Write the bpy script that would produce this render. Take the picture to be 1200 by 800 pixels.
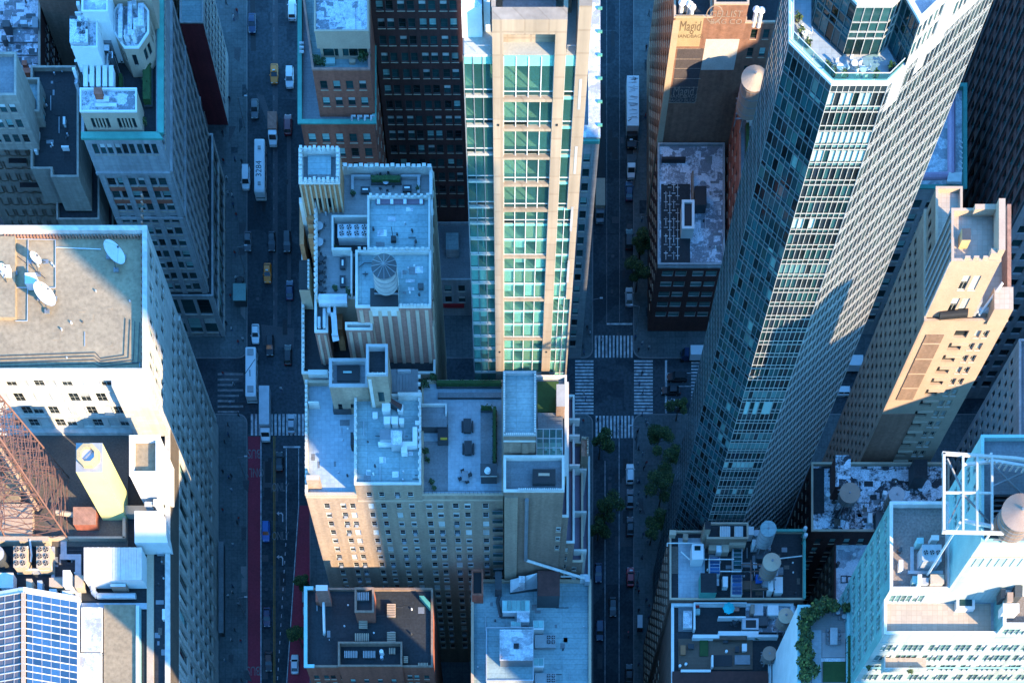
import bpy, math, random
from mathutils import Vector
random.seed(7)
R = math.radians
for o in list(bpy.data.objects): bpy.data.objects.remove(o)
SC = bpy.context.scene
COL = SC.collection
# ---------------------------------------------------------------- camera, sky, sun, exposure
H = 320.0                      # camera height above the street, metres
F = 1520.0                     # focal length in photograph pixels
U0, V0 = 592.0, 1450.0         # point straight below the camera
cam = bpy.data.cameras.new('camera'); co = bpy.data.objects.new('camera', cam); COL.objects.link(co)
co.location = (0, 0, H)
cam.sensor_width = 36.0; cam.lens = F/1200*36.0
cam.shift_x = (600-U0)/1200; cam.shift_y = (V0-400)/1200
cam.clip_start = 1.0; cam.clip_end = 9000
SC.camera = co
AZ = math.atan2(-0.665, 0.747)          # direction to the sun on the ground plane
EL = R(25)
TOSUN = Vector((math.cos(AZ)*math.cos(EL), math.sin(AZ)*math.cos(EL), math.sin(EL)))
sun = bpy.data.lights.new('sun', 'SUN'); so = bpy.data.objects.new('sun', sun); COL.objects.link(so)
sun.energy = 2.3; sun.angle = R(0.5); sun.color = (1.0, 0.78, 0.49)
so.rotation_euler = (-TOSUN).to_track_quat('-Z', 'Y').to_euler()
w = bpy.data.worlds.new('World'); SC.world = w; w.use_nodes = True
nt = w.node_tree; nt.nodes.clear()
SAT = 1.0; TINT = (0.35, 0.89, 1.24, 1)
sky = nt.nodes.new('ShaderNodeTexSky'); sky.sky_type = 'NISHITA'; sky.sun_disc = False
sky.sun_elevation = EL; sky.sun_rotation = math.atan2(TOSUN.x, TOSUN.y)
sky.ozone_density = 3.0; sky.dust_density = 0.3; sky.air_density = 1.0
tint = nt.nodes.new('ShaderNodeMix'); tint.data_type = 'RGBA'; tint.blend_type = 'MULTIPLY'; tint.inputs[0].default_value = 1.0
tint.inputs[7].default_value = TINT
bg = nt.nodes.new('ShaderNodeBackground'); bg.inputs[1].default_value = 0.145
wo = nt.nodes.new('ShaderNodeOutputWorld')
hs = nt.nodes.new('ShaderNodeHueSaturation'); hs.inputs['Saturation'].default_value = SAT
nt.links.new(sky.outputs[0], hs.inputs['Color']); nt.links.new(hs.outputs[0], tint.inputs[6]); nt.links.new(tint.outputs[2], bg.inputs[0]); nt.links.new(bg.outputs[0], wo.inputs[0])
SC.view_settings.view_transform = 'Standard'; SC.view_settings.look = 'None'
SC.view_settings.gamma = 1.0; SC.view_settings.use_curve_mapping = False
SC.view_settings.exposure = 2.5
SC.cycles.max_bounces = 6; SC.cycles.diffuse_bounces = 1; SC.cycles.glossy_bounces = 3; SC.cycles.transparent_max_bounces = 8
# ---------------------------------------------------------------- measuring
def PX(u, z): return (u-U0)*(H-z)/F
def PY(v, z): return (V0-v)*(H-z)/F
def pt(u, v, z): return (PX(u, z), PY(v, z), z)
def bx(u0, v0, u1, v1, z): return (PX(u0, z), PY(v1, z), PX(u1, z), PY(v0, z))
def proj(p):
    s = F/(H-p[2]); return U0+p[0]*s, V0-p[1]*s
# ---------------------------------------------------------------- materials
MATS = {}
def mat(name, c1=None, c2=None, scale=0.25, rough=0.85, metal=0.0, pattern=None, p=(1, 1), pc=None, fine=0.12, rnd=0.0, bump=0.0, spec=0.4, isl=False, contrast=0.5, emit=0):
    if name in MATS: return MATS[name]
    m = bpy.data.materials.new(name); m.use_nodes = True; MATS[name] = m
    t = m.node_tree; N = t.nodes; L = t.links
    bs = N['Principled BSDF']; bs.inputs['Roughness'].default_value = rough; bs.inputs['Metallic'].default_value = metal
    bs.inputs['Specular IOR Level'].default_value = spec
    c2 = c2 or tuple(x*0.72 for x in c1)
    tc = N.new('ShaderNodeTexCoord'); geo = N.new('ShaderNodeNewGeometry')
    def noise(sc, det=4):
        n = N.new('ShaderNodeTexNoise'); n.inputs['Scale'].default_value = sc; n.inputs['Detail'].default_value = det
        L.new(tc.outputs['Object'], n.inputs['Vector']); return n
    def mix(fac, a, b, mode='MIX'):
        x = N.new('ShaderNodeMix'); x.data_type = 'RGBA'; x.blend_type = mode
        for i, s in ((0, fac), (6, a), (7, b)):
            if hasattr(s, 'is_output'): L.new(s, x.inputs[i])
            elif i == 0: x.inputs[0].default_value = s
            else: x.inputs[i].default_value = (*s, 1)
        return x.outputs[2]
    def ramp(s, lo, hi):
        r = N.new('ShaderNodeMapRange'); r.inputs[1].default_value = lo; r.inputs[2].default_value = hi
        L.new(s, r.inputs[0]); return r.outputs[0]
    n1 = noise(scale, 6)
    if contrast > 0.8:
        n0 = noise(scale*2.6, 10); n0.inputs['Roughness'].default_value = 0.75
        vo = N.new('ShaderNodeTexVoronoi'); vo.distance = 'CHEBYCHEV'; vo.inputs['Scale'].default_value = scale*1.1; vo.inputs['Randomness'].default_value = 0.75; L.new(tc.outputs['Object'], vo.inputs['Vector'])
        sv = N.new('ShaderNodeSeparateColor'); L.new(vo.outputs['Color'], sv.inputs[0])
        av = N.new('ShaderNodeMath'); av.operation = 'MULTIPLY_ADD'; L.new(sv.outputs[0], av.inputs[0]); av.inputs[1].default_value = 0.32; L.new(n0.outputs[0], av.inputs[2])
        sb = N.new('ShaderNodeMath'); sb.operation = 'SUBTRACT'; L.new(av.outputs[0], sb.inputs[0]); sb.inputs[1].default_value = 0.16; n1 = sb
    col = mix(ramp(n1.outputs[0], 0.5-0.11/contrast, 0.5+0.11/contrast), c1, c2)
    n2 = noise(scale*14, 3)
    g = ramp(n2.outputs[0], 0.25, 0.75)
    f = N.new('ShaderNodeMapRange'); L.new(g, f.inputs[0]); f.inputs[3].default_value = 1-fine; f.inputs[4].default_value = 1+fine
    cb = N.new('ShaderNodeCombineColor')
    for i in range(3): L.new(f.outputs[0], cb.inputs[i])
    col = mix(1.0, col, cb.outputs[0], 'MULTIPLY')
    if pattern in ('brick', 'block'):       # rain streaks and soot on walls
        mp = N.new('ShaderNodeMapping'); mp.inputs['Scale'].default_value = (0.9, 0.9, 0.05); L.new(tc.outputs['Object'], mp.inputs['Vector'])
        ns = N.new('ShaderNodeTexNoise'); ns.inputs['Scale'].default_value = 1.0; ns.inputs['Detail'].default_value = 5; L.new(mp.outputs[0], ns.inputs['Vector'])
        sr = N.new('ShaderNodeMapRange'); sr.inputs[1].default_value = 0.3; sr.inputs[2].default_value = 0.7; sr.inputs[3].default_value = 0.80; sr.inputs[4].default_value = 1.1; L.new(ns.outputs[0], sr.inputs[0])
        cs = N.new('ShaderNodeCombineColor')
        for i in range(3): L.new(sr.outputs[0], cs.inputs[i])
        col = mix(1.0, col, cs.outputs[0], 'MULTIPLY')
    height = None
    if pattern:
        sp = N.new('ShaderNodeSeparateXYZ'); L.new(tc.outputs['Object'], sp.inputs[0])
        cv = N.new('ShaderNodeCombineXYZ')
        if pattern in ('brick', 'block'):
            ad = N.new('ShaderNodeMath'); ad.operation = 'ADD'; L.new(sp.outputs[0], ad.inputs[0]); L.new(sp.outputs[1], ad.inputs[1])
            L.new(ad.outputs[0], cv.inputs[0]); L.new(sp.outputs[2], cv.inputs[1])
        else:
            L.new(sp.outputs[0], cv.inputs[0]); L.new(sp.outputs[1], cv.inputs[1])
        br = N.new('ShaderNodeTexBrick'); L.new(cv.outputs[0], br.inputs['Vector'])
        br.inputs['Scale'].default_value = 1.0; br.inputs['Brick Width'].default_value = p[0]; br.inputs['Row Height'].default_value = p[1]
        br.inputs['Mortar Size'].default_value = min(p)*(0.05 if pattern != 'seam' else 0.04); br.inputs['Mortar Smooth'].default_value = 0.3
        br.offset = 0.5 if pattern == 'brick' else 0.0
        br.inputs['Color1'].default_value = (1.0, 1.0, 1.0, 1); br.inputs['Color2'].default_value = (0.86, 0.86, 0.86, 1)
        br.inputs['Mortar'].default_value = (*(pc or (0.7, 0.7, 0.7)), 1)
        col = mix(1.0, col, br.outputs['Color'], 'MULTIPLY'); height = br.outputs['Fac']
    if rnd:
        oi = N.new('ShaderNodeObjectInfo'); ad = N.new('ShaderNodeMath'); ad.operation = 'ADD'
        L.new(oi.outputs['Random'], ad.inputs[0]); L.new(geo.outputs['Random Per Island'], ad.inputs[1])
        fr = N.new('ShaderNodeMath'); fr.operation = 'FRACT'; L.new(ad.outputs[0], fr.inputs[0])
        f2 = N.new('ShaderNodeMapRange'); L.new(fr.outputs[0], f2.inputs[0]); f2.inputs[3].default_value = 1-rnd; f2.inputs[4].default_value = 1+rnd
        cb2 = N.new('ShaderNodeCombineColor')
        for i in range(3): L.new(f2.outputs[0], cb2.inputs[i])
        col = mix(1.0, col, cb2.outputs[0], 'MULTIPLY')
    L.new(col, bs.inputs['Base Color'])
    if bump or height is not None:
        b = N.new('ShaderNodeBump'); b.inputs['Strength'].default_value = 0.4 if not bump else bump; b.inputs['Distance'].default_value = 0.02
        if height is not None:
            iv = N.new('ShaderNodeMath'); iv.operation = 'SUBTRACT'; iv.inputs[0].default_value = 1.0; L.new(height, iv.inputs[1]); L.new(iv.outputs[0], b.inputs['Height'])
        else: L.new(n2.outputs[0], b.inputs['Height'])
        L.new(b.outputs[0], bs.inputs['Normal'])
    return m
def glassmat(name, col, rough=0.06, trans=0.0, rnd=0.5, spec=0.5):
    if name in MATS: return MATS[name]
    m = mat(name, col, tuple(x*0.8 for x in col), scale=0.6, rough=rough, rnd=rnd, fine=0.05, spec=spec)
    if trans:
        t = m.node_tree; N = t.nodes; L = t.links
        tb = N.new('ShaderNodeBsdfTransparent'); tb.inputs[0].default_value = (0.52, 0.84, 0.78, 1)
        mx = N.new('ShaderNodeMixShader'); mx.inputs[0].default_value = 1-trans
        L.new(tb.outputs[0], mx.inputs[1]); L.new(N['Principled BSDF'].outputs[0], mx.inputs[2])
        L.new(mx.outputs[0], N['Material Output'].inputs[0])
    return m
# colours of the real materials
mat('asphalt', (0.044, 0.056, 0.064), (0.022, 0.031, 0.038), scale=0.11, rough=0.92, fine=0.4, contrast=0.9)
mat('asphalt_patch', (0.075, 0.075, 0.078), (0.055, 0.055, 0.06), scale=0.3, fine=0.3)
mat('asphalt_dark', (0.032, 0.032, 0.034), (0.024, 0.024, 0.026), scale=0.2, fine=0.2)
mat('pavement', (0.125, 0.145, 0.145), (0.075, 0.088, 0.09), scale=0.12, pattern='tile', p=(1.5, 1.5), pc=(0.75, 0.75, 0.75), fine=0.25)
mat('kerb', (0.22, 0.21, 0.2))
mat('paint_white', (0.60, 0.61, 0.60), (0.24, 0.25, 0.26), scale=0.9, fine=0.4, contrast=0.75)
mat('paint_worn', (0.24, 0.24, 0.23), (0.09, 0.09, 0.09), scale=1.0, fine=0.4)
mat('paint_yellow', (0.42, 0.22, 0.03), (0.22, 0.13, 0.04), scale=1.0, fine=0.3)
mat('paint_red', (0.34, 0.032, 0.055), (0.24, 0.026, 0.042), scale=0.15, fine=0.2)
mat('limestone', (0.72, 0.67, 0.60), (0.58, 0.54, 0.48), scale=0.08, pattern='block', p=(2.2, 0.9), pc=(0.86, 0.84, 0.8), fine=0.06)
mat('limestone_grey', (0.44, 0.43, 0.42), (0.33, 0.32, 0.315), scale=0.1, pattern='block', p=(1.6, 0.8), pc=(0.8, 0.8, 0.8), fine=0.1)
mat('tan_stone', (0.44, 0.38, 0.31), (0.33, 0.28, 0.23), scale=0.1, pattern='block', p=(1.6, 0.7), pc=(0.82, 0.8, 0.8), fine=0.1)
mat('beige_panel', (0.40, 0.305, 0.22), (0.34, 0.26, 0.185), scale=0.1, pattern='block', p=(3.3, 3.46), pc=(0.82, 0.8, 0.78), fine=0.03)
mat('cream', (0.53, 0.375, 0.265), (0.44, 0.31, 0.22), scale=0.3, fine=0.08)
mat('white_render', (0.78, 0.77, 0.74), (0.66, 0.65, 0.62), scale=0.35, fine=0.06)
mat('white_green', (0.47, 0.515, 0.48), (0.41, 0.455, 0.425), scale=0.12, pattern='block', p=(1.5, 3.1), pc=(0.80, 0.84, 0.82), fine=0.03)
mat('brick_brown', (0.46, 0.335, 0.235), (0.36, 0.26, 0.185), scale=0.13, pattern='brick', p=(0.5, 0.16), fine=0.14)
mat('brick_dull', (0.34, 0.225, 0.16), (0.25, 0.165, 0.12), scale=0.13, pattern='brick', p=(0.5, 0.16), fine=0.14)
mat('brick_red', (0.46, 0.14, 0.085), (0.33, 0.10, 0.06), scale=0.13, pattern='brick', p=(0.5, 0.16), fine=0.16)
mat('brick_rose', (0.48, 0.225, 0.17), (0.39, 0.18, 0.135), scale=0.13, pattern='brick', p=(0.5, 0.16), fine=0.14)
mat('brick_pink', (0.46, 0.235, 0.155), (0.34, 0.175, 0.12), scale=0.10, pattern='brick', p=(0.5, 0.16), fine=0.14)
mat('brick_dark', (0.13, 0.05, 0.042), (0.09, 0.036, 0.03), scale=0.12, pattern='brick', p=(0.5, 0.16), fine=0.15)
mat('brick_orange', (0.62, 0.27, 0.12), (0.5, 0.21, 0.1), scale=0.2, pattern='brick', p=(0.5, 0.16), fine=0.14)
mat('stone_beige', (0.54, 0.41, 0.29), (0.44, 0.33, 0.235), scale=0.2, fine=0.08)
mat('stone_white', (0.66, 0.62, 0.56), (0.52, 0.48, 0.43), scale=0.5, fine=0.1)
mat('roof_light', (0.36, 0.45, 0.44), (0.18, 0.26, 0.27), scale=0.14, fine=0.16, pattern='seam', p=(6.0, 1.1), pc=(0.66, 0.66, 0.66), contrast=0.5)
mat('roof_tile', (0.41, 0.46, 0.49), (0.31, 0.36, 0.38), scale=0.12, fine=0.12, pattern='tile', p=(0.8, 0.8), pc=(0.80, 0.80, 0.80))
mat('roof_tile_cream', (0.52, 0.415, 0.325), (0.45, 0.36, 0.28), scale=0.12, fine=0.05, pattern='tile', p=(0.9, 0.9), pc=(0.82, 0.80, 0.78))
mat('roof_mid', (0.23, 0.235, 0.24), (0.15, 0.155, 0.16), scale=0.2, fine=0.18, pattern='seam', p=(7.0, 1.2), pc=(0.8, 0.8, 0.8))
mat('roof_tar', (0.030, 0.033, 0.036), (0.021, 0.024, 0.027), scale=0.15, fine=0.3, pattern='seam', p=(8.0, 1.0), pc=(0.75, 0.75, 0.75))
mat('roof_gravel', (0.37, 0.275, 0.165), (0.275, 0.205, 0.125), scale=0.10, fine=0.22, bump=0.3)
mat('roof_brown', (0.13, 0.105, 0.082), (0.09, 0.073, 0.06), scale=0.2, fine=0.25)
mat('roof_patchy', (0.62, 0.63, 0.66), (0.035, 0.035, 0.04), scale=0.42, fine=0.5, contrast=1.3)
mat('roof_white', (0.68, 0.68, 0.69), (0.34, 0.34, 0.36), scale=0.4, fine=0.25, contrast=0.9)
mat('roof_stain', (0.60, 0.60, 0.64), (0.20, 0.20, 0.22), scale=0.5, fine=0.4, contrast=1.35)
mat('deck_grey', (0.30, 0.285, 0.275), (0.24, 0.23, 0.22), scale=0.2, fine=0.1, pattern='seam', p=(4.0, 0.35), pc=(0.7, 0.7, 0.7))
mat('deck_wood', (0.16, 0.105, 0.075), (0.115, 0.075, 0.055), scale=0.2, fine=0.1, pattern='seam', p=(4.0, 0.35), pc=(0.65, 0.65, 0.65))
mat('purple_deck', (0.22, 0.15, 0.19), (0.17, 0.12, 0.15), scale=0.4)
mat('copper', (0.10, 0.36, 0.28), (0.07, 0.26, 0.21), scale=0.5, fine=0.12)
mat('teal_trim', (0.33, 0.60, 0.58), (0.27, 0.5, 0.49), scale=0.4, rough=0.5)
mat('steel_white', (0.72, 0.70, 0.66), (0.6, 0.57, 0.52), scale=0.8, rough=0.5)
mat('steel_grey', (0.26, 0.27, 0.28), (0.19, 0.2, 0.21), scale=0.8, rough=0.5, metal=0.2)
mat('galv', (0.55, 0.56, 0.57), (0.42, 0.43, 0.44), scale=0.7, rough=0.45, metal=0.3)
mat('rust_red', (0.23, 0.115, 0.085), (0.16, 0.08, 0.06), scale=1.0)
mat('wood_tank', (0.33, 0.22, 0.16), (0.25, 0.165, 0.12), scale=0.5, pattern='block', p=(0.18, 30), pc=(0.7, 0.7, 0.7))
mat('tank_top', (0.36, 0.25, 0.19), (0.30, 0.2, 0.15), scale=0.6)
mat('tank_grey', (0.40, 0.39, 0.38), (0.31, 0.30, 0.30), scale=0.6)
mat('metal_black', (0.025, 0.026, 0.028), rough=0.6)
mat('metal_dark', (0.07, 0.075, 0.08), rough=0.6)
mat('stucco_yellow', (0.70, 0.66, 0.30), (0.62, 0.58, 0.25), scale=0.25, fine=0.05)
mat('ochre', (0.60, 0.42, 0.20), (0.52, 0.36, 0.17), scale=0.5)
mat('panel_blue', (0.03, 0.10, 0.225), rough=0.25, rnd=0.35, spec=0.4)
mat('panel_reflect_brown', (0.16, 0.11, 0.09), rough=0.15, rnd=0.5, spec=0.8)  # skylight west slope: brown reflection put into the glass colour
mat('grass', (0.035, 0.085, 0.022), (0.025, 0.06, 0.016), scale=1.2, fine=0.35)
mat('leaf', (0.034, 0.068, 0.018), (0.02, 0.045, 0.013), scale=0.5, rnd=0.45, rough=0.7)
mat('leaf_light', (0.12, 0.145, 0.03), (0.08, 0.11, 0.025), scale=0.5, rnd=0.45, rough=0.7)
mat('bark', (0.10, 0.075, 0.055), fine=0.3)
mat('frame_white', (0.72, 0.72, 0.70), (0.62, 0.62, 0.6), rough=0.6)
mat('frame_dark', (0.09, 0.095, 0.10), rough=0.5)
mat('frame_cream', (0.74, 0.72, 0.62), (0.68, 0.66, 0.56), rough=0.6)
mat('blind', (0.62, 0.64, 0.60), (0.52, 0.53, 0.5), rnd=0.3, rough=0.8)
mat('curtain_teal', (0.30, 0.52, 0.48), rnd=0.3, rough=0.7)
glassmat('glass', (0.018, 0.026, 0.030))
glassmat('glass_teal', (0.018, 0.060, 0.060), rnd=0.8, spec=0.4)
glassmat('glass_blue', (0.008, 0.040, 0.048), rnd=0.95, spec=0.35)
glassmat('glass_clear', (0.075, 0.27, 0.24), trans=0.74, rnd=0.35)
mat('spandrel', (0.20, 0.56, 0.46), (0.17, 0.49, 0.40), rough=0.25, rnd=0.1)
mat('panel_teal', (0.38, 0.54, 0.49), (0.32, 0.47, 0.43), rough=0.3, rnd=0.12)
mat('floor_room', (0.46, 0.44, 0.38), (0.38, 0.36, 0.31), rough=0.6)
mat('wall_room', (0.55, 0.54, 0.50), rough=0.8)
for n, c in dict(white=(0.78, 0.78, 0.78), silver=(0.42, 0.43, 0.45), black=(0.018, 0.018, 0.02), grey=(0.12, 0.125, 0.13), yellow=(0.85, 0.22, 0.008), red=(0.42, 0.015, 0.02), blue=(0.02, 0.12, 0.42), navy=(0.02, 0.04, 0.10), maroon=(0.16, 0.02, 0.03)).items():
    mat('car_'+n, c, tuple(x*0.92 for x in c), rough=0.3, spec=0.6, fine=0.02)
mat('tyre', (0.02, 0.02, 0.02)); mat('rim', (0.4, 0.4, 0.4), rough=0.4, metal=0.6)
mat('lamp_red', (0.45, 0.02, 0.02), rough=0.3); mat('lamp_clear', (0.75, 0.75, 0.7), rough=0.2)
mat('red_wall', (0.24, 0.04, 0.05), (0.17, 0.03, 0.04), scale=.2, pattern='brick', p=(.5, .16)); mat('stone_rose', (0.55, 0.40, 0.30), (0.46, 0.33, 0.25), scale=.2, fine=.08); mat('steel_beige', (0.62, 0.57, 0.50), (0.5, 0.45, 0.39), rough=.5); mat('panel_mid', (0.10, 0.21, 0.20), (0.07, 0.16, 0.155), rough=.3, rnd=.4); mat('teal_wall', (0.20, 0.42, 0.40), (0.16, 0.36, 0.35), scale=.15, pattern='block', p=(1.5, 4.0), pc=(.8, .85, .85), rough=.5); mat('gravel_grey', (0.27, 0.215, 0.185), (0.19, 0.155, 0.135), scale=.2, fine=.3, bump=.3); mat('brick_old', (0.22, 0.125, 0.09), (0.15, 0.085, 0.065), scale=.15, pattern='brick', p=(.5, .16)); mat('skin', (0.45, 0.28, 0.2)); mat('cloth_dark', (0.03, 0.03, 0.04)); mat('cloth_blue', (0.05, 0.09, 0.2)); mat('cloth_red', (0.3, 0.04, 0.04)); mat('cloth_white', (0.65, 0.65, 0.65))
mat('umbrella_teal', (0.02, 0.52, 0.55)); mat('cushion_dark', (0.05, 0.055, 0.06)); mat('terracotta', (0.42, 0.17, 0.08)); mat('bamboo', (0.5, 0.4, 0.25))
mat('gold', (0.6, 0.33, 0.03)); mat('glow_white', (0.8, 0.8, 0.78))
# ---------------------------------------------------------------- mesh collector
OFF = {}
class M:
    def __init__(s): s.v = []; s.f = []; s.m = []; s.mats = []
    def mi(s, n):
        if n not in s.mats: s.mats.append(n)
        return s.mats.index(n)
    def poly(s, pts, n):
        b = len(s.v); s.v += [tuple(p) for p in pts]; s.f.append(tuple(range(b, b+len(pts)))); s.m.append(s.mi(n))
    def box(s, x0, y0, z0, x1, y1, z1, n, top=None, bottom=False):
        a, b, c, d = (x0, y0), (x1, y0), (x1, y1), (x0, y1)
        s.prism([a, b, c, d], z0, z1, n, top, bottom)
    def prism(s, pts, z0, z1, n, top=None, bottom=False):
        b = len(s.v); k = len(pts)
        s.v += [(p[0], p[1], z0) for p in pts]+[(p[0], p[1], z1) for p in pts]
        for i in range(k):
            j = (i+1) % k; s.f.append((b+i, b+j, b+k+j, b+k+i)); s.m.append(s.mi(n))
        s.f.append(tuple(range(b+k, b+2*k))); s.m.append(s.mi(top or n))
        if bottom: s.f.append(tuple(range(b+k-1, b-1, -1))); s.m.append(s.mi(n))
    def cyl(s, x, y, z0, z1, r0, r1, k, n, top=None, cap=True):
        b = len(s.v)
        for z, r in ((z0, r0), (z1, r1)):
            for i in range(k):
                a = 2*math.pi*i/k; s.v.append((x+r*math.cos(a), y+r*math.sin(a), z))
        for i in range(k):
            j = (i+1) % k; s.f.append((b+i, b+j, b+k+j, b+k+i)); s.m.append(s.mi(n))
        if cap: s.f.append(tuple(range(b+k, b+2*k))); s.m.append(s.mi(top or n))
    def beam(s, p, q, wd, n, ht=None):
        p = Vector(p); q = Vector(q); d = (q-p).normalized()
        a = d.cross(Vector((0, 0, 1)))
        if a.length < 1e-3: a = Vector((1, 0, 0))
        a.normalize(); c = a.cross(d); a *= wd/2; c *= (ht or wd)/2
        b = len(s.v)
        for e in (p, q):
            for f in (-a-c, a-c, a+c, -a+c): s.v.append(tuple(e+f))
        for fc in ((0, 1, 5, 4), (1, 2, 6, 5), (2, 3, 7, 6), (3, 0, 4, 7), (3, 2, 1, 0), (4, 5, 6, 7)):
            s.f.append(tuple(b+i for i in fc)); s.m.append(s.mi(n))
    def rod(s, p, q, r, n, k=8):
        p = Vector(p); q = Vector(q); d = (q-p).normalized()
        a = d.cross(Vector((0, 0, 1)))
        if a.length < 1e-3: a = Vector((1, 0, 0))
        a.normalize(); c = a.cross(d); b = len(s.v)
        for e in (p, q):
            for i in range(k):
                t = 2*math.pi*i/k; s.v.append(tuple(e+a*r*math.cos(t)+c*r*math.sin(t)))
        for i in range(k):
            j = (i+1) % k; s.f.append((b+i, b+j, b+k+j, b+k+i)); s.m.append(s.mi(n))
        s.f.append(tuple(b+i for i in range(k-1, -1, -1))); s.m.append(s.mi(n))
        s.f.append(tuple(b+k+i for i in range(k))); s.m.append(s.mi(n))
    def add(s, o, mtx):
        b = len(s.v); s.v += [tuple(mtx @ Vector(p)) for p in o.v]
        mp = [s.mi(n) for n in o.mats]
        for f, k in zip(o.f, o.m): s.f.append(tuple(b+i for i in f)); s.m.append(mp[k])
    def mesh(s, name, off=(0, 0, 0)):
        me = bpy.data.meshes.new(name)
        me.from_pydata([(x-off[0], y-off[1], z-off[2]) for x, y, z in s.v], [], s.f)
        for n in s.mats: me.materials.append(MATS[n])
        me.polygons.foreach_set('material_index', s.m); me.update(); return me
    def part(s, name, parent, label=None, stuff=False):
        if not s.f: return None
        off = OFF.get(parent.name, (0, 0, 0))
        o = bpy.data.objects.new(name, s.mesh(name, off)); COL.objects.link(o); o.parent = parent
        OFF[o.name] = off
        if label: o['label'] = label
        if stuff: o['kind'] = 'stuff'
        return o
    def thing(s, name, label, cat, base, group=None):
        o = bpy.data.objects.new(name, s.mesh(name, base)); COL.objects.link(o); o.location = base
        o['label'] = label; o['category'] = cat
        if group: o['group'] = group
        OFF[o.name] = tuple(base); return o
    def struct(s, name, kind='structure'):
        o = bpy.data.objects.new(name, s.mesh(name)); COL.objects.link(o); o['kind'] = kind; OFF[o.name] = (0, 0, 0); return o
def thing(name, label, cat, x, y, z=0.0, group=None, rz=0.0):
    o = bpy.data.objects.new(name, None); COL.objects.link(o); o.location = (x, y, z); o.rotation_euler = (0, 0, rz)
    o.empty_display_size = 0.5; o['label'] = label; o['category'] = cat
    if group: o['group'] = group
    OFF[o.name] = (x, y, z); return o
def text_mesh(body, size, mname, name, parent, loc, rot, sx=1.0):
    cu = bpy.data.curves.new('t', 'FONT'); cu.body = body; cu.size = size; cu.align_x = 'CENTER'; cu.align_y = 'CENTER'; cu.resolution_u = 3
    to = bpy.data.objects.new('t', cu); COL.objects.link(to)
    bpy.context.view_layer.update()
    me = bpy.data.meshes.new_from_object(to.evaluated_get(bpy.context.evaluated_depsgraph_get()))
    bpy.data.objects.remove(to); me.materials.clear(); me.materials.append(MATS[mname])
    o = bpy.data.objects.new(name, me); COL.objects.link(o)
    off = OFF.get(parent.name, (0, 0, 0)) if parent else (0, 0, 0)
    o.location = (loc[0]-off[0], loc[1]-off[1], loc[2]-off[2]); o.rotation_euler = rot; o.scale = (sx, 1, 1)
    if parent: o.parent = parent
    return o
def copy_tree(o, parent=None):
    c = o.copy(); COL.objects.link(c)
    if parent: c.parent = parent
    for ch in [x for x in bpy.data.objects if x.parent == o]: copy_tree(ch, c)
    return c
# ---------------------------------------------------------------- windows
WIN = {}
def win_m(style, wd, h, d, var):
    """window in its own frame: x along the wall, y inward, z up; origin at the lower left corner on the wall plane"""
    key = (style, round(wd, 2), round(h, 2), round(d, 2), var)
    if key in WIN: return WIN[key]
    m = M()
    st = STY[style]; fr, gl = st['frame'], st['glass']; t = st.get('t', 0.08); fy = d-0.07
    Q = lambda x0, z0, x1, z1, y, n: m.poly([(x0, y, z0), (x1, y, z0), (x1, y, z1), (x0, y, z1)], n)
    Q(0, 0, wd, h, d, gl)
    if t:
        for x0, z0, x1, z1 in ((0, 0, t, h), (wd-t, 0, wd, h), (t, 0, wd-t, t), (t, h-t, wd-t, h)): Q(x0, z0, x1, z1, fy, fr)
        m.poly([(t, fy, t), (wd-t, fy, t), (wd-t, d, t), (t, d, t)], fr)
    nx, nz = st.get('grid', (1, 2))
    if not t: nx = nz = 1
    b = 0.05
    for i in range(1, nx): Q(wd*i/nx-b/2, t, wd*i/nx+b/2, h-t, fy+0.005, fr)
    for i in range(1, nz):
        z = h*i/nz; Q(t, z-b/2, wd-t, z+b/2, fy+0.002, fr)
    if var == 1: Q(t, h*0.55, wd-t, h-t, d-0.02, 'blind')
    elif var == 2: Q(t, t, wd-t, h-t, d-0.02, 'blind')
    elif var == 3: m.box(wd*0.2, -0.25, t, wd*0.8, fy, t+0.42, 'galv', bottom=True)
    elif var == 4: Q(t, h*0.25, wd-t, h-t, d-0.02, 'curtain_teal')
    if st.get('sill'): m.box(-0.06, -0.12, -0.1, wd+0.06, 0.0, 0.0, st['sill'], bottom=True)
    WIN[key] = m; return m
STY = {
 'dh': dict(frame='frame_white', glass='glass', sill='stone_beige', vars=[0, 0, 0, 1, 1, 2, 3]),
 'dhc': dict(frame='frame_cream', glass='glass', sill='limestone', vars=[0, 1, 1, 2, 2, 2], grid=(2, 2)),
 'dhd': dict(frame='frame_dark', glass='glass_teal', sill='stone_beige', vars=[0, 0, 4, 1]),
 'slot': dict(frame='frame_dark', glass='glass', vars=[0], grid=(1, 1)),
 'wide': dict(frame='frame_white', glass='panel_mid', vars=[0, 0, 0, 1], grid=(1, 2), t=0.07),
 'pane': dict(frame='frame_dark', glass='glass_blue', t=0, vars=[0]),
 'panet': dict(frame='frame_dark', glass='glass_teal', t=0, vars=[0]),
 'panep': dict(frame='frame_dark', glass='panel_teal', t=0, vars=[0]),
 'panem': dict(frame='frame_dark', glass='panel_mid', t=0, vars=[0]),
 'panex': dict(frame='frame_dark', glass='glass', t=0, vars=[0]),
}
def rows(ztop, zbot, fh, h):
    r = []; z = ztop
    while z-h >= zbot: r.append((z-h, z)); z -= fh
    return r[::-1]
def cols(L, n, wd, m0=0.8, m1=0.8):
    p = (L-m0-m1)/n
    return [(m0+p*(i+.5)-wd/2, m0+p*(i+.5)+wd/2) for i in range(n)]
def pairs(L, n, wd, gap, m0=0.8, m1=0.8, k=2):
    p = (L-m0-m1)/n; r = []
    for i in range(n):
        c = m0+p*(i+.5); tot = k*wd+(k-1)*gap
        for j in range(k): a = c-tot/2+j*(wd+gap); r.append((a, a+wd))
    return r
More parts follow.
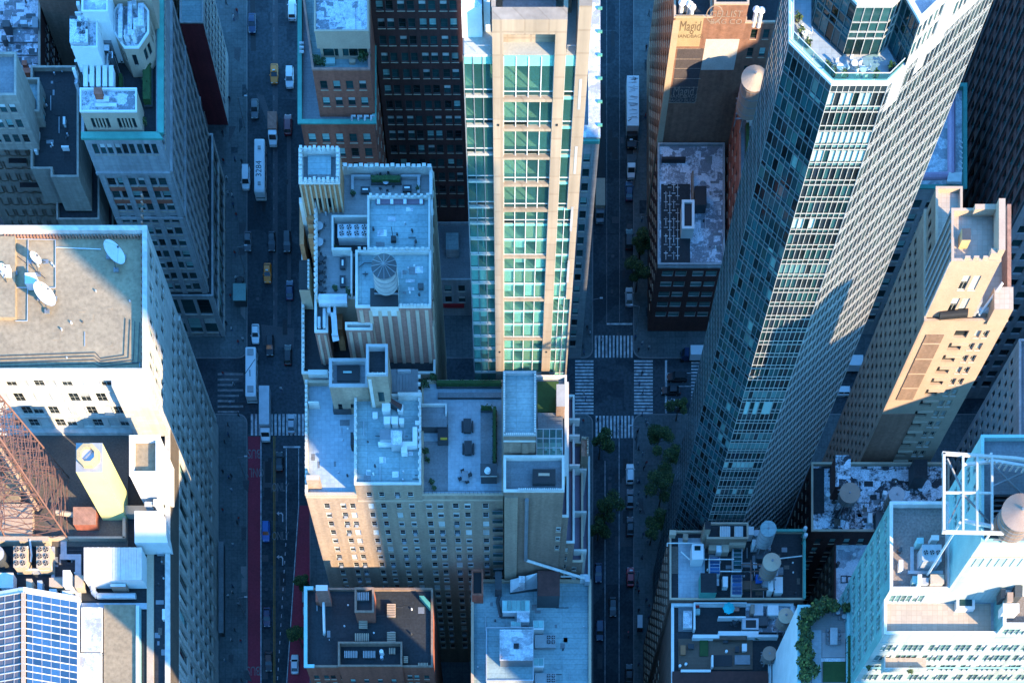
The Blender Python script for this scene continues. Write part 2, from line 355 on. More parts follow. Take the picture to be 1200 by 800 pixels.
def cc(centres, wd): return [(c-wd/2, c+wd/2) for c in sorted(centres)]
class Bld:
    def __init__(s, name, label, cat, x, y, group=None):
        s.root = thing(name, label, cat, x, y, 0, group); s.win = []
    def face(s, m, p0, p1, z0, z1, wall, cl=None, rw=None, style='dh', d=0.22, reveal=None, skip=None, pick=None):
        ux, uy = p1[0]-p0[0], p1[1]-p0[1]; L = math.hypot(ux, uy); ux /= L; uy /= L; nx, ny = uy, -ux
        P = lambda a, z, y=0.0: (p0[0]+ux*a-nx*y, p0[1]+uy*a-ny*y, z)
        q = lambda a, za, b, zb: m.poly([P(a, za), P(b, za), P(b, zb), P(a, zb)], wall)
        rw = [r for r in (rw or []) if r[0] > z0 and r[1] < z1]; cl = [c for c in (cl or []) if c[0] > 0 and c[1] < L]
        if not rw or not cl: q(0, z0, L, z1); return
        z = z0; rv = reveal or wall
        for ri, (za, zb) in enumerate(rw):
            q(0, z, L, za); a = 0.0
            for ci, (ca, cb) in enumerate(cl):
                if skip and skip(ci, ri, len(rw)): continue
                q(a, za, ca, zb); a = cb
                for (a0, za0, a1, zb0) in ((ca, za, ca, zb), (cb, zb, cb, za), (cb, za, ca, za), (ca, zb, cb, zb)):
                    m.poly([P(a0, za0), P(a0, za0, d), P(a1, zb0, d), P(a1, zb0)], rv)
                st = pick(ci, ri) if pick else style
                s.win.append((P(ca, za), math.atan2(uy, ux), cb-ca, zb-za, st, d))
            q(a, za, L, zb); z = zb
        q(0, z, L, z1)
    def vol(s, pts, zb, zt, wall, roof='roof_mid', ph=1.0, ptk=0.35, cop=None, specs=None, label=None, copw=0.08, coph=0.14, roofname='roof', walls=None):
        if len(pts) == 4 and not hasattr(pts[0], '__len__'):
            x0, y0, x1, y1 = pts; pts = [(x0, y0), (x1, y0), (x1, y1), (x0, y1)]
        specs = specs or {}; n = len(pts); m = M()
        for i in range(n):
            wl = (walls or {}).get(i, wall)
            s.face(m, pts[i], pts[(i+1) % n], zb, zt, wl, **specs.get(i, {}))
        m.part('wall', s.root, label)
        def inset(d):
            r = []
            for i in range(n):
                a, b, c = pts[i-1], pts[i], pts[(i+1) % n]
                e1 = Vector((b[0]-a[0], b[1]-a[1])).normalized(); e2 = Vector((c[0]-b[0], c[1]-b[1])).normalized()
                n1 = Vector((-e1.y, e1.x)); n2 = Vector((-e2.y, e2.x)); k = (n1+n2)
                k = k/max(0.25, k.dot(n1)) if k.length > 1e-6 else n1
                r.append((b[0]+k.x*d, b[1]+k.y*d))
            return r
        rp = inset(ptk) if ph > 0.02 else pts
        r = M(); r.poly([(x, y, zt-ph) for x, y in rp], roof); ro = r.part(roofname, s.root)
        if ph > 0.02:
            c = M(); cm = cop or wall; o = inset(-copw); zc = zt+coph
            for i in range(n):
                j = (i+1) % n
                c.poly([(*rp[j], zt-ph), (*rp[i], zt-ph), (*rp[i], zc), (*rp[j], zc)], cm)
                c.poly([(*o[i], zc), (*o[j], zc), (*rp[j], zc), (*rp[i], zc)], cm)
                c.poly([(*o[i], zt-coph), (*o[j], zt-coph), (*o[j], zc), (*o[i], zc)], cm)
                c.poly([(*o[j], zt-coph), (*o[i], zt-coph), (*pts[i], zt-coph), (*pts[j], zt-coph)], cm)
            c.part('parapet', s.root)
        return ro
    def merlons(s, p0, p1, z, n, wd, dp, h, mt, name='merlon'):
        d = Vector((p1[0]-p0[0], p1[1]-p0[1])); L = d.length; d.normalize(); e = Vector((-d.y, d.x))
        for i in range(n):
            m = M(); c = Vector(p0)+d*(L*(i+.5)/n); k = [c-d*wd/2-e*dp/2, c+d*wd/2-e*dp/2, c+d*wd/2+e*dp/2, c-d*wd/2+e*dp/2]
            m.prism([tuple(x) for x in k], z, z+h*(1.0 if i % 3 else 1.35), mt); m.part(name, s.root)
    def piers(s, p0, p1, z0, z1, n, wd, dp, mt, name='pier', ends=True):
        d = Vector((p1[0]-p0[0], p1[1]-p0[1])); L = d.length; d.normalize(); e = Vector((d.y, -d.x))
        for i in range(n):
            m = M(); c = Vector(p0)+d*((L-wd)*i/(n-1)+wd/2 if ends else L*(i+.5)/n)
            k = [c-d*wd/2, c-d*wd/2+e*dp, c+d*wd/2+e*dp, c+d*wd/2]
            m.prism([tuple(x) for x in k], z0, z1, mt); m.part(name, s.root)
    def belt(s, p0, p1, z, h, dp, mt, name='ledge'):
        m = M(); d = Vector((p1[0]-p0[0], p1[1]-p0[1])).normalized(); e = Vector((d.y, -d.x))*dp
        k = [Vector(p0), Vector(p0)+e, Vector(p1)+e, Vector(p1)]
        m.prism([tuple(x) for x in k], z, z+h, mt, bottom=True); return m.part(name, s.root)
    def box(s, name, x0, y0, z0, x1, y1, z1, mt, top=None, label=None):
        m = M(); m.box(x0, y0, z0, x1, y1, z1, mt, top); return m.part(name, s.root, label)
    def done(s, wname='window'):
        from mathutils import Matrix
        L = []
        for (p, a, wd, h, st, d) in s.win:
            u, v = proj(p)
            if not (-50 < u < 1250 and -50 < v < 850): continue
            u2, v2 = proj((p[0]+math.cos(a)*wd, p[1]+math.sin(a)*wd, p[2])); u3, v3 = proj((p[0], p[1], p[2]+h))
            ar = abs((u2-u)*(v3-v)-(v2-v)*(u3-u))
            inn = 0 <= u <= 1200 and 0 <= v <= 800
            L.append((ar if inn else ar*0.01, random.choice(STY[st]['vars']), p, a, wd, h, st, d))
        L.sort(key=lambda t: -t[0])
        off = OFF[s.root.name]; rest = M(); meshes = {}
        for k, (ar, var, p, a, wd, h, st, d) in enumerate(L):
            m = win_m(st, wd, h, d, var)
            if k < 300:
                key = id(m)
                if key not in WMESH: WMESH[key] = m.mesh(wname)
                o = bpy.data.objects.new(wname, WMESH[key]); COL.objects.link(o); o.parent = s.root
                o.location = (p[0]-off[0], p[1]-off[1], p[2]-off[2]); o.rotation_euler = (0, 0, a)
            else: rest.add(m, Matrix.Translation(p) @ Matrix.Rotation(a, 4, 'Z'))
        if rest.f: rest.part(wname, s.root, stuff=True)
WMESH = {}
RC = random.Random(21)
def roof_wear(b, u0, v0, u1, v1, z, n, mats=('roof_mid', 'roof_light', 'roof_white'), pipes=3, drains=4):
    for i in range(n):
        w_, h_ = RC.uniform(2, 12), RC.uniform(1.5, 9); u = RC.uniform(u0, max(u0+.1, u1-w_)); v = RC.uniform(v0, max(v0+.1, v1-h_)); k = bx(u, v, min(u+w_, u1), min(v+h_, v1), z); b.box('roof_patch', k[0], k[1], z-.05, k[2], k[3], z+.012+.004*(i % 9), RC.choice(mats))
    for i in range(drains):
        x, y, _ = pt(RC.uniform(u0+1, u1-1), RC.uniform(v0+1, v1-1), z); m = M(); m.cyl(x, y, z, z+RC.uniform(.1, .7), .2, .16, 8, RC.choice(['metal_dark', 'galv', 'white_render'])); m.part('roof_drain', b.root)
    for i in range(pipes):
        u, v = RC.uniform(u0, u1), RC.uniform(v0, v1); L = RC.uniform(6, 22); m = M()
        if i % 2: m.beam(pt(u, v, z+.12), pt(min(u+L, u1), v, z+.12), .09, 'metal_dark'); m.part('cable', b.root)
        else: m.beam(pt(u, v, z+.12), pt(u, min(v+L, v1), z+.12), .1, 'galv'); m.part('cable', b.root)

# ---------------------------------------------------------------- ground, pavements, roads
def sheet(name, x0, y0, x1, y1, z, n):
    m = M(); m.poly([(x0, y0, z), (x1, y0, z), (x1, y1, z), (x0, y1, z)], n); return m.struct(name)
sheet('ground', -4000, -4000, 4000, 4000, -0.004, 'asphalt')
gx = lambda u: PX(u, 0); gy = lambda v: PY(v, 0)
KW, KE, RW, RE, CN, CS = gx(290), gx(363), gx(695), gx(742), gy(420), gy(485)
FAR = 900
sheet('road', KW, -600, KE, FAR, 0.0, 'asphalt'); sheet('road', RW, -600, RE, FAR, 0.0, 'asphalt')
for a, b in ((-FAR, KW), (KE, RW), (RE, FAR)): sheet('road', a, CS, b, CN, 0.0, 'asphalt')
def block(x0, y0, x1, y1, r=2.2, corners=''):
    m = M(); pts = []
    for cx, cy, sx, sy, nm in ((x0, y0, 1, 1, 'a'), (x1, y0, -1, 1, 'b'), (x1, y1, -1, -1, 'c'), (x0, y1, 1, -1, 'd')):
        c = (cx+sx*r, cy+sy*r); a0 = {'a': 180, 'b': 270, 'c': 0, 'd': 90}[nm]
        for k in range(5): a = R(a0+22.5*k); pts.append((c[0]+r*math.cos(a), c[1]+r*math.sin(a)))
    m.prism(pts, -0.003, 0.15, 'kerb', 'kerb'); m.struct('kerb')
    q = M(); c = Vector(((x0+x1)/2, (y0+y1)/2)); s = [(p[0]+(0.2 if p[0] < c.x else -0.2), p[1]+(0.2 if p[1] < c.y else -0.2), 0.154) for p in pts]
    q.poly(s, 'pavement'); q.struct('pavement')
for x0, x1 in ((-500, KW), (KE, RW), (RE, 96), (103, 500)):
    block(x0, CN, x1, 600); block(x0, -300, x1, CS)
# --- painted markings
def marking(name, label_kind=None): return None
def stripes(rects, n='paint_white', z=0.009):
    e = bpy.data.objects.new('crosswalk', None); COL.objects.link(e); e['kind'] = 'structure'; OFF[e.name] = (0, 0, 0)
    for (u0, v0, u1, v1) in rects:
        m = M(); x0, y0, x1, y1 = bx(u0, v0, u1, v1, 0); m.poly([(x0, y0, z), (x1, y0, z), (x1, y1, z), (x0, y1, z)], n); m.part('stripe', e)
stripes([(697+i*4.22, 393, 699.2+i*4.22, 419) for i in range(11)])
stripes([(698+i*4.22, 487, 700.3+i*4.22, 513) for i in range(11)])
stripes([(674, 422+i*3.8, 695.5, 424.2+i*3.8) for i in range(17)])
stripes([(743, 422+i*3.8, 765, 424.2+i*3.8) for i in range(17)])
stripes([(810, 424+i*3.8, 822, 426+i*3.8) for i in range(16)])
stripes([(294+i*4.6, 485, 296.8+i*4.6, 510) for i in range(14)])
stripes([(255, 437+i*6.3, 285-i % 3*5, 439.5+i*6.3) for i in range(8)], 'paint_worn')
def line(u0, v0, u1, v1, wpx=0.7, n='paint_white', z=0.008, name='lane_line'):
    m = M(); a = Vector(pt(u0, v0, 0)); b = Vector(pt(u1, v1, 0)); d = (b-a).normalized(); e = Vector((-d.y, d.x, 0))*wpx*H/F/2; o = Vector((0, 0, z))
    m.poly([tuple(a-e+o), tuple(b-e+o), tuple(b+e+o), tuple(a+e+o)][::-1], n)
    return m.struct(name)
line(711, -100, 711, 379, 0.6, 'paint_worn'); line(726, -100, 726, 379, 0.6, 'paint_worn'); line(711, 379.5, 741, 379.5, 2.0, z=0.0095, name='stop_line')
line(709, 540, 709, 900, 0.6); line(725.5, 513, 725.5, 900, 0.6)
line(780.5, 422, 780.5, 484, 2.4, name='stop_line'); line(782, 437, 818, 437, 0.7, z=0.0085); line(782, 452.5, 818, 452.5, 0.7, z=0.0085)
line(332, 523.5, 352, 523.5, 2.0, name='stop_line')
line(335.5, 525, 335.5, 632, 0.8); line(305.8, 511, 305.8, 900, 1.1)
line(320.6, 511, 320.6, 900, 0.7, 'paint_yellow'); line(322.2, 511, 322.2, 900, 0.7, 'paint_yellow')
line(350, 525, 350, 592, 0.8); line(350, 592, 336, 800, 0.9); line(336, 800, 332, 880, 0.9)
for i in range(16): v = 636+i*10.4; line(335-(v-636)*0.061, v, 335-(v+4-636)*0.061, v+4, 0.9)
for v0 in range(-80, 380, 16): line(321+0.0*v0, v0, 321, v0+6, 0.6, 'paint_worn')
def qd(name, ps, n, z=0.004):
    m = M(); m.poly([pt(u, v, 0)[:2]+(z,) for u, v in ps][::-1], n); return m.struct(name)
qd('bus_lane', [(290.6, 511), (305.2, 511), (305.2, 900), (290.6, 900)], 'paint_red')
qd('bus_lane', [(351, 592), (363, 592), (363, 900), (332.5, 900), (337, 800)], 'paint_red')
for k, ps in enumerate(([(319, -60), (326, -60), (325, 410), (320, 410)], [(336, 140), (341, 140), (341, 380), (337, 380)], [(293, 0), (299, 0), (300, 60), (294, 60)], [(300, 110), (309, 112), (322, 150), (316, 150)],
    [(262, 435), (286, 437), (284, 447), (258, 449)], [(256, 470), (288, 472), (287, 482), (256, 481)], [(306, 380), (345, 385), (344, 408), (308, 404)], [(756, 0), (764, 0), (764, 120), (758, 120)], [(695.5, 100), (709, 100), (709, 250), (695.5, 250)],
    [(308, 540), (319, 540), (319, 575), (308, 575)], [(726.5, 560), (740, 560), (740, 640), (726.5, 640)], [(322.8, 535), (334, 535), (334, 560), (322.8, 560)])):
    qd('road_patch', ps, 'asphalt_patch' if k % 3 != 2 else 'asphalt_dark', 0.0042+0.0002*k)
def words(body, u, v, size, rz, sx=1.0, n='paint_white'):
    x, y, _ = pt(u, v, 0); o = text_mesh(body, size, n, 'lettering', None, (x, y, 0.0105), (0, 0, rz), sx); o['kind'] = 'structure'; return o
words('BUS', 298, 531, 3.2, math.pi, 0.62, 'paint_worn'); words('ONLY', 298, 553, 3.2, math.pi, 0.55, 'paint_worn')
words('BUS', 297, 785, 3.2, math.pi, 0.62, 'paint_worn')
words('ONLY', 328.5, 571, 3.0, 0, 0.52, 'paint_worn'); words('ONLY', 328.5, 628, 3.0, 0, 0.52, 'paint_worn')
def arrow(u, v):
    m = M(); s = H/F; x, y, _ = pt(u, v, 0); z = 0.0105
    for ps in ([(2.2, 6), (3.4, 6), (3.4, -2.5), (2.2, -2)], [(2.2, -2), (3.4, -2.5), (1.4, -5), (-1.5, -4.4), (-1.5, -3.2), (1, -3.4)], [(-1.5, -6.4), (-1.5, -1.2), (-4.4, -3.8)]):
        m.poly([(x+a*s, y-b*s, z) for a, b in ps], 'paint_white')
    m.struct('turn_arrow')
arrow(328.5, 605); arrow(328.5, 656)
# manholes
for u, v in ((324, 345), (302, 350), (718, 300), (330, 455), (715, 560), (312, 690), (704, 60)):
    m = M(); x, y, _ = pt(u, v, 0); m.cyl(x, y, 0.0, 0.012, 0.42, 0.42, 14, 'metal_dark'); m.struct('manhole_cover')

rq = random.Random(4)
for i in range(46):
    if i % 2: u = rq.uniform(292, 352)
    else: u = rq.uniform(697, 736)
    v = rq.choice([rq.uniform(0, 392), rq.uniform(515, 800)]); w_ = rq.uniform(2, 8); h_ = rq.uniform(3, 26)
    if i % 2 and v > 510: u = rq.uniform(307, 330)
    qd('road_patch', [(u, v), (u+w_, v+rq.uniform(-.8, .8)), (u+w_, v+h_), (u, v+h_)], rq.choice(['asphalt_patch', 'asphalt_dark', 'asphalt_dark']), 0.00625+0.00003*i)
for i in range(26): u, v = rq.choice([(rq.uniform(264, 288), rq.uniform(0, 415)), (rq.uniform(744, 762), rq.uniform(0, 415)), (rq.uniform(744, 758), rq.uniform(500, 800)), (rq.uniform(264, 288), rq.uniform(500, 800))]); qd('pavement_patch', [(u, v), (u+rq.uniform(3, 9), v), (u+rq.uniform(3, 9), v+rq.uniform(6, 18)), (u, v+rq.uniform(6, 18))], rq.choice(['asphalt_patch', 'kerb', 'asphalt']), 0.1585+0.0002*i)
# ---------------------------------------------------------------- west side: large office building
b = Bld('office_building', 'large pale stone office building with a gravel roof and rooftop steel mast', 'building', -100, 140)
ZU, YU = 64.0, 170.6
xw, xe, yn = -165.0, -70.7, PY(265, 64)
X0 = xw
wc = []
for k in range(-3, 8):
    for q in (0, 13.4): wc.append(PX(13+36.3*k*0.9+q, 61))
wc = [c-xw for c in wc if c < PX(129, 62)]
ER = rows(61.5, 4, 4.3, 2.5)
L = yn-YU
b.vol((xw, YU, xe, yn), 46.5, ZU, 'limestone', 'roof_gravel', 1.5, 0.9, specs={0: dict(cl=cc(wc, 2.05), rw=[(47.1, 49.6), (51.1, 53.7), (55.1, 57.9), (59.9, 62.2)], style='dhc', d=0.25),
      1: dict(cl=pairs(L, 4, 1.5, .8, 1.2, 1.2), rw=rows(62, 48, 4.3, 2.4), style='dhd', d=0.35)}, label='upper block with sunlit south wall')
b.vol((xw, YU, xe, yn-0.0), 0, 46.4, 'limestone', 'roof_gravel', 0, specs={1: dict(cl=pairs(L, 5, 1.6, .7, 1, 1), rw=rows(44.5, 5, 4.3, 2.7), style='dhd', d=0.4)})
b.vol((xw, 70, xe, YU-0.02), 0, 46.5, 'limestone', 'roof_tar', 0.9, 1.0, 'limestone', specs={1: dict(cl=cols(YU-70, 25, 2.5, 1, 1), rw=rows(28.6, 5, 4.7, 3.5)+[(30.6, 38.2)], style='dhd', d=.45)})
b.belt((xe, 70), (xe, YU), 39.4, 6.9, 0.12, 'roof_brown', 'brown_band')
b.piers((xe, 70), (xe, yn), 4, 39.2, 18, 1.1, 0.35, 'limestone')
b.box('corner_pier', PX(130, 63), YU-1.6, 46.5, xe-0.3, YU, 62.6, 'limestone')
for z in (50.4, 54.4, 58.6): b.belt((xw, YU), (PX(129.5, 62), YU), z, 0.25, 0.22, 'limestone')
for z in (62.6,): b.belt((xw, YU), (xe, YU), z, 0.5, 0.5, 'limestone', 'cornice')
# parapet posts along the roof edge
m = M()
for i in range(44): m.box(PX(4+i*3.8, 64)-0.16, YU+0.95, 62.5, PX(4+i*3.8, 64)+0.16, YU+1.35, 63.3, 'brick_pink')
for i in range(26): y = YU+2+i*1.35; m.box(xe-1.45, y-.16, 62.5, xe-1.05, y+.16, 63.3, 'brick_pink')
for i in range(44): m.box(PX(4+i*3.8, 64)-0.16, yn-1.45, 62.5, PX(4+i*3.8, 64)+0.16, yn-1.05, 63.3, 'brick_pink')
m.part('parapet_post', b.root, stuff=True)
# raised platform at the west end of the roof
x0, y0, x1, y1 = bx(-40, 277, 18, 372, 63.3); b.box('platform', x0, y0, 62.5, x1, y1, 63.4, 'roof_gravel', 'roof_gravel')
m = M()
def pipe(ps, z, n='galv', w=.12): 
    for (a, c) in zip(ps, ps[1:]): m.beam(pt(*a, z), pt(*c, z), w, n)
pipe([(18, 280), (65, 281), (65, 337), (18, 337)], 62.7); pipe([(33, 281), (32, 376), (18, 376)], 62.7); pipe([(66, 290), (118, 292)], 62.7, 'frame_white')
pipe([(20, 300), (53, 326)], 62.65, 'metal_dark', .1); pipe([(65, 340), (64, 348), (60, 352)], 62.65, 'metal_dark')
for k in range(4): pipe([(0, 417+k*4), (112-k*1, 413+k*4.2), (118, 420+k*3), (145+k*5.5, 416+k*3), (147+k*5.5, 373+k*1.5)], 62.62, 'metal_dark', .09)
m.part('conduit', b.root)
# lower roof: courtyard walls, blocks, gable skylight
Z = 45.6
def lbox(name, u0, v0, u1, v1, zt, n, top=None, z0=Z, label=None):
    x0, y0, x1, y1 = bx(u0, v0, u1, v1, zt); return b.box(name, x0, y0, z0, x1, y1, zt, n, top, label)
lbox('court_floor', -20, 505, 150, 640, 45.75, 'roof_brown')
lbox('court_wall', -60, 628, 57, 634, 47.6, 'stone_beige'); lbox('court_wall', 57, 628, 146, 630.5, 46.9, 'stone_beige'); lbox('court_wall', 143.5, 600, 147, 630, 46.9, 'stone_beige')
lbox('roof_block', -60, 590, 38, 628, 46.9, 'cream', 'cream'); lbox('roof_block', -60, 552, 23, 590, 46.5, 'stone_beige', 'roof_gravel')
lbox('walkway', 172, 640, 180, 880, 46.0, 'stone_beige'); lbox('walkway', 95, 706, 172, 713, 45.95, 'galv'); lbox('walkway', 60, 640, 64, 700, 45.9, 'galv')
lbox('walkway', 20, 668, 60, 672, 45.9, 'galv'); lbox('walkway', 70, 649, 95, 655, 45.9, 'galv'); lbox('walkway', 88, 652, 95, 712, 45.88, 'galv'); lbox('walkway', 71, 630, 78, 650, 45.87, 'galv')
lbox('roof_panel', 95, 711, 119.5, 763, 47.0, 'white_render', 'roof_white'); lbox('roof_panel', 92, 764.5, 119, 880, 47.0, 'white_render', 'roof_white')
lbox('gravel_roof', 121.5, 708, 159, 880, 46.7, 'metal_dark', 'roof_gravel'); lbox('parapet_strip', 159.2, 709, 163, 880, 47.3, 'teal_trim', 'white_render')
lbox('hatch', 190, 713, 197, 725, 46.6, 'white_render')
# white box penthouse with sunk roof
x0, y0, x1, y1 = bx(152, 510.5, 187.5, 557, 57); b.vol((x0, y0, x1, y1), 45.7, 57, 'white_render', 'roof_gravel', 1.0, 0.85, 'white_render', label='white penthouse with sunken brown roof')
lbox('plinth', 144, 592, 178, 602, 47.5, 'stone_beige')
x0, y0, x1, y1 = bx(157, 597, 189, 606, 51); m = M()
bt = bx(155, 630, 199, 640, 46.5)
m.prism([(x0, y0-5), (x1+1.2, y0-5), (x1, y1), (x0, y1)], 46.0, 50.6, 'white_render', 'white_render'); m.part('hood', b.root)
roof_wear(b, 60, 300, 165, 430, 62.5, 10, ('roof_gravel',), 3, 8); roof_wear(b, 60, 640, 96, 705, 45.61, 14, ('steel_grey', 'roof_mid', 'roof_tar'), 5, 8); roof_wear(b, 181, 645, 197, 800, 45.61, 8, ('roof_brown', 'steel_grey'), 2, 5)
b.done()
# gable skylight as part of the same roof
zr, ze, z0 = 51.5, 47.6, 45.6
def sk(t, side, v):   # t 0 ridge..1 eave
    z = zr+(ze-zr)*t; ur = 27.5; ue = 92 if side > 0 else -37
    return pt(ur+(ue-ur)*t, v+(10*t if v < 705 else 0), z)
sr = thing('roof_skylight', 'gabled rooftop skylight with rows of blue glass panels and white bars', 'skylight', *pt(27, 760, Z))
m = M()
vs = [694+i*8.3 for i in range(20)]
for side in (1, -1):
    n = 6
    for j in range(len(vs)-1):
        a = sk(0, side, vs[j]+9*0); c = sk(1, side, vs[j]+10)
        p0 = Vector(pt(27.5, vs[j], zr)); p1 = Vector(pt(92 if side > 0 else -37, vs[j]+11, ze)); q0 = Vector(pt(27.5, vs[j+1], zr)); q1 = Vector(pt(92 if side > 0 else -37, vs[j+1]+11, ze))
        for i in range(n):
            g = M(); t0, t1 = i/n, (i+1)/n
            if i == 0: t0 = 0.06
            ps = [p0.lerp(p1, t0), p0.lerp(p1, t1), q0.lerp(q1, t1), q0.lerp(q1, t0)]
            if side > 0: ps = ps[::-1]
            g.poly(ps, 'panel_blue' if side > 0 else 'panel_reflect_brown'); g.part('glass_panel', sr)
        up = Vector((0, 0, .08)); m.beam(p0+up, p1+up, .17, 'frame_white', .12)
    for i in range(n+1):
        t = i/n; p0 = Vector(pt(27.5, vs[0], zr)).lerp(Vector(pt(92 if side > 0 else -37, vs[0]+11, ze)), t); q0 = Vector(pt(27.5, vs[-1], zr)).lerp(Vector(pt(92 if side > 0 else -37, vs[-1]+11, ze)), t)
        m.beam(p0+Vector((0, 0, .05)), q0+Vector((0, 0, .05)), .1 if 0 < i < n else .5, 'frame_white' if i in (0, n) else 'galv', .1)
    p0 = Vector(pt(27.5, vs[0], zr)); p1 = Vector(pt(92 if side > 0 else -37, vs[0]+11, ze)); u = Vector((0, .6, -0.02))
    m.poly([p0, p0+u*2, p1+u*2, p1] if side < 0 else [p1, p1+u*2, p0+u*2, p0], 'frame_white')
    e0, e1 = p1+u*2, Vector((p1.x, -20, p1.z)); g0 = (e0.x, e0.y, z0); g1 = (e1.x, e1.y, z0)
    m.poly([g1, g0, e0, e1] if side > 0 else [g0, g1, e1, e0], 'white_render')
    r0 = p0+u*2; m.poly([(r0.x, r0.y, z0), r0, e0, g0] if side > 0 else [g0, e0, r0, (r0.x, r0.y, z0)], 'white_render')
m.beam(Vector(pt(27.5, vs[0], zr)), Vector(pt(27.5, vs[-1], zr)), .9, 'stone_beige', .25)
m.part('frame', sr)
# ---------------------------------------------------------------- rooftop things on the office building
def dish(u, v, z, r, label, az=15, el=42):
    x, y, _ = pt(u, v, z); t = thing('satellite_dish', label, 'satellite dish', x, y, z-2.2, 'satellite dishes on the gravel roof'); m = M()
    ax = Vector((math.cos(R(az))*math.cos(R(el)), math.sin(R(az))*math.cos(R(el)), math.sin(R(el)))); s = ax.cross(Vector((0, 0, 1))).normalized(); q = s.cross(ax)
    c = Vector((x, y, z)); k = 20; rings = []
    for i in range(6):
        rr = r*i/5; d = 0.22*r*(i/5)**2; rings.append([c+ax*d+(s*math.cos(2*math.pi*j/k)+q*math.sin(2*math.pi*j/k))*rr for j in range(k)])
    for i in range(5):
        for j in range(k):
            n = (j+1) % k; f = [rings[i][j], rings[i+1][j], rings[i+1][n], rings[i][n]]
            m.poly(f, 'white_render'); m.poly([p-ax*.06 for p in f[::-1]], 'galv')
    m.part('reflector', t)
    g = M(); fp = c+ax*r*0.85
    for j in (0, 7, 13): g.rod(rings[5][j], fp, .04, 'galv', 5)
    g.beam(fp-ax*.3, fp, .3, 'metal_dark'); rf = [o for o in bpy.data.objects if o.parent == t][0]; g.part('feed_arm', rf)
    st = M(); st.beam((x, y, z-2.2), c-ax*.1, .35, 'galv')
    for a in (30, 150, 270):
        e = (x+1.7*math.cos(R(a)), y+1.7*math.sin(R(a)), z-2.1); st.beam(e, c-ax*.1, .14, 'metal_dark'); st.box(e[0]-.5, e[1]-.4, z-2.2, e[0]+.5, e[1]+.4, z-1.9, 'steel_grey')
    st.part('stand', t)
dish(132.5, 297, 64.9, 2.35, 'big satellite dish standing in the shaded corner of the gravel roof')
dish(51, 346, 64.9, 2.35, 'big satellite dish standing in full sun on the gravel roof')
dish(41, 303, 64.6, 1.2, 'small narrow satellite dish on a square frame near the roof hut')
dish(4, 316, 65, 1.1, 'smallest satellite dish at the far west edge of the gravel roof')
def crate(name, label, cat, u0, v0, u1, v1, zt, z0, n, top=None, group=None, lip=0.0, bev=True):
    x0, y0, x1, y1 = bx(u0, v0, u1, v1, zt); m = M(); t = thing(name, label, cat, (x0+x1)/2, (y0+y1)/2, z0, group)
    m.box(x0, y0, z0, x1, y1, zt-0.12, n); m.part('casing', t)
    m = M(); e = 0.07; m.box(x0-e, y0-e, zt-0.12, x1+e, y1+e, zt, top or n, bottom=True); m.part('lid', t); return t, (x0, y0, x1, y1)
def fan_unit(label, u0, v0, u1, v1, zt, z0, nx, ny, n='galv', cat='air conditioner', fan='metal_black', group='air conditioning units on the roofs'):
    t, (x0, y0, x1, y1) = crate('air_conditioner', label, cat, u0, v0, u1, v1, zt, z0, n, group=group)
    r = min((x1-x0)/nx, (y1-y0)/ny)*0.4
    for i in range(nx):
        for j in range(ny):
            cx, cy = x0+(x1-x0)*(i+.5)/nx, y0+(y1-y0)*(j+.5)/ny; m = M(); m.cyl(cx, cy, zt, zt+.18, r, r, 14, n, fan); 
            for k in range(4):
                a = k*math.pi/2; m.poly([(cx, cy, zt+.19), (cx+r*.9*math.cos(a), cy+r*.9*math.sin(a), zt+.19), (cx+r*.9*math.cos(a+.5), cy+r*.9*math.sin(a+.5), zt+.19)], n)
            m.part('fan', t)
    return t
crate('equipment_box', 'white square equipment box beside the sunlit satellite dish', 'equipment box', 29.5, 320, 41, 332, 64.4, 62.5, 'white_render')
crate('equipment_box', 'white box on the platform at the west end of the gravel roof', 'equipment box', 1, 311, 11, 320, 64.6, 63.4, 'white_render')
fan_unit('cooling unit with six fans nearer the west edge of the mast courtyard', 16, 640, 31, 664, 49, 46, 2, 3, 'stone_beige')
fan_unit('cooling unit with six fans beside the white pipe loop', 43, 640, 58, 664, 49, 46, 2, 3, 'stone_beige')
# steel mast
mt = thing('lattice_mast', 'tall red brown steel lattice mast standing on the lower roof', 'mast', *pt(44, 596, 46))
cx, cy, _ = pt(44, 596, 46)
def lv(z): return 6.6-(z-46)*0.085
zs = [46+i*3.6 for i in range(13)]
corners = [(-1, -1), (1, -1), (1, 1), (-1, 1)]
C = lambda k, z: Vector((cx+corners[k % 4][0]*lv(z), cy+corners[k % 4][1]*lv(z), z))
for k in range(4):
    m = M(); m.beam(C(k, zs[0]), C(k, zs[-1]), .3, 'rust_red'); m.part('leg', mt)
m = M(); m2 = M()
for z0, z1 in zip(zs, zs[1:]):
    for k in range(4):
        m.beam(C(k, z0), C(k+1, z1), .115, 'rust_red'); m.beam(C(k+1, z0), C(k, z1), .115, 'rust_red'); m2.beam(C(k, z1), C(k+1, z1), .115, 'rust_red')
        mid = (C(k, z1)+C(k+1, z1))/2; mid2 = (C(k+1, z1)+C(k+2, z1))/2; m2.beam(mid, mid2, .1, 'rust_red')
        m.beam((C(k, z0)+C(k+1, z0))/2, C(k, (z0+z1)/2), .085, 'rust_red'); m.beam((C(k, z0)+C(k+1, z0))/2, C(k+1, (z0+z1)/2), .085, 'rust_red')
m.part('brace', mt); m2.part('ring_beam', mt)
m = M(); m.rod((cx, cy, 46), (cx, cy, 92), .55, 'tank_top', 10); m.rod((cx+.9, cy+.7, 46), (cx+.9, cy+.7, 92), .2, 'rust_red', 6); m.part('cable_duct', mt)
m = M(); m.rod(pt(66, 600, 47.5), pt(112, 607, 47.2), .55, 'stone_beige', 8); m.thing('pipe', 'fat beige pipe lying from the mast foot towards the yellow shaft', 'pipe', pt(88, 603, 46))
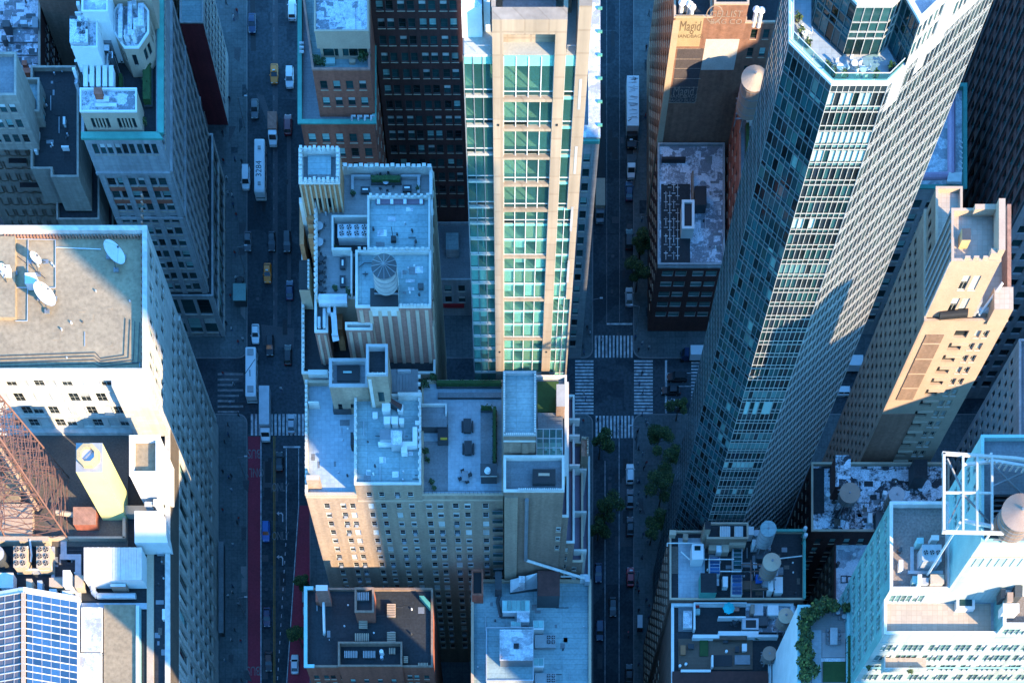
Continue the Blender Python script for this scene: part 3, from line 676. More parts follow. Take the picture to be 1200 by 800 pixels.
# yellow ventilation shaft
x0, y0, x1, y1 = bx(88, 517, 119, 551, 63.5)
vt = thing('ventilation_shaft', 'yellow square ventilation shaft with an octagonal ochre collar on top', 'shaft', (x0+x1)/2, (y0+y1)/2, 45.7)
m = M(); m.box(x0, y0, 45.7, x1, y1, 63, 'stucco_yellow', 'tank_grey'); m.part('shaft_wall', vt)
cxs, cys = (x0+x1)/2, (y0+y1)/2
m = M(); k = 8
for i in range(k):
    a0, a1 = R(22.5+45*i), R(67.5+45*i); f = lambda a, r, z: (cxs+r*math.cos(a), cys+r*math.sin(a), z)
    m.poly([f(a0, 2.35, 63), f(a1, 2.35, 63), f(a1, 2.35, 64), f(a0, 2.35, 64)], 'ochre'); m.poly([f(a0, 2.35, 64), f(a1, 2.35, 64), f(a1, 1.45, 64.1), f(a0, 1.45, 64.1)], 'ochre'); m.poly([f(a1, 1.45, 63.3), f(a0, 1.45, 63.3), f(a0, 1.45, 64.1), f(a1, 1.45, 64.1)], 'ochre')
m.part('collar', vt)
m = M(); m.cyl(cxs, cys, 63.3, 63.5, 1.42, 1.42, 16, 'galv', 'galv'); m.beam((cxs-1, cys-1, 63.7), (cxs+1, cys+1, 63.7), .1, 'steel_grey'); m.part('cover', vt)
# court things
t, _ = crate('shed', 'pink red metal shed in the mast courtyard', 'shed', 86, 594, 112, 614, 48.2, 45.7, 'brick_red', 'brick_pink')
t = thing('corrugated_shed', 'long white corrugated metal shed with rust spots and a chute', 'shed', *pt(132, 662, Z))
x0, y0, x1, y1 = bx(98, 642, 166, 678, 50)
m = M(); m.box(x0, y0, 46, x1, y1, 49.8, 'white_render'); m.part('wall', t)
mat('corr_white', (0.74, 0.70, 0.64), (0.60, 0.53, 0.46), scale=0.8, fine=0.08)
n = 22
for i in range(n):
    m = M(); a = x0+(x1-x0)*i/n; c = x0+(x1-x0)*(i+1)/n; m.box(a+.02, y0-.2, 49.8, c-.02, y1+.2, 49.95+.05*(i % 2), 'corr_white', bottom=True); m.part('roof_sheet', t)
m = M(); a = bx(131, 677, 149, 690, 47.5); m.prism([(a[0], a[1]), (a[2], a[1]), (a[2], y0-.2), (a[0], y0-.2)], 46, 48.6, 'tank_top', 'white_render'); m.part('chute', t)
m = M(); 
for a, c in (((109, 683), (109, 693)), ((109, 693), (114, 698)), ((114, 698), (159, 698))): m.rod(pt(*a, 46.9), pt(*c, 46.9), .62, 'galv', 10)
m.thing('duct', 'white round duct bending along the south side of the corrugated shed', 'duct', pt(130, 698, 46))
m = M()
for a, c in (((35, 632), (37, 650)), ((37, 650), (36, 658)), ((30, 667), (58, 667)), ((58, 640), (60, 667)), ((32, 640), (32, 664))): m.rod(pt(*a, 47.6), pt(*c, 47.6), .22, 'frame_white', 8)
m.thing('pipe', 'white pipe loop between the two six fan cooling units', 'pipe', pt(40, 655, 46))
m = M(); m.cyl(*pt(2, 657, 46)[:2], 45.7, 49, 1.7, 1.7, 18, 'metal_dark', 'tank_grey'); m.cyl(*pt(2, 657, 46)[:2], 49, 49.6, 1.5, .6, 18, 'tank_grey'); m.thing('tank', 'dark round cooling tank at the west edge beside the skylight', 'tank', pt(2, 657, 45.7))
for k, (u0, v0, u1, v1, zt, n, l) in enumerate(((0, 671, 15, 688, 48, 'white_render', 'white slanted machine box at the west edge above the skylight'), (22, 688, 27, 696, 47.5, 'galv', 'small grey vent box just behind the skylight ridge'), (31, 678, 37, 694, 48.5, 'stone_beige', 'narrow beige fan housing behind the skylight'),
     (44, 680, 49, 696, 47.5, 'galv', 'slim upright duct box behind the skylight'), (58, 677, 74, 687, 47.5, 'stone_beige', 'low beige machine box between duct and valve group'), (74, 668, 82, 686, 49, 'white_render', 'tall white vent hood near the corrugated shed'), (58, 690, 66, 698, 47.3, 'steel_white', 'pale blue pump box close to the skylight edge'),
     (73, 692, 84, 700, 47.6, 'white_render', 'round topped white vent beside the skylight corner'), (88, 674, 97, 688, 48, 'stone_beige', 'valve box against the corner of the corrugated shed'), (8, 690, 20, 697, 47.3, 'galv', 'flat grey box touching the skylight west slope'), (180, 585, 188, 592, 50, 'white_render', 'small white fan box under the white penthouse'), (170, 588, 178, 593, 49.6, 'white_render', 'second white fan box under the white penthouse'), (183, 640, 191, 648, 46.8, 'galv', 'bent grey duct box on the dark east strip'))):
    crate('equipment_box', l, 'equipment box', u0, v0, u1, v1, zt, 45.7, n, group='machine boxes on the lower roof')
# ---------------------------------------------------------------- ornate building with the green cornice
b = Bld('apartment_tower', 'ornate grey stone tower with a green copper cornice and cluttered white roof sheds', 'building', -75, 240)
z2 = 58.0
x0, y0, x1, y1 = bx(96, -60, 186, 158, z2)
L = x1-x0; Ly = y1-y0
s_c = pairs(L, 3, 1.7, .45, 1.2, 1.2)
b.vol((x0, y0, x1, y1), 48.6, z2, 'limestone_grey', 'roof_tar', 1.2, .5, 'limestone_grey', specs={0: dict(cl=pairs(L, 3, 1.1, .35, .9, .9, 3), rw=[(53.2, 55.8)], style='dhd', d=.3), 1: dict(cl=pairs(Ly, 11, 1.2, .5, 1, 1), rw=[(53, 55.8)], style='dhd', d=.3)})
b.vol((x0+.25, y0+.25, x1-.25, y1), 14, 48.5, 'limestone_grey', 'roof_tar', 0, specs={0: dict(cl=pairs(L-.5, 3, 1.7, .45, 1, 1), rw=rows(47, 14.5, 3.35, 2.1), style='dhd', d=.35), 1: dict(cl=pairs(Ly, 11, 1.5, .5, 1, 1), rw=rows(47, 14.5, 3.35, 2.2), style='dhd', d=.35)})
b.vol((x0-.3, y0-.6, x1+1.0, y1), 0, 14, 'limestone_grey', 'roof_tar', .3, .3, specs={0: dict(cl=cols(L+1.3, 4, 3.0), rw=rows(12.8, 1, 6.2, 5), style='dhd', d=.4), 1: dict(cl=cols(Ly, 12, 3.0), rw=rows(12.8, 1, 6.2, 5), style='dhd', d=.4)})
b.belt((x0, y0), (x1, y0), 48.5, .6, .45, 'limestone_grey'); b.belt((x1, y0), (x1, y1), 48.5, .6, .45, 'limestone_grey')
b.belt((x0+.25, y0+.25), (x1-.25, y0+.25), 36.4, .4, .5, 'limestone_grey'); b.belt((x1-.25, y0+.25), (x1-.25, y1), 36.4, .4, .5, 'limestone_grey')
b.piers((x0+.25, y0+.25), (x1-.25, y0+.25), 14, 48.4, 4, 1.2, .3, 'limestone_grey'); b.piers((x1-.25, y0+.25), (x1-.25, y1), 14, 48.4, 12, 1.1, .35, 'limestone_grey')
for zz in rows(47, 37, 3.35, 2.1)[:-1]:
    for q in range(3): pz = (L-.5-2)/3; b.box('spandrel', x0+.25+1+pz*(q+.5)-1.9, y0+.1, zz[1]+.15, x0+.25+1+pz*(q+.5)+1.9, y0+.26, zz[1]+1.1, 'brick_red')
m = M()
for w0, w1, p0, p1 in (((x0, y0), (x1, y0), 0, 0), ((x1, y0), (x1, y1), 0, 0)):
    d = Vector((w1[0]-w0[0], w1[1]-w0[1])).normalized(); e = Vector((d.y, -d.x))*1.15
    for za, zb, k in ((z2+.15, z2+.55, 1.0), (z2-.35, z2+.12, .7)):
        q = [Vector(w0)-d*0+(-e*.15), Vector(w0)+e*k, Vector(w1)+e*k+d*(1.0*k if d.x > .5 else 0), Vector(w1)-e*.15]; m.prism([tuple(a) for a in q], za, zb, 'copper', bottom=True)
m.part('copper_cornice', b.root)
def rvol(u0, v0, u1, v1, zt, z0, wall, roof, ph=.3, **k):
    a = bx(u0, v0, u1, v1, zt); b.vol(a, z0, zt, wall, roof, ph, .25, k.pop('cop', wall), **k); return a
a = bx(94, 104, 160, 131, 62.5); lw = a[2]-a[0]
b.vol(a, 57, 62.5, 'cream', 'roof_stain', .25, .25, 'white_render', specs={0: dict(cl=[(lw*f, lw*f+.95) for f in (.13, .19, .25, .31, .37, .60, .66, .72, .78, .84)], rw=[(58.6, 61)], style='slot', d=.3)}, label='cream penthouse with two rows of dark slots')
rvol(84, 24, 114, 56, 66, 57, 'white_render', 'roof_stain'); rvol(116, 0, 127, 100, 61, 57, 'white_render', 'roof_white')
rvol(95, 76, 134, 102, 60.5, 57, 'metal_black', 'roof_white')
# octagonal tower
z0 = 57
ox, oy, _ = pt(154, 26, 63.5); k = 8; ro = 3.7
oct_ = [(ox+ro*math.cos(R(22.5+45*i)), oy+ro*1.5*math.sin(R(22.5+45*i))) for i in range(k)]
b.vol(oct_, z0, 63.5, 'cream', 'roof_stain', .25, .3, 'white_render', specs={i: dict(cl=[(1.0, 1.9), (2.3, 3.2)], rw=[(59.6, 62)], style='slot', d=.25) for i in range(8)}, label='octagonal cream rooftop pavilion')
rvol(127, -40, 175, -8, 66, 57, 'cream', 'roof_stain'); rvol(96, -40, 126, 14, 68, 57, 'white_render', 'roof_white')
rr = random.Random(8)
for i in range(70):
    u, v = rr.uniform(85, 132), rr.uniform(-20, 100); w_, h_ = rr.uniform(1.5, 7), rr.uniform(1.5, 9); k_ = bx(u, v, u+w_, v+h_, 60); b.box('roof_duct', k_[0], k_[1], 56.9, k_[2], k_[3], rr.uniform(58.5, 62.5), rr.choice(['white_render', 'galv', 'metal_dark', 'white_render']), rr.choice(['roof_white', 'white_render', 'roof_patchy', 'roof_white']))
for i in range(12):
    u, v = rr.uniform(138, 165), rr.uniform(-6, 40); k_ = bx(u, v, u+rr.uniform(2, 5), v+rr.uniform(3, 14), 64.5); b.box('roof_duct', k_[0], k_[1], 63.2, k_[2], k_[3], rr.uniform(63.8, 65.2), 'white_render', rr.choice(['roof_white', 'roof_patchy']))
b.box('hatch', *bx(114, 38, 119, 52, 62)[:2], 57, *bx(114, 38, 119, 52, 62)[2:], 62, 'metal_dark', 'white_render')
b.done()
m = M()
a = bx(83, 22.5, 104, 54, 66); m.box(a[0], a[1], 66.16, a[2], a[3], 66.7, 'galv', 'roof_patchy'); m.thing('roof_platform', 'streaky square platform on top of the white tank house', 'platform', ((a[0]+a[2])/2, (a[1]+a[3])/2, 66.2))
for i in range(5):
    u = 98+i*7.5; crate('duct', ('first', 'second', 'third', 'fourth', 'fifth')[i]+' white duct counted from the west in the row behind the cream penthouse', 'duct', u, 77, u+4.3, 101, 62.2, 60.5, 'white_render', group='white roof ducts')
for k, (u0, v0, u1, v1, l) in enumerate(((139, 5, 143, 44, 'long white duct lying on the octagonal pavilion roof'), (150, 2, 154, 40, 'second long white duct on the octagonal pavilion roof'), (162, 4, 168, 30, 'short white duct near the east edge of the octagonal pavilion'))):
    crate('duct', l, 'duct', u0, v0, u1, v1, 64.6, 63.4, 'galv', 'roof_white')
fan_unit('dark rooftop machine between white tank house and octagonal pavilion', 113, 26, 130, 50, 62, 57, 2, 2, 'steel_grey'); fan_unit('small white fan unit south of the dark machine', 118, 56, 127, 66, 60, 57, 1, 1, 'white_render')
crate('chimney', 'square red brick chimney on the cream penthouse roof', 'chimney', 110, 103, 119, 110, 64.5, 62.3, 'brick_red'); crate('duct', 'white duct lying on the cream penthouse roof', 'duct', 113, 113, 127, 118, 63.2, 62.2, 'roof_white', 'white_render'); crate('duct', 'slim white duct near the front of the cream penthouse roof', 'duct', 112, 121, 136, 124, 62.8, 62.2, 'roof_white', 'white_render')
def leaves(m, c, r, n, s, mts=('leaf',), squash=1.0, inner=0.35):
    for i in range(n):
        d = Vector((random.gauss(0, 1), random.gauss(0, 1), random.gauss(0, 1))).normalized(); k = r*(inner+(1-inner)*random.random()**.5)
        p = Vector(c)+Vector((d.x*k, d.y*k, d.z*k*squash))
        a = Vector((random.uniform(-1, 1), random.uniform(-1, 1), random.uniform(-.5, .5))).normalized(); b2 = a.cross(Vector((random.uniform(-.6, .6), random.uniform(-.6, .6), 1)).normalized())
        if b2.length < .1: continue
        b2.normalize(); q = s*random.uniform(.6, 1.3); w2 = q*.55
        m.poly([p-a*q, p-b2*w2, p+a*q, p+b2*w2], random.choice(mts))
def shrub(label, u, v, z, r, h, mts=('leaf',), n=90, cat='shrub', name='shrub', group=None, pot=None):
    x, y, _ = pt(u, v, z); t = thing(name, label, cat, x, y, z, group); m = M()
    m.rod((x, y, z), (x+.05, y, z+h*.6), .05, 'bark', 5); 
    for k in range(3): a = k*2.1; m.rod((x, y, z+h*.3), (x+r*.5*math.cos(a), y+r*.5*math.sin(a), z+h*.7), .035, 'bark', 4)
    m.part('stem', t); m = M()
    for k in range(4): a = k*1.57+r; leaves(m, (x+r*.4*math.cos(a), y+r*.4*math.sin(a), z+h*(.5+.12*(k % 3))), r*.62, n//4, r*.16+.08, mts)
    m.part('foliage', t)
    if pot: m = M(); m.cyl(x, y, z, z+.5, .28, .38, 10, pot); m.part('pot', t)
def hedge(label, u0, v0, u1, v1, zt, z0, mts=('leaf',), dens=9):
    x0, y0, x1, y1 = bx(u0, v0, u1, v1, zt); t = thing('hedge', label, 'hedge', (x0+x1)/2, (y0+y1)/2, z0); m = M()
    m.box(x0+.15, y0+.15, z0+.3, x1-.15, y1-.15, zt-.2, 'grass'); n = int((x1-x0)*(y1-y0)*dens+((x1-x0)+(y1-y0))*(zt-z0)*dens*.6)
    for i in range(min(n, 2500)): leaves(m, (random.uniform(x0, x1), random.uniform(y0, y1), random.uniform(z0+.4, zt)), .15, 1, .2, mts, inner=0)
    m.part('foliage', t); m = M(); m.box(x0, y0, z0, x1, y1, z0+.45, 'metal_dark'); m.part('planter', t)
hedge('dark green hedge along the east edge of the ornate tower roof', 166, 56, 176, 116, 59, 57)
hedge('short green hedge on the west side of the roof court beside white ducts', 138, 84, 143, 104, 58.6, 57)
def patio(label, u, v, z, chairs=4, r=.55, n='metal_dark', rad=1.05, group='patio sets on the terraces', top='galv', s=.42, shape='round'):
    x, y, _ = pt(u, v, z); t = thing('patio_set', label, 'patio set', x, y, z, group); m = M()
    if shape == 'round': m.cyl(x, y, z+.68, z+.74, r, r, 14, n, top)
    else: m.box(x-r, y-r*1.6, z+.68, x+r, y+r*1.6, z+.74, n, top)
    m.part('tabletop', t); m = M(); m.cyl(x, y, z, z+.68, .06, .06, 6, n); m.cyl(x, y, z, z+.04, .3, .3, 10, n); m.part('table_leg', t)
    for k in range(chairs):
        a = 2*math.pi*k/chairs+.4; cx, cy = x+rad*math.cos(a), y+rad*math.sin(a); d = Vector((math.cos(a), math.sin(a))); e = Vector((-d.y, d.x)); m = M(); f = s/2
        m.prism([tuple(Vector((cx, cy))+d*i*f+e*j*f) for i, j in ((-1, -1), (1, -1), (1, 1), (-1, 1))], z+.40, z+.46, n, bottom=True)
        m.prism([tuple(Vector((cx, cy))+d*i*f+e*j*f) for i, j in ((.8, -1), (1, -1), (1, 1), (.8, 1))], z+.46, z+.9, n)
        for i, j in ((-1, -1), (1, -1), (1, 1), (-1, 1)): p = Vector((cx, cy))+d*i*f*.9+e*j*f*.9; m.rod((p.x, p.y, z), (p.x, p.y, z+.4), .02, n, 4)
        m.part('chair', t)
patio('grey round patio table with chairs in the roof court of the ornate tower', 149, 72, 57.0, top='tank_grey'); shrub('small pale flowering shrub on the front corner of the ornate tower roof', 169, 146, 57, .9, 1.6, ('leaf_light', 'leaf'))
# ---------------------------------------------------------------- far north-west group
b = Bld('flat_roofed_building', 'low building with patchy blue grey roof at the far north west corner', 'building', -110, 245)
a = bx(-60, -60, 47, 86, 40); b.vol(a, 0, 40, 'brick_dark', 'roof_stain', .6, .4, 'tan_stone', specs={0: dict(cl=cols(a[2]-a[0], 12, 1.4), rw=rows(37, 4, 3.5, 2)), 1: dict(cl=cols(a[3]-a[1], 12, 1.4), rw=rows(37, 4, 3.5, 2))})
roof_wear(b, 0, 0, 46, 84, 39.4, 34, ('roof_white', 'roof_mid', 'metal_dark'), 5, 8)
b.done()
for k, (u0, v0, u1, v1, zt, n, l) in enumerate(((3, 24, 11, 31, 41.5, 'metal_dark', 'dark square vent box near the middle of the patchy north west roof'), (24, 24, 31, 28, 40.3, 'galv', 'flat grey hatch on the patchy north west roof'), (38, 20, 44, 32, 41, 'steel_grey', 'grey machine box at the east edge of the patchy north west roof'), (26, 80, 36, 85, 41.6, 'brick_red', 'dark red box at the south edge of the patchy north west roof'), (26, 71, 31, 76, 41.6, 'brick_red', 'small dark red stack on the patchy north west roof'), (2, 42, 7, 47, 41, 'metal_dark', 'small dark vent on the west part of the patchy north west roof'))):
    crate('roof_vent', l, 'vent', u0, v0, u1, v1, zt, 39.4, n, group='vents on the north west roof')
m = M()
for v in (33, 50, 65): m.rod(pt(0, v, 39.7), pt(45, v, 39.7), .12, 'metal_dark', 5)
m.rod(pt(45, 20, 39.7), pt(45, 62, 39.7), .12, 'metal_dark', 5); m.thing('roof_pipe', 'thin dark pipes running across the patchy north west roof', 'pipe', pt(20, 50, 39.6))
b = Bld('stepped_building', 'tan stone building stepping down in terraces with dark balcony openings', 'building', -110, 222)
a = bx(-60, 62, 19, 112, 60)
b.vol(a, 47, 60, 'tan_stone', 'roof_mid', .5, .4, specs={0: dict(cl=cols(a[2]-a[0], 6, 1.3), rw=rows(58, 48, 3.6, 2), style='dhd')})
a = bx(-60, 92, 46, 131, 50); b.vol(a, 0, 50, 'tan_stone', 'roof_light', .9, .35, specs={0: dict(cl=pairs(a[2]-a[0], 8, 1.6, .9, .6, .6), rw=rows(47.5, 3, 3.3, 1.9), style='dhd', d=.3), 1: dict(cl=cols(a[3]-a[1], 3, 1.3), rw=rows(47.5, 3, 3.3, 1.9), style='dhd')})
for k, zz in enumerate((44, 37.5, 31)): b.box('balcony', a[0]+8, a[1]-1.1, zz, a[2]-(3+4*(k % 2)), a[1], zz+.9, 'tan_stone', 'roof_tar')
b.done()
patio('patio table and chairs on the small north west terrace', 26, 118, 49.2); 
b = Bld('stepped_building', 'building with plain black roof and stone rim between tan terraces and ornate tower', 'building', -85, 222)
z4 = 47; p = [(36.5, 78), (92, 78), (92, 207.5), (60, 207.5), (60, 198), (36.5, 198)]
pts = [pt(u, v, z4)[:2] for u, v in p][::-1]
b.vol(pts, 38, z4, 'tan_stone', 'roof_tar', .8, .35, 'tan_stone', specs={})
a = bx(40, 230, 104, 130, 38); 
yS = PY(198, z4)
x0, x1 = PX(38, z4), PX(92, z4)+1.5
for k, (zt, dy, xa, xb) in enumerate(((37.9, 1.5, x0+2, x1), (31, 3.0, x0+1, x1+1), (24, 4.2, x0, x1+1.5))):
    a = (xa, yS-dy-2, xb, PY(80, z4)); b.vol(a, 0 if k == 2 else zt-7.2, zt, 'tan_stone', 'roof_tar', .7, .3, specs={0: dict(cl=pairs(xb-xa, 3, 1.7, 1.2, .5, .5), rw=rows(zt-1.6, max(1, zt-7) if k < 2 else 2, 3.4, 2.2), style='dhd', d=.4)})
roof_wear(b, 40, 82, 90, 195, 46.22, 14, ('asphalt_dark', 'roof_tar', 'steel_grey'), 4, 8)
b.done()
for k, (u0, v0, u1, v1, l) in enumerate(((42, 151, 45, 160, 'thin white vent near the west rim of the black roof'), (72, 171, 80, 172.5, 'row of three white caps in the middle of the black roof'), (74, 137, 76, 145, 'slim pale vent in the north half of the black roof'), (40, 168, 43, 177, 'lone white vent at the south west of the black roof'))):
    crate('roof_vent', l, 'vent', u0, v0, u1, v1, 47.2, 46.2, 'white_render', group='vents on the black roof')
shrub('shrub with yellow leaves on the lower terrace of the black roofed building', 64, 226, 38, 1.1, 2, ('leaf', 'leaf_light')); hedge('long dark planted box on the lower terrace under the black roof', 90, 215, 103, 228, 39, 37.2)
# ---------------------------------------------------------------- low group east of the ornate tower
b = Bld('flat_roofed_building', 'low building with red brick wall and pale roof at the top of the wide street', 'building', -82, 228)
a = bx(211, -60, 238, 27, 27); b.vol(a, 0, 27, 'limestone_grey', 'roof_light', .5, .3, 'limestone_grey', walls={0: 'red_wall'}, specs={1: dict(cl=cols(a[3]-a[1], 9, 1.1), rw=rows(25, 3, 3.2, 1.8), style='dhd')})
a2 = bx(214, 97.5, 235, 136, 8); b.vol(a2, 0, 8, 'limestone_grey', 'roof_white', .5, .3, 'white_render', specs={1: dict(cl=cols(a2[3]-a2[1], 3, 1.4), rw=[(4, 6.4)], style='dhd')})
b.done()
b = Bld('brick_building', 'mauve brown building with vertical stone strips behind the ornate tower', 'building', -90, 236)
xE = -76.5+.6; b.vol((-100, PY(92, 20)-3.0, xE, 300), 0, 52, 'brick_dull', 'roof_mid', .5, .3, specs={1: dict(cl=cols(300-PY(92, 20)+3, 14, 1.3), rw=rows(50, 4, 3.5, 2), style='dhd')})
b.piers((xE, PY(92, 20)-3.0), (xE, 300), 0, 51.8, 8, .9, .5, 'stone_beige'); b.done()
# ---------------------------------------------------------------- red brick building with copper ledge
b = Bld('brick_building', 'red brick building with green copper ledge and planted roof terrace', 'building', -32, 240)
yS = PY(142, 57); yU = PY(82, 67)
a = (PX(352, 57), yS, PX(438, 57), 290); L = a[2]-a[0]
b.vol(a, 0, 57, 'brick_red', 'roof_mid', .6, .3, 'copper', specs={0: dict(cl=cols(L, 5, 1.55, .4, .4), rw=rows(54, 4, 3.55, 2.2), style='dhd', d=.3), 1: dict(cl=cols(290-yS, 12, 1.3), rw=rows(54, 4, 3.55, 2.2), style='dhd', d=.3)}, copw=.55)
for i in range(4): u = 411+i*7.6; q = bx(u, 134, u+2.2, 139.5, 57.6); m = M(); m.box(q[0], q[1], 57.15, q[2], q[3], 57.45, 'paint_white'); m.box(q[0], q[3]-.25, 57.15, q[2]+.6, q[3], 57.44, 'paint_white'); m.part('ledge_cap', b.root)
for v in (48, 53, 58): q = bx(350.5, v, 356, v+2.3, 57.6); m = M(); m.box(q[0], q[1], 57.15, q[2], q[3], 57.45, 'paint_white'); m.part('ledge_cap', b.root)
pts = [pt(366, 82, 67)[:2], pt(433.5, 82, 67)[:2], (pt(433.5, 82, 67)[0], 290), (PX(336, 67)-1.5, 262), ]
pts = [pts[0], pts[1], pts[2], (PX(338, 67)-3.5, 290)]
LU = pts[1][0]-pts[0][0]; LW = math.hypot(pts[3][0]-pts[0][0], pts[3][1]-pts[0][1])
b.vol(pts, 56.4, 67, 'brick_red', 'roof_light', 1.4, .35, 'brick_rose', specs={0: dict(cl=cols(LU, 4, 1.45, .5, .5), rw=rows(64.6, 57, 3.7, 2.0), style='dhd', d=.3), 3: dict(cl=cols(LW, 14, 1.4), rw=rows(64.6, 57, 3.7, 2.0), style='dhd', d=.3)})
a = bx(368.5, -60, 431.5, 37, 72.5); lw = a[2]-a[0]
b.vol(a, 68.9, 72.5, 'cream', 'roof_stain', .3, .25, 'cream'); q = (a[0]+.4, a[1]+1.0, a[2]-.4, a[3]); lw = q[2]-q[0]
b.vol(q, 65.6, 68.85, 'cream', 'roof_mid', 0, specs={0: dict(cl=[(.5, 2.6), (2.7, 4.3), (lw-6, lw-4.0), (lw-3.9, lw-2.2), (lw-2.1, lw-.3)], rw=[(66, 68.4)], style='panet', d=.3)})
a = bx(404, 8, 416, 35, 72.6); b.box('roof_strip', a[0], a[1], 72.2, a[2], a[3], 72.35, 'roof_white')
b.done()
shrub('green shrub in the west corner of the red brick roof terrace', 372, 75, 65.6, 1.2, 1.6); shrub('smaller green shrub beside the western one on the red brick roof terrace', 378, 76, 65.6, .9, 1.3); shrub('dark green shrub in the east corner of the red brick roof terrace', 426, 70, 65.6, 1.5, 2.2)
crate('bench', 'pale green outdoor bench on the red brick roof terrace', 'bench', 380, 68, 392, 74, 66.3, 65.6, 'panel_teal'); crate('bench', 'small cream outdoor table on the red brick roof terrace', 'table', 409.5, 69.5, 416, 73, 66.2, 65.6, 'cream')
# dark brick slab building
b = Bld('brick_building', 'tall dark brown brick building with paired windows beside the central glass tower', 'building', -17, 260)
yS = 241.5; a = (-26.3, yS, -8.6, 285); L = a[2]-a[0]
b.vol(a, 0, 92, 'brick_dark', 'roof_tar', .8, .4, specs={0: dict(cl=pairs(L, 4, 1.45, .45, .5, .5), rw=rows(89, 14, 3.72, 2.1), style='dhd', d=.3, pick=None), 1: dict(cl=pairs(40, 8, 1.3, .5), rw=rows(89, 14, 3.72, 2.1), style='dhd')}); b.done()
b = Bld('shop_building', 'low shop building in the dark gap with a red shop front', 'shop', -10, 233)
a = (-26, PY(328, 12), -8, 241); b.vol(a, 0, 12, 'limestone_grey', 'roof_mid', .5, .3, specs={0: dict(cl=cols(18, 5, 1.6), rw=[(4.6, 6.6), (8.2, 10.2)], style='dhd')}); b.box('shop_sign', a[0]+6, a[1]-.35, 3.2, a[2]-2, a[1], 4.2, 'car_red')
b.box('stair_house', -14, 233, 11.5, -11, 237, 14, 'limestone_grey', 'roof_light'); b.done()
b = Bld('shop_building', 'low dark roofed building behind the glass tower', 'shop', 0, 233)
b.vol((-7.8, 225.5, 8.2, 245), 0, 9, 'brick_dark', 'roof_tar', .5, .3, specs={0: dict(cl=cols(23, 7, 1.6), rw=[(5, 7)], style='dhd')}); b.done()
b = Bld('corner_building', 'building with a white roof edge and green cornice behind the glass tower', 'building', 14, 262)
a = bx(640, -60, 703, 161, 64); b.vol((a[0], a[1], a[2], 290), 0, 64, 'limestone_grey', 'roof_mid', .5, 2.3, 'roof_white', specs={0: dict(cl=cols(a[2]-a[0], 3, 1.4), rw=rows(60, 3, 3.6, 2), style='dhd')}); b.belt((a[0], a[1]), (a[2], a[1]), 63.0, .7, .5, 'copper', 'copper_cornice')
m = M()
for i in range(9): y = a[1]+2+i*4.6; m.box(a[2]-.5, y, 64.1, a[2]+.45, y+.35, 64.45, 'copper')
m.part('bracket', b.root); b.done()
# ---------------------------------------------------------------- striped brick hotel with the roof garden
b = Bld('hotel_building', 'striped brick and stone hotel block with rooftop water tank and battlements', 'building', -26, 182)
YS = 167.8
xa, xb = PX(352, 74), -13.4
# base block: west wall with battlements, roofs stepping up
b.vol((xa, 165.2, xb, 198.4), 0, 72, 'stone_beige', 'roof_tar', .8, .35, 'stone_white', specs={3: dict(cl=cols(33, 9, 1.4), rw=rows(68, 4, 3.4, 2), style='dh')})
b.merlons((xa+.3, 166), (xa+.3, 190), 72.1, 26, .55, .5, .55, 'stone_white')
# striped south block
def strip_face(x0, x1, z0, z1, y, n, label=None):
    for i in range(n):
        c = x0+(x1-x0)*(i+.5)/n; wv = (x1-x0)/n; b.box('stone_pier', c-wv*.19, y-.16, z0, c+wv*.19, y+.01, z1, 'stone_rose')
ZA = 84.0
a1 = (PX(405, ZA), YS, PX(500, ZA), PY(293, 87))
xl = PX(417, 86)
b.vol((xl, YS, xb, PY(294, 86)), 60, 86, 'brick_rose', 'roof_light', .5, .35, 'stone_white')
strip_face(xl, xb, 60, 85.3, YS, 8)
b.vol((PX(405, 82), YS-1.2, PX(436, 82), YS+.0), 60, 82, 'brick_rose', 'roof_mid', .5, .3, 'stone_white')
strip_face(PX(405, 82), PX(436, 82), 60, 81.3, YS-1.2, 3)
q = bx(434, 333, 467, 357, 86); b.box('tank_pit', q[0], YS-.15, 84, q[2], YS+3.2, 86.35, 'stone_white', 'metal_black')
b.piers((xb, YS), (xb, PY(196, 82)), 30, 81, 9, 1.2, .3, 'stone_beige')
b.vol((PX(431, 85.5), PY(292.8, 85.5), xb-.2, PY(230, 85.5)), 78, 85.5, 'stone_beige', 'roof_light', .5, .3, 'stone_white')
q = bx(440, 232.5, 497, 238.5, 85.3); b.box('mural_strip', q[0], q[1], 85.0, q[2], q[3], 85.25, 'purple_deck')
for u in (443.5, 459, 474.5, 493.5): q = bx(u-1.8, 233, u+1.8, 238, 85.5); b.box('roof_light', q[0], q[1], 85.25, q[2], q[3], 85.5, 'glow_white')
yN = PY(196, 82)
b.vol((PX(369, 82), PY(345, 82), xb+.0, yN), 60, 81.0, 'stone_beige', 'deck_grey', .05, .3, 'stone_white')
b.box('terrace_wall', PX(369, 82), PY(345, 82), 81, PX(372, 82), PY(218, 82), 82, 'stone_white'); b.box('terrace_wall', PX(400, 82), yN-.6, 81, xb, yN, 82.2, 'stone_white'); b.box('terrace_wall', xb-.5, PY(229, 82), 81, xb, yN-.6, 82.2, 'stone_white')
b.merlons((PX(402, 82), yN-.3), (xb, yN-.3), 82.2, 17, .7, .6, .55, 'stone_white')
q = bx(370, 344, 405, 356, 81.5)
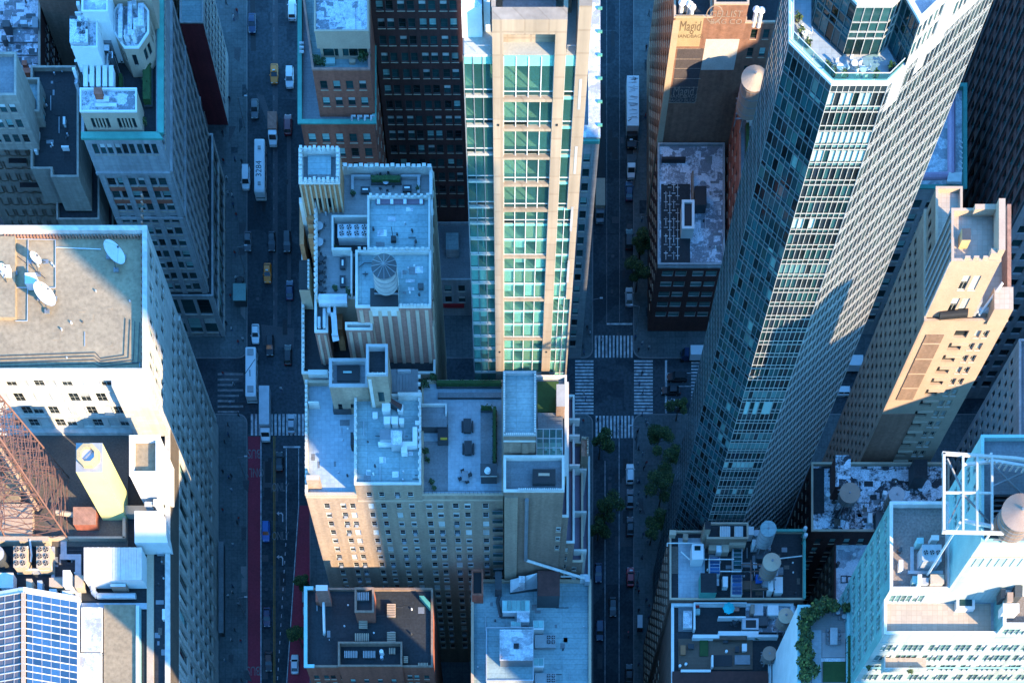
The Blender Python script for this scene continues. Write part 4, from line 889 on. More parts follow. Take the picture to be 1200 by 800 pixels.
# sunk plant court on the terrace
q = bx(389, 255, 431, 293, 82); 
for r in ((q[0], q[3]-.35, q[2], q[3]), (q[0], q[1], q[0]+.35, q[3]-.35), (q[0], q[1]-.4, q[0]+3.6, q[1])): b.box('court_wall', r[0], r[1], 81, r[2], r[3], 82.6, 'stone_white')
b.box('court_wall', PX(411, 82), PY(345, 82), 81, PX(413, 82), q[1]-.4, 82.3, 'stone_white'); b.box('court_floor', PX(413.5, 82), PY(345, 82)+.1, 81.0, PX(417, 82), q[1]-.5, 81.03, 'roof_tar')
b.box('court_floor', q[0]+.4, q[1]+.1, 81.0, q[2], q[3]-.4, 81.04, 'roof_tar')
# bench ring of the north terrace
for r in ((411.5, 204.5, 434, 207), (411.5, 207, 414.5, 224), (470, 204.5, 493, 207), (489, 207, 492, 226)): k = bx(*r, 81.6); b.box('planter_wall', k[0], k[1], 81, k[2], k[3], 81.6, 'tank_grey')
# corner tower
zt = 87.5; q = bx(350.5, 174.5, 398, 215, zt); L = q[2]-q[0]
b.vol(q, 60, zt, 'brick_orange', 'roof_mid', 1.1, .6, 'stone_white', specs={0: dict(cl=[(L*.29, L*.29+1.0), (L*.43, L*.43+1.0), (L*.52, L*.52+1.9)], rw=[(81.4, 84.2)], style='slot', d=.6)})
b.piers((q[0], q[1]), (q[2], q[1]), 80, 87.2, 9, .32, .22, 'stone_beige')
for p0, p1, n in (((q[0], q[1]+.3), (q[2], q[1]+.3), 9), ((q[0], q[3]-.3), (q[2], q[3]-.3), 9), ((q[0]+.3, q[1]+.6), (q[0]+.3, q[3]-.6), 7), ((q[2]-.3, q[1]+.6), (q[2]-.3, q[3]-.6), 7)): b.merlons(p0, p1, zt+.1, n, .5, .55, .55, 'stone_white')
k = bx(361, 184, 388, 206, 86.7); b.box('roof_hatch', k[0], k[1], 86.3, k[2], k[3], 87, 'roof_white', 'roof_light')
# west arcade below the tower
k = bx(350.5, 231.5, 370, 238, 83); b.box('arcade_top', k[0], k[1], 72, k[2], k[3], 83, 'stone_white')
for i, (v0, v1) in enumerate(((246, 251), (257, 262), (268, 272), (279, 284))): k = bx(362, v0, 368.5, v1, 79.5); b.box('arcade_pier', k[0], k[1], 71.4, k[2], k[3], 80.5, 'brick_orange')
k = bx(352, 240, 357, 291, 77); b.box('arcade_beam', k[0], k[1], 71.4, k[2], k[3], 78, 'brick_orange')
k = bx(351, 307, 363.5, 342, 76); b.box('west_turret', k[0], k[1], 71.4, k[2], k[3], 76.5, 'stone_beige', 'roof_tar'); b.merlons((k[2]-.2, k[1]), (k[2]-.2, k[3]), 76.5, 8, .4, .35, .4, 'stone_white')
# south west plant recess
k = bx(370, 352, 383.5, 389, 80)
b.vol((PX(369, 80), PY(389, 80), PX(384, 80), PY(346, 80)), 58, 80, 'brick_rose', 'roof_mid', 1.2, .35, 'stone_white')
strip_face(PX(369, 80), PX(384, 80), 58, 79.3, PY(389, 80), 2)
k = bx(370, 345, 407, 357, 81.6); m = M(); m.rod((k[0]+.6, (k[1]+k[3])/2, 81.4), (k[2], (k[1]+k[3])/2, 81.4), 1.0, 'galv', 12); m.part('barrel_roof', b.root)
k = bx(395, 384, 402, 452, 76); b.box('service_shaft', k[0], PY(386, 77), 60, k[2], PY(360, 77), 77, 'brick_orange')
b.merlons((xl+.2, PY(293, 86)), (xb, PY(293, 86)), 86.1, 14, .5, .35, .35, 'stone_white'); b.merlons((PX(468, 86), YS+.15), (xb, YS+.15), 86.1, 9, .5, .35, .35, 'stone_white')
b.merlons((PX(369.5, 82), PY(345, 82)), (PX(369.5, 82), PY(220, 82)), 82.0, 20, .4, .4, .4, 'stone_white'); b.merlons((PX(431, 85.5), PY(230.5, 85.5)), (xb, PY(230.5, 85.5)), 85.6, 10, .5, .35, .4, 'stone_white')
roof_wear(b, 435, 242, 496, 290, 85.02, 10, ('roof_mid', 'roof_light', 'roof_white'), 2, 5); roof_wear(b, 470, 300, 496, 355, 85.52, 8, ('roof_mid', 'roof_white'), 1, 4); roof_wear(b, 376, 245, 386, 340, 81.0, 5, ('deck_grey',), 0, 2)
b.done()
# water tank
def tank(label, u, v, zb, r, h, mt, top, legs=2.0, cone=.45, k=20, group='rooftop water tanks', cat='water tank', name='water_tank', stn=None):
    x, y, _ = pt(u, v, zb+h); t = thing(name, label, cat, x, y, zb-legs, group); m = M()
    m.cyl(x, y, zb, zb+h, r*1.0, r*.97, k, mt); m.part('barrel', t)
    for q in range(4): g = M(); z = zb+h*(q+.6)/4; g.cyl(x, y, z, z+.1, r*1.012, r*1.012, k, 'steel_grey'); g.part('hoop', t)
    c = M(); bz = zb+h
    for i in range(k):
        a0, a1 = 2*math.pi*i/k, 2*math.pi*(i+1)/k; R1 = r*1.06
        c.poly([(x+R1*math.cos(a0), y+R1*math.sin(a0), bz), (x+R1*math.cos(a1), y+R1*math.sin(a1), bz), (x, y, bz+r*cone)], top)
    if stn:
        for i in range(stn): a = 2*math.pi*i/stn; c.beam((x, y, bz+r*cone+.03), (x+r*1.06*math.cos(a), y+r*1.06*math.sin(a), bz+.04), .1, 'steel_grey')
    c.cyl(x, y, bz+r*cone-.15, bz+r*cone+.12, .3, .2, 8, 'steel_grey'); c.part('cap', t)
    g = M()
    for i in range(6): a = 2*math.pi*i/6; g.beam((x+r*.85*math.cos(a), y+r*.85*math.sin(a), zb-legs), (x+r*.85*math.cos(a), y+r*.85*math.sin(a), zb), .2, 'steel_grey')
    for i in range(-2, 3): g.beam((x-r, y+i*r*.4, zb-.1), (x+r, y+i*r*.4, zb-.1), .2, 'steel_grey')
    g.part('stand', t)
    g = M(); g.beam((x+r+.1, y-.3, zb-legs), (x+r+.1, y-.3, bz), .06, 'steel_white'); g.beam((x+r+.1, y+.1, zb-legs), (x+r+.1, y+.1, bz), .06, 'steel_white')
    for i in range(int((h+legs)/.5)): g.beam((x+r+.1, y-.3, zb-legs+.5*i), (x+r+.1, y+.1, zb-legs+.5*i), .05, 'steel_white')
    g.part('ladder', t); return t
tank('dark ribbed conical water tank standing in the pit of the striped hotel roof', 450, 312, 86.6, 2.15, 4.2, 'tank_grey', 'metal_dark', 1.2, .28, 24, stn=12)
fan_unit('long pale machine with three fans in the walled court of the hotel terrace', 396, 263, 431, 278, 83, 81, 4, 2, 'galv')
for u, v, l in ((374.5, 268, 'first round garden table from the north along the west edge of the hotel terrace'), (374.5, 287, 'second round garden table from the north along the west edge of the hotel terrace')): patio(l, u, v, 81, 3, .8, top='tank_grey', rad=1.0)
for u, v, l in ((377, 306, 'northern dark folded parasol set on the hotel terrace west edge'), (377, 317.5, 'middle dark folded parasol set on the hotel terrace west edge'), (377, 328.5, 'southern dark folded parasol set on the hotel terrace west edge'), (377, 342, 'last dark folded parasol set by the barrel roof')): patio(l, u, v, 81, 5, .55, 'cushion_dark', .8, top='cushion_dark')
for u, v, l in ((401.5, 308, 'northern dark sofa group with white tray beside the terrace wall'), (401.5, 329, 'southern dark sofa group with white tray beside the terrace wall')):
    t, q = crate('sofa_group', l, 'sofa', u-3, v-6, u+3, v+6, 81.5, 81, 'cushion_dark', group='dark sofas on the hotel terrace'); m = M(); x, y, _ = pt(u, v, 81.5); m.box(x-.15, y-.5, 81.5, x+.15, y+.5, 81.58, 'glow_white'); m.part('tray', t)
for u, v, l in ((428, 222, 'dark sofa with white tray west of the north hedge'), (477, 220, 'dark sofa with white tray east of the north hedge')):
    t, q = crate('sofa_group', l, 'sofa', u-5, v-3, u+5, v+3.5, 81.5, 81, 'cushion_dark', group='dark sofas on the hotel terrace'); m = M(); x, y, _ = pt(u, v, 81.5); m.box(x-.5, y-.14, 81.5, x+.5, y+.14, 81.58, 'glow_white'); m.part('tray', t)
patio('dark lounge seats around a table below the north hedge of the hotel', 452.5, 216, 81, 7, .6, 'cushion_dark', 1.5, top='galv')
hedge('green hedge in front of the battlements on the hotel north terrace', 434, 203.5, 470, 210.5, 82.3, 81)
shrub('small potted bush beside the wall end on the hotel terrace', 394, 294, 81, .55, 1.1, pot='metal_dark'); shrub('potted bush south of the sofas on the hotel terrace', 393, 340, 81, .55, 1.1, pot='metal_dark'); shrub('potted bush at the west foot of the bench wall', 414, 229, 81, .5, 1.0, pot='metal_dark'); shrub('potted bush at the east end of the bench wall', 490, 223, 81, .5, 1.0, pot='metal_dark'); shrub('dense green bush in the corner by the barrel roof', 410, 344, 81, .8, 1.1)
m = M(); x, y, _ = pt(461, 281, 85); m.rod((x, y, 85), (x-.3, y+1.6, 86), .06, 'metal_black'); m.box(x-.4, y-.6, 85, x+.5, y+.3, 85.6, 'metal_black'); m.thing('antenna', 'black antenna on a box in the middle of the hotel roof', 'antenna', (x, y, 85))
crate('vent', 'small dark square vent near the east edge of the hotel roof', 'vent', 490, 332, 496, 337, 86.2, 85.4, 'metal_dark')
m = M(); m.beam(pt(421, 313, 85.7), pt(427, 308, 85.7), .1, 'metal_dark'); m.beam(pt(427, 308, 85.7), pt(440, 308, 85.7), .1, 'metal_dark'); m.beam(pt(428, 318, 85.7), pt(428, 324, 85.7), .12, 'metal_dark'); m.beam(pt(425, 321, 85.7), pt(431, 321, 85.7), .12, 'metal_dark'); m.thing('roof_pipe', 'bent black pipe leading to the ribbed water tank', 'pipe', pt(430, 310, 85.6))
m = M(); z = 79
for p, q in (((384, 365), (391, 365)), ((391, 358), (391, 372)), ((391.5, 372), (393, 395)), ((374, 372), (374, 384)), ((380, 362), (380, 384))): m.beam(pt(*p, 80.5), pt(*q, 80.5), 1.0 if p[0] > 382 else .5, 'galv')
m.beam(pt(393, 395, 80.5), pt(393, 395, 66), 1.2, 'galv'); m.thing('duct', 'pale blue grey metal duct running down the south west recess of the hotel', 'duct', pt(390, 372, 79))
# ---------------------------------------------------------------- glass tower in the centre
b = Bld('glass_tower', 'slender glass tower with beige stone frame and teal panes in the middle of the block', 'tower', 3, 185)
YT = 166.0; DEP = 24.0; ZT = 142.4
Zq = lambda z: 320-(320-z)*166.0/172.0
XT = lambda u: PX(u, ZT-0.0) 
D60 = YT*F/(V0-60); tx = lambda u: (u-U0)*D60/F
xl0, xp1, xp1e, xp2, xp2e, xr, xre = tx(542.5), tx(577), tx(590), tx(650), tx(663), tx(675.5), tx(690.5)

fl = [Zq(z) for z in [131.2, 124.4, 119.2, 113.9, 108.6, 103.3]+[103.3-3.45*i for i in range(1, 30)]]
beams = [Zq(z) for z in [124.2, 119.0, 113.7, 108.4, 103.2]+[103.2-10.35*i for i in range(1, 10)]]
def vbox(name, x0, y0, x1, y1, z0, z1, n): return b.box(name, x0, y0, z0, x1, y1, z1, n)
vbox('stone_pier', xp1, YT-.5, xp1e, YT+1.2, 0, ZT-.1, 'beige_panel'); vbox('stone_pier', xp2, YT-.5, xp2e, YT+1.2, 0, ZT-.1, 'beige_panel')
vbox('stone_frame', xp1, YT-.5, xp2e, YT+1.2, ZT-.1, ZT+1.3, 'beige_panel'); 
vbox('stone_frame', xp1e, YT-.48, xp2, YT+1.18, ZT-.9, ZT-.1, 'beige_panel')
xr2, xr3 = xr+(xre-xr)*.42, xre-.3
vbox('end_wall', xr, YT-.25, xre, YT+DEP, Zq(103.3), ZT+3, 'beige_panel'); vbox('end_wall', xr2, YT-.25, xre, YT+DEP, Zq(82.6), Zq(103.3)-.02, 'beige_panel'); vbox('end_wall', xr3, YT-.25, xre, YT+DEP, 0, Zq(82.6)-.02, 'beige_panel')
for z in beams: vbox('stone_beam', xp1e, YT-.42, xp2, YT+.04, z-.24, z+.2, 'beige_panel')
for z in fl[:-1]:
    vbox('floor_slab', xl0+.15, YT+.12, (xr if z > Zq(103.4) else xr2 if z > Zq(82.7) else xr3)-.02, YT+9, z-.32, z-.02, 'floor_room')
b.box('core_wall', xl0+.1, YT+9, 0, xr-.03, YT+DEP, 137.6, 'wall_room'); 
for z in fl[:6]:
    b.box('partition', xp1e-.3, YT+1.3, z-5.4, xp1e-.05, YT+9, z-.33, 'wall_room'); b.box('partition', xp2+.05, YT+1.3, z-5.4, xp2+.3, YT+9, z-.33, 'wall_room')
for k, z in enumerate(fl[6:30]):
    for xx in ((xp1e+xp2)/2-.1, xp1e-.3, xp2+.1, xp1-2): b.box('partition', xx, YT+1.3 if xx != (xp1e+xp2)/2-.1 else YT+.3, z-.02, xx+.2, YT+9, z+3.1, 'wall_room')
# glass bays
pn = []; mull = M(); sp = []
sections = [(xl0, xp1, 3, YT+.35), (xp1e, xp2, 4, YT+.05), (xp2e, xr, 1.5, YT+.05)]
rs = random.Random(5)
for si, (a, c, n, y) in enumerate(sections):
    wv = (c-a)/n if si < 2 else 1
    for i in range(n+1 if si < 2 else 0): x = a+wv*i; mull.box(x-.06, y-.14, 3, x+.06, y+.02, 137.6, 'steel_white' if si else 'steel_grey', bottom=True)
    for k, (zt, zb2) in enumerate(zip(fl, fl[1:])):
        hs = 1.7 if k == 0 else (.55 if k < 6 else .45)
        if si == 2:
            c, n = (xr, 1) if k < 5 else ((xr2, 2) if k < 11 else (xr3, 3)); wv = (c-a)/n
            for i in range(n+1): mull.box(a+wv*i-.05, y-.14, zb2, a+wv*i+.05, y+.02, zt, 'steel_white', bottom=True)
        ztop = zt-.34 if (si == 1 and k < 6) else zt
        for i in range(n):
            x0, x1 = a+wv*i+.06, a+wv*(i+1)-.06
            zz = ztop
            if not (si == 1 and 0 < k < 6):
                g = M(); g.poly([(x0, y, zt-hs), (x1, y, zt-hs), (x1, y, zt-.05), (x0, y, zt-.05)], 'spandrel'); sp.append(g); zz = zt-hs-.05
            g = M(); zl = zb2+(.9 if k < 6 else .14)
            g.poly([(x0, y+.01, zl), (x1, y+.01, zl), (x1, y+.01, zz), (x0, y+.01, zz)], 'glass_clear'); pn.append((zt, g))
            g = M(); g.poly([(x0, y, zb2+.2), (x1, y, zb2+.2), (x1, y, zl-.06), (x0, y, zl-.06)], 'glass_teal' if k < 6 else 'spandrel'); 
            if zl-.06 > zb2+.3: sp.append(g)
            if k >= 6 and rs.random() < (.62 if k > 12 else .42):
                g = M(); h2 = rs.choice([1.0, 1.0, .6]); g.poly([(x0+.06, y+.25, zz-(zz-zl)*h2), (x1-.06, y+.25, zz-(zz-zl)*h2), (x1-.06, y+.25, zz), (x0+.06, y+.25, zz)], rs.choice(['blind', 'blind', 'blind', 'cream'])); g.part('blind', b.root)
        mull.box(a, y-.1, zb2+(.84 if k < 6 else .08), c, y+.0, zb2+(.9 if k < 6 else .14), 'steel_white', bottom=True)
pn.sort(key=lambda t: -t[0])
for z, g in pn[:300]: g.part('glass_pane', b.root)
from mathutils import Matrix
rest = M(); [rest.add(g, Matrix.Identity(4)) for z, g in pn[300:]]; rest.part('glass_pane', b.root, stuff=True)
for g in sp[:290]: g.part('spandrel', b.root)
rest = M(); [rest.add(g, Matrix.Identity(4)) for g in sp[290:]]; rest.part('spandrel', b.root, stuff=True)
mull.part('mullion', b.root)
b.box('side_wall', xl0-.02, YT+.35, 0, xl0+.12, YT+DEP, 137.7, 'steel_grey')
for i in range(10): 
    z = 134.4-i*11.5; b.box('niche', xre-1.15, YT-.3, z-5, xre-.75, YT-.24, z, 'tank_grey') if z > 90 else None
# roof terraces
m = M(); m.poly([(xl0, YT+.35, 137.65), (xr, YT+.35, 137.65), (xr, YT+DEP, 137.65), (xl0, YT+DEP, 137.65)], 'roof_tile'); m.part('roof', b.root)
b.box('penthouse', xp1e-.1, YT+1.9, 137.65, xp2+.1, YT+DEP, 141, 'beige_panel', 'roof_mid')
for i in range(6): x = xp1e+1+i*.9; b.box('window_strip', x, YT+1.82, 139, x+.7, YT+1.92, 139.5, 'glass')
b.box('roof_screen', xp1-.1, YT+5, ZT, xp2e+.2, YT+5.8, ZT+2.4, 'beige_panel'); b.box('roof_screen', xp1-1.2, YT+3.4, 137.65, xp1-.3, YT+DEP, ZT+2.0, 'white_render'); b.box('roof_screen', xp2e+.4, YT+6, 137.65, xp2e+.8, YT+DEP, ZT+2, 'beige_panel')
b.box('roof_screen', xp1-.1, YT+1.2, ZT+.6, xp1+.5, YT+5, ZT+1.2, 'beige_panel'); b.box('roof_screen', xp2e-.5, YT+1.2, ZT+.6, xp2e+.1, YT+5, ZT+1.2, 'beige_panel')
b.box('upper_roof', xp1+.4, YT+5.8, ZT-1.5, xp2e-.2, YT+DEP, ZT-.6, 'beige_panel', 'roof_mid'); b.box('roof_duct', xp2-1.4, YT+6, ZT-.6, xp2-.2, YT+DEP, ZT+.4, 'cream')
b.box('white_screen', xl0-.1, YT+2.6, 137.65, xp1-1.4, YT+DEP, 142.2, 'white_render', 'roof_white')
m = M()
for x in (xl0+.2, xl0+1.8, xp1-.4, xp2e+.3, xr-.2): m.beam((x, YT+.5, 137.6), (x, YT+.5, 138.8), .06, 'galv')
m.beam((xl0+.2, YT+.5, 138.8), (xp1-.2, YT+.5, 138.8), .06, 'galv'); m.beam((xp2e+.2, YT+.5, 138.8), (xr-.1, YT+.5, 138.8), .06, 'galv'); m.part('railing', b.root)
for zz in (126.9, 77.5, 40): 
    for xx in ((xp1+xp1e)/2, (xp2+xp2e)/2): m = M(); m.box(xx-.14, YT-.62, zz, xx+.14, YT-.5, zz+.3, 'metal_black'); m.part('wall_lamp', b.root)
b.done()
# ---------------------------------------------------------------- brown brick apartment block
b = Bld('apartment_block', 'broad brown brick apartment block with tiled roof terraces and white windows', 'building', -20, 152)
YA = 142.0; x0, x1, x2, x3 = PX(358, 72), -28.4, -15.9, -0.4; yn = PY(446, 72)
cw = [-34.6, -31.4, -29.6]; cm = [-26, -23.6, -20.6, -18.1]; ce = [-15.1+.3, -12.6, -9.6, -7.3, -3.8]
RW = [(67.2-3.13*i, 69.1-3.13*i) for i in range(20)][::-1]
sp = lambda o, L: {0: dict(cl=cc([c-o for c in L], 1.08), rw=RW, style='dh', d=.22, reveal='brick_brown')}
b.vol((x0, YA, x1, yn), 0, 72, 'brick_brown', 'roof_tile', .9, .45, 'stone_beige', specs={**sp(x0, cw), 3: dict(cl=cols(yn-YA, 7, 1.3), rw=RW)})
k = sp(x1, cm); k[0]['rw'] = RW+[(71.2, 72.9)]
b.vol((x1, YA, x2, PY(462, 75.5)), 0, 75.5, 'brick_brown', 'roof_light', .7, .35, 'stone_white', specs=k)
b.vol((x2, YA, x3, yn), 0, 72, 'brick_brown', 'roof_tile', .5, .3, 'stone_beige', specs={0: dict(cl=cc([c-x2 for c in ce], 1.2), rw=RW, style='dh', d=.2)})
b.belt((x0, YA), (x1, YA), 71.2, .5, .15, 'stone_beige'); b.belt((x1, YA), (x2, YA), 69.9, .35, .15, 'stone_beige'); b.belt((x2, YA), (x3, YA), 70.2, .35, .15, 'stone_beige')
m = M()
for zz in [r[0]-.6 for r in RW]: m.box(x3-2.1, YA-.75, zz, x3-.05, YA, zz+.12, 'tank_grey', bottom=True); m.box(x3-2.1, YA-.78, zz+.12, x3-.05, YA-.7, zz+1.0, 'glass_teal', bottom=True)
m.part('balcony', b.root, stuff=True)
roof_wear(b, 420, 466, 490, 566, 74.82, 26, ('roof_mid', 'roof_light', 'roof_white', 'roof_light'), 6, 8); roof_wear(b, 364, 475, 412, 570, 71.11, 7, ('roof_mid', 'roof_tile'), 1, 4)
for i in range(14): b.box('merlon', x1+.02, YA+1+i*1.45, 75.6, x1+.5, YA+1.45+i*1.45, 76.1, 'stone_white'); b.box('merlon', x2-.5, YA+1+i*1.45, 75.6, x2-.02, YA+1.45+i*1.45, 76.1, 'stone_white')
b.merlons((x0+.22, YA), (x0+.22, yn), 72.14, 24, .5, .45, .5, 'stone_white')
# west terrace dividers
q = bx(359, 557, 374.5, 566, 74); b.box('chimney_wall', q[0], PY(570, 72), 71.1, q[2], q[3], 74.2, 'brick_brown', 'stone_beige')
q = bx(361, 470, 373.5, 471.5, 73); b.box('divider_wall', q[0], q[1], 71.1, q[2], q[3], 73, 'stone_white')
q = bx(361, 433, 384, 436, 73); b.box('divider_wall', q[0], q[1]-.4, 71.1, q[2], q[3], 73, 'stone_white', 'stone_white')
# stair towers at the back
q = bx(386, 420.5, 431, 453, 79); L = q[2]-q[0]
b.vol(q, 71, 79, 'brick_brown', 'roof_mid', 1.0, .5, 'tank_grey', specs={0: dict(cl=[(.9, 1.7), (3.3, 4.1)], rw=[(72.6, 74.0)], style='slot', d=.3)})
k = bx(395, 428, 421, 446, 78.4); b.box('skylight_frame', k[0], k[1], 78, k[2], k[3], 78.35, 'metal_dark', 'metal_black'); k = bx(402, 434, 412, 436, 78.6); b.box('lamp_strip', k[0], k[1], 78.35, k[2], k[3], 78.45, 'panel_teal')
m = M()
for u, v in ((389, 425.5), (397, 425.5), (405.5, 425.5), (414, 425.5), (389, 434), (389, 443.5)): x, y, _ = pt(u, v, 78.2); m.box(x-.2, y-.2, 78, x+.2, y+.2, 78.25, 'glow_white')
m.part('roof_light', b.root)
q = bx(429.5, 404, 454, 440, 84); L = q[2]-q[0]
b.vol(q, 71, 84, 'brick_brown', 'roof_tar', 1.2, .4, 'tank_grey', specs={0: dict(cl=[(L*.42, L*.42+1.1)], rw=[(76.5, 79.4)], style='panet', d=.2)}); b.merlons((q[0]+.2, q[1]+.2), (q[2]-.2, q[1]+.2), 84.14, 12, .22, .3, .2, 'stone_white')
b.box('door_frame', q[0]+L*.05, q[1]-.14, 75.2, q[0]+L*.2, q[1], 83, 'stone_white')
q = bx(457, 432, 490, 459, 74.5); m = M(); n = 9
for i in range(n): a = q[0]+(q[2]-q[0])*i/n; c = q[0]+(q[2]-q[0])*(i+1)/n; g = M(); g.box(a+.02, q[1], 71, c-.02, q[3], 74.4+.04*(i % 2), 'steel_grey'); g.part('roof_sheet', b.root)
k = bx(466, 432, 481, 435, 75.1); b.box('roof_duct', k[0], k[1], 74.4, k[2], k[3], 75, 'galv')
q = bx(466, 459, 494, 462.5, 76.5); b.box('back_wall', q[0], q[1], 71, q[2], q[3], 76.4, 'stone_white')
# east terrace
x4, x5 = PX(497, 71.8), PX(590, 71.8)
q = bx(494.5, 478, 524, 503, 72.6); b.box('kitchen_box', q[0], q[1], 71.5, q[2], q[3], 73.4, 'metal_dark', 'roof_mid'); b.box('kitchen_wall', q[0], q[3]-.3, 71.5, q[2], q[3], 74, 'stone_white'); b.box('kitchen_wall', q[2]-.3, q[1]+2, 71.5, q[2], q[3]-.3, 74, 'stone_white')
q = bx(513, 499, 525, 518, 72.6); b.box('bar_counter', q[0], q[1], 71.5, q[2], q[3], 73.2, 'metal_dark', 'metal_black'); k = bx(516, 512, 524, 514.5, 73.4); b.box('warm_light', k[0], k[1], 73.2, k[2], k[3], 73.3, 'gold')
q = bx(494.5, 516, 525, 578, 71.7); b.box('blue_grey_floor', q[0]+.2, q[1]+.5, 71.5, q[2], q[3], 71.54, 'tank_grey', 'roof_mid')
q = bx(563, 474, 581.5, 541, 73); b.box('pool_floor', q[0], q[1], 71.5, q[2]-.8, q[3], 71.56, 'roof_mid', 'roof_mid')
q = bx(563.5, 544, 582, 557.5, 74); b.box('lift_box', q[0], q[1], 71.5, q[2], q[3], 74, 'metal_dark', 'roof_mid'); b.box('lift_rim', q[0]-.1, q[1]-.1, 73.9, q[2]+.1, q[3]+.1, 74.15, 'stone_white', 'metal_dark'); m = M(); x, y, _ = pt(571.5, 551, 74.3); m.cyl(x, y, 74.1, 74.6, .65, .5, 14, 'glow_white'); m.part('vent_cap', b.root)
q = bx(497, 455, 590, 462, 73); b.box('back_bench', PX(513, 72), q[1], 71.5, PX(588, 72), q[3]-.2, 72.1, 'metal_dark', 'roof_mid')
m = M(); y = YA+.12
for i in range(20): xx = x2+.5+i*.78; m.beam((xx, y, 72.1), (xx, y, 73.0), .05, 'metal_dark')
m.beam((x2+.3, y, 73), (x3, y, 73), .06, 'metal_dark'); m.part('railing', b.root)
b.done()
hedge('long green hedge along the back of the east roof terrace', 511, 443.5, 588, 449, 73.2, 71.6); hedge('green hedge standing east of the dark pool deck', 577, 474, 582, 541, 73.4, 71.6); hedge('short green hedge across the north end of the pool deck', 563, 473.5, 577, 477, 73.2, 71.6)
shrub('round dark bush beside the metal roof at the terrace back', 499, 453, 71.6, 1.0, 1.6); shrub('tall green bush at the west end of the long hedge', 508, 447, 71.6, .9, 2.0); shrub('dark bush on the west side of the shaded terrace, northern one', 499, 531, 71.6, .8, 1.2); shrub('dark bush on the shaded terrace by the railing', 506, 566, 71.6, .6, 1.0); shrub('dark bush just south of the northern one on the shaded terrace', 501, 540, 71.6, .6, 1.0); shrub('dark bush right at the south railing of the shaded terrace', 509, 573, 71.6, .5, .9)
for u, v, l in ((547.5, 498, 'northern dark dining table with benches on the pale terrace'), (548.5, 524, 'middle dark dining table with benches on the pale terrace')):
    t, q = crate('dining_table', l, 'table', u-4, v-7.5, u+4, v+7.5, 72.3, 71.6, 'cushion_dark', group='dark dining tables on the pale terrace')
    for s in (-1, 1):
        xx = q[0]-.45 if s < 0 else q[2]+.2
        m = M(); m.box(xx, q[1]+.2, 71.6, xx+.3, q[3]-.2, 72.0, 'cushion_dark'); m.part('bench', t)
patio('small grey table with four dark chairs near the front of the pale terrace', 545, 560, 71.6, 4, .6, 'cushion_dark', 1.0, 'patio sets on the terraces', 'steel_grey', .7, 'sq')
t = thing('roof_machine', 'white duct and fan assembly with an L shaped duct on the middle roof', 'air conditioner', *pt(466, 512, 74.8)); 
for nm, r, z, mt, tp in (('fan_box', (445, 503, 458, 515), 76.6, 'galv', 'steel_grey'), ('fan_box', (458, 504, 471, 521), 76.9, 'galv', 'roof_white'), ('duct', (471, 517, 489, 522), 76.2, 'white_render', 'white_render'), ('duct', (483.5, 500, 489, 517), 76.2, 'white_render', 'white_render'), ('duct', (470, 522, 477, 530), 76.2, 'white_render', 'white_render'), ('duct', (443, 517.5, 459, 520.5), 75.8, 'white_render', 'white_render')):
    m = M(); q = bx(*r, z); m.box(q[0], q[1], 74.9, q[2], q[3], z, mt, tp); m.part(nm, t)
for k, (u0, v0, u1, v1, zt, l) in enumerate(((448, 468, 457, 481, 76.2, 'white tall vent cluster at the back of the middle roof'), (466, 474, 472, 481, 76.0, 'white square vent beside the dark ramp'), (450, 488, 457, 496, 76.2, 'first white fan box in the row of three on the middle roof'), (459, 488, 466, 496, 76.2, 'second white fan box in the row of three on the middle roof'), (468, 490, 473, 496, 76.0, 'third white fan box in the row of three on the middle roof'), (437, 483, 442, 489, 75.4, 'small white vent alone on the west part of the middle roof'), (487, 493, 491, 497, 75.8, 'white box against the east parapet of the middle roof'))):
    crate('roof_vent', l, 'vent', u0, v0, u1, v1, zt, 74.8, 'white_render', group='white vents on the middle roof')
m = M(); m.prism([pt(446, 458, 77)[:2], pt(471, 472, 77)[:2], pt(469, 477, 77)[:2], pt(446, 463, 77)[:2]][::-1], 75.0, 76.6, 'metal_dark', 'brick_dark'); m.thing('stair_cover', 'dark sloping stair cover pointing at the white vents', 'stair cover', pt(458, 467, 74.8))
m = M(); x, y, _ = pt(414, 521, 71.2); m.box(x-.3, y-1.2, 71.2, x+.2, y+1.2, 73.2, 'cushion_dark'); m.thing('folded_parasol', 'folded dark parasol against the west terrace wall', 'parasol', (x, y, 71.2))
m = M(); q = bx(390, 468, 411, 480, 72.6); m.box(q[0], q[1], 71.2, q[2], q[3], 72.6, 'metal_dark'); [m.box(pt(391+i*2, 474.5, 72.7)[0], pt(0, 475, 72.7)[1], 72.6, pt(392+i*2, 474.5, 72.7)[0], pt(0, 474, 72.7)[1], 72.75, 'glow_white') for i in range(4)]; m.thing('bar_counter', 'dark bar counter with white glasses under the beige stair house', 'bar counter', pt(400, 474, 71.2))
# ---------------------------------------------------------------- brown building with stepped terraces on the corner
b = Bld('terraced_building', 'dull brown brick building with stepped purple terraces facing the street', 'building', 8, 152)
YB = 138.6; X0 = PX(590.5, 80)
b.vol((X0, YB, PX(661, 79), PY(575, 79)+.0+6.5), 0, 79, 'brick_dull', 'roof_mid', .9, .4, 'stone_white', specs={0: dict(cl=[(10.2, 11.1)], rw=[(58.6, 60.2), (62, 63.6), (65.4, 67)], style='dh')})
q = bx(607, 535, 661, 572, 79); b.merlons((q[0], YB+.2), (q[2], YB+.2), 79.2, 22, .24, .4, .25, 'stone_white')
k = bx(624, 550, 651, 566, 79); b.box('skylight', k[0], k[1], 78.1, k[2], k[3], 79.2, 'metal_dark', 'metal_black'); k = bx(631, 554, 644, 557, 79.3); b.box('lamp_strip', k[0], k[1], 79.2, k[2], k[3], 79.3, 'cream')
yb = YB+6.5
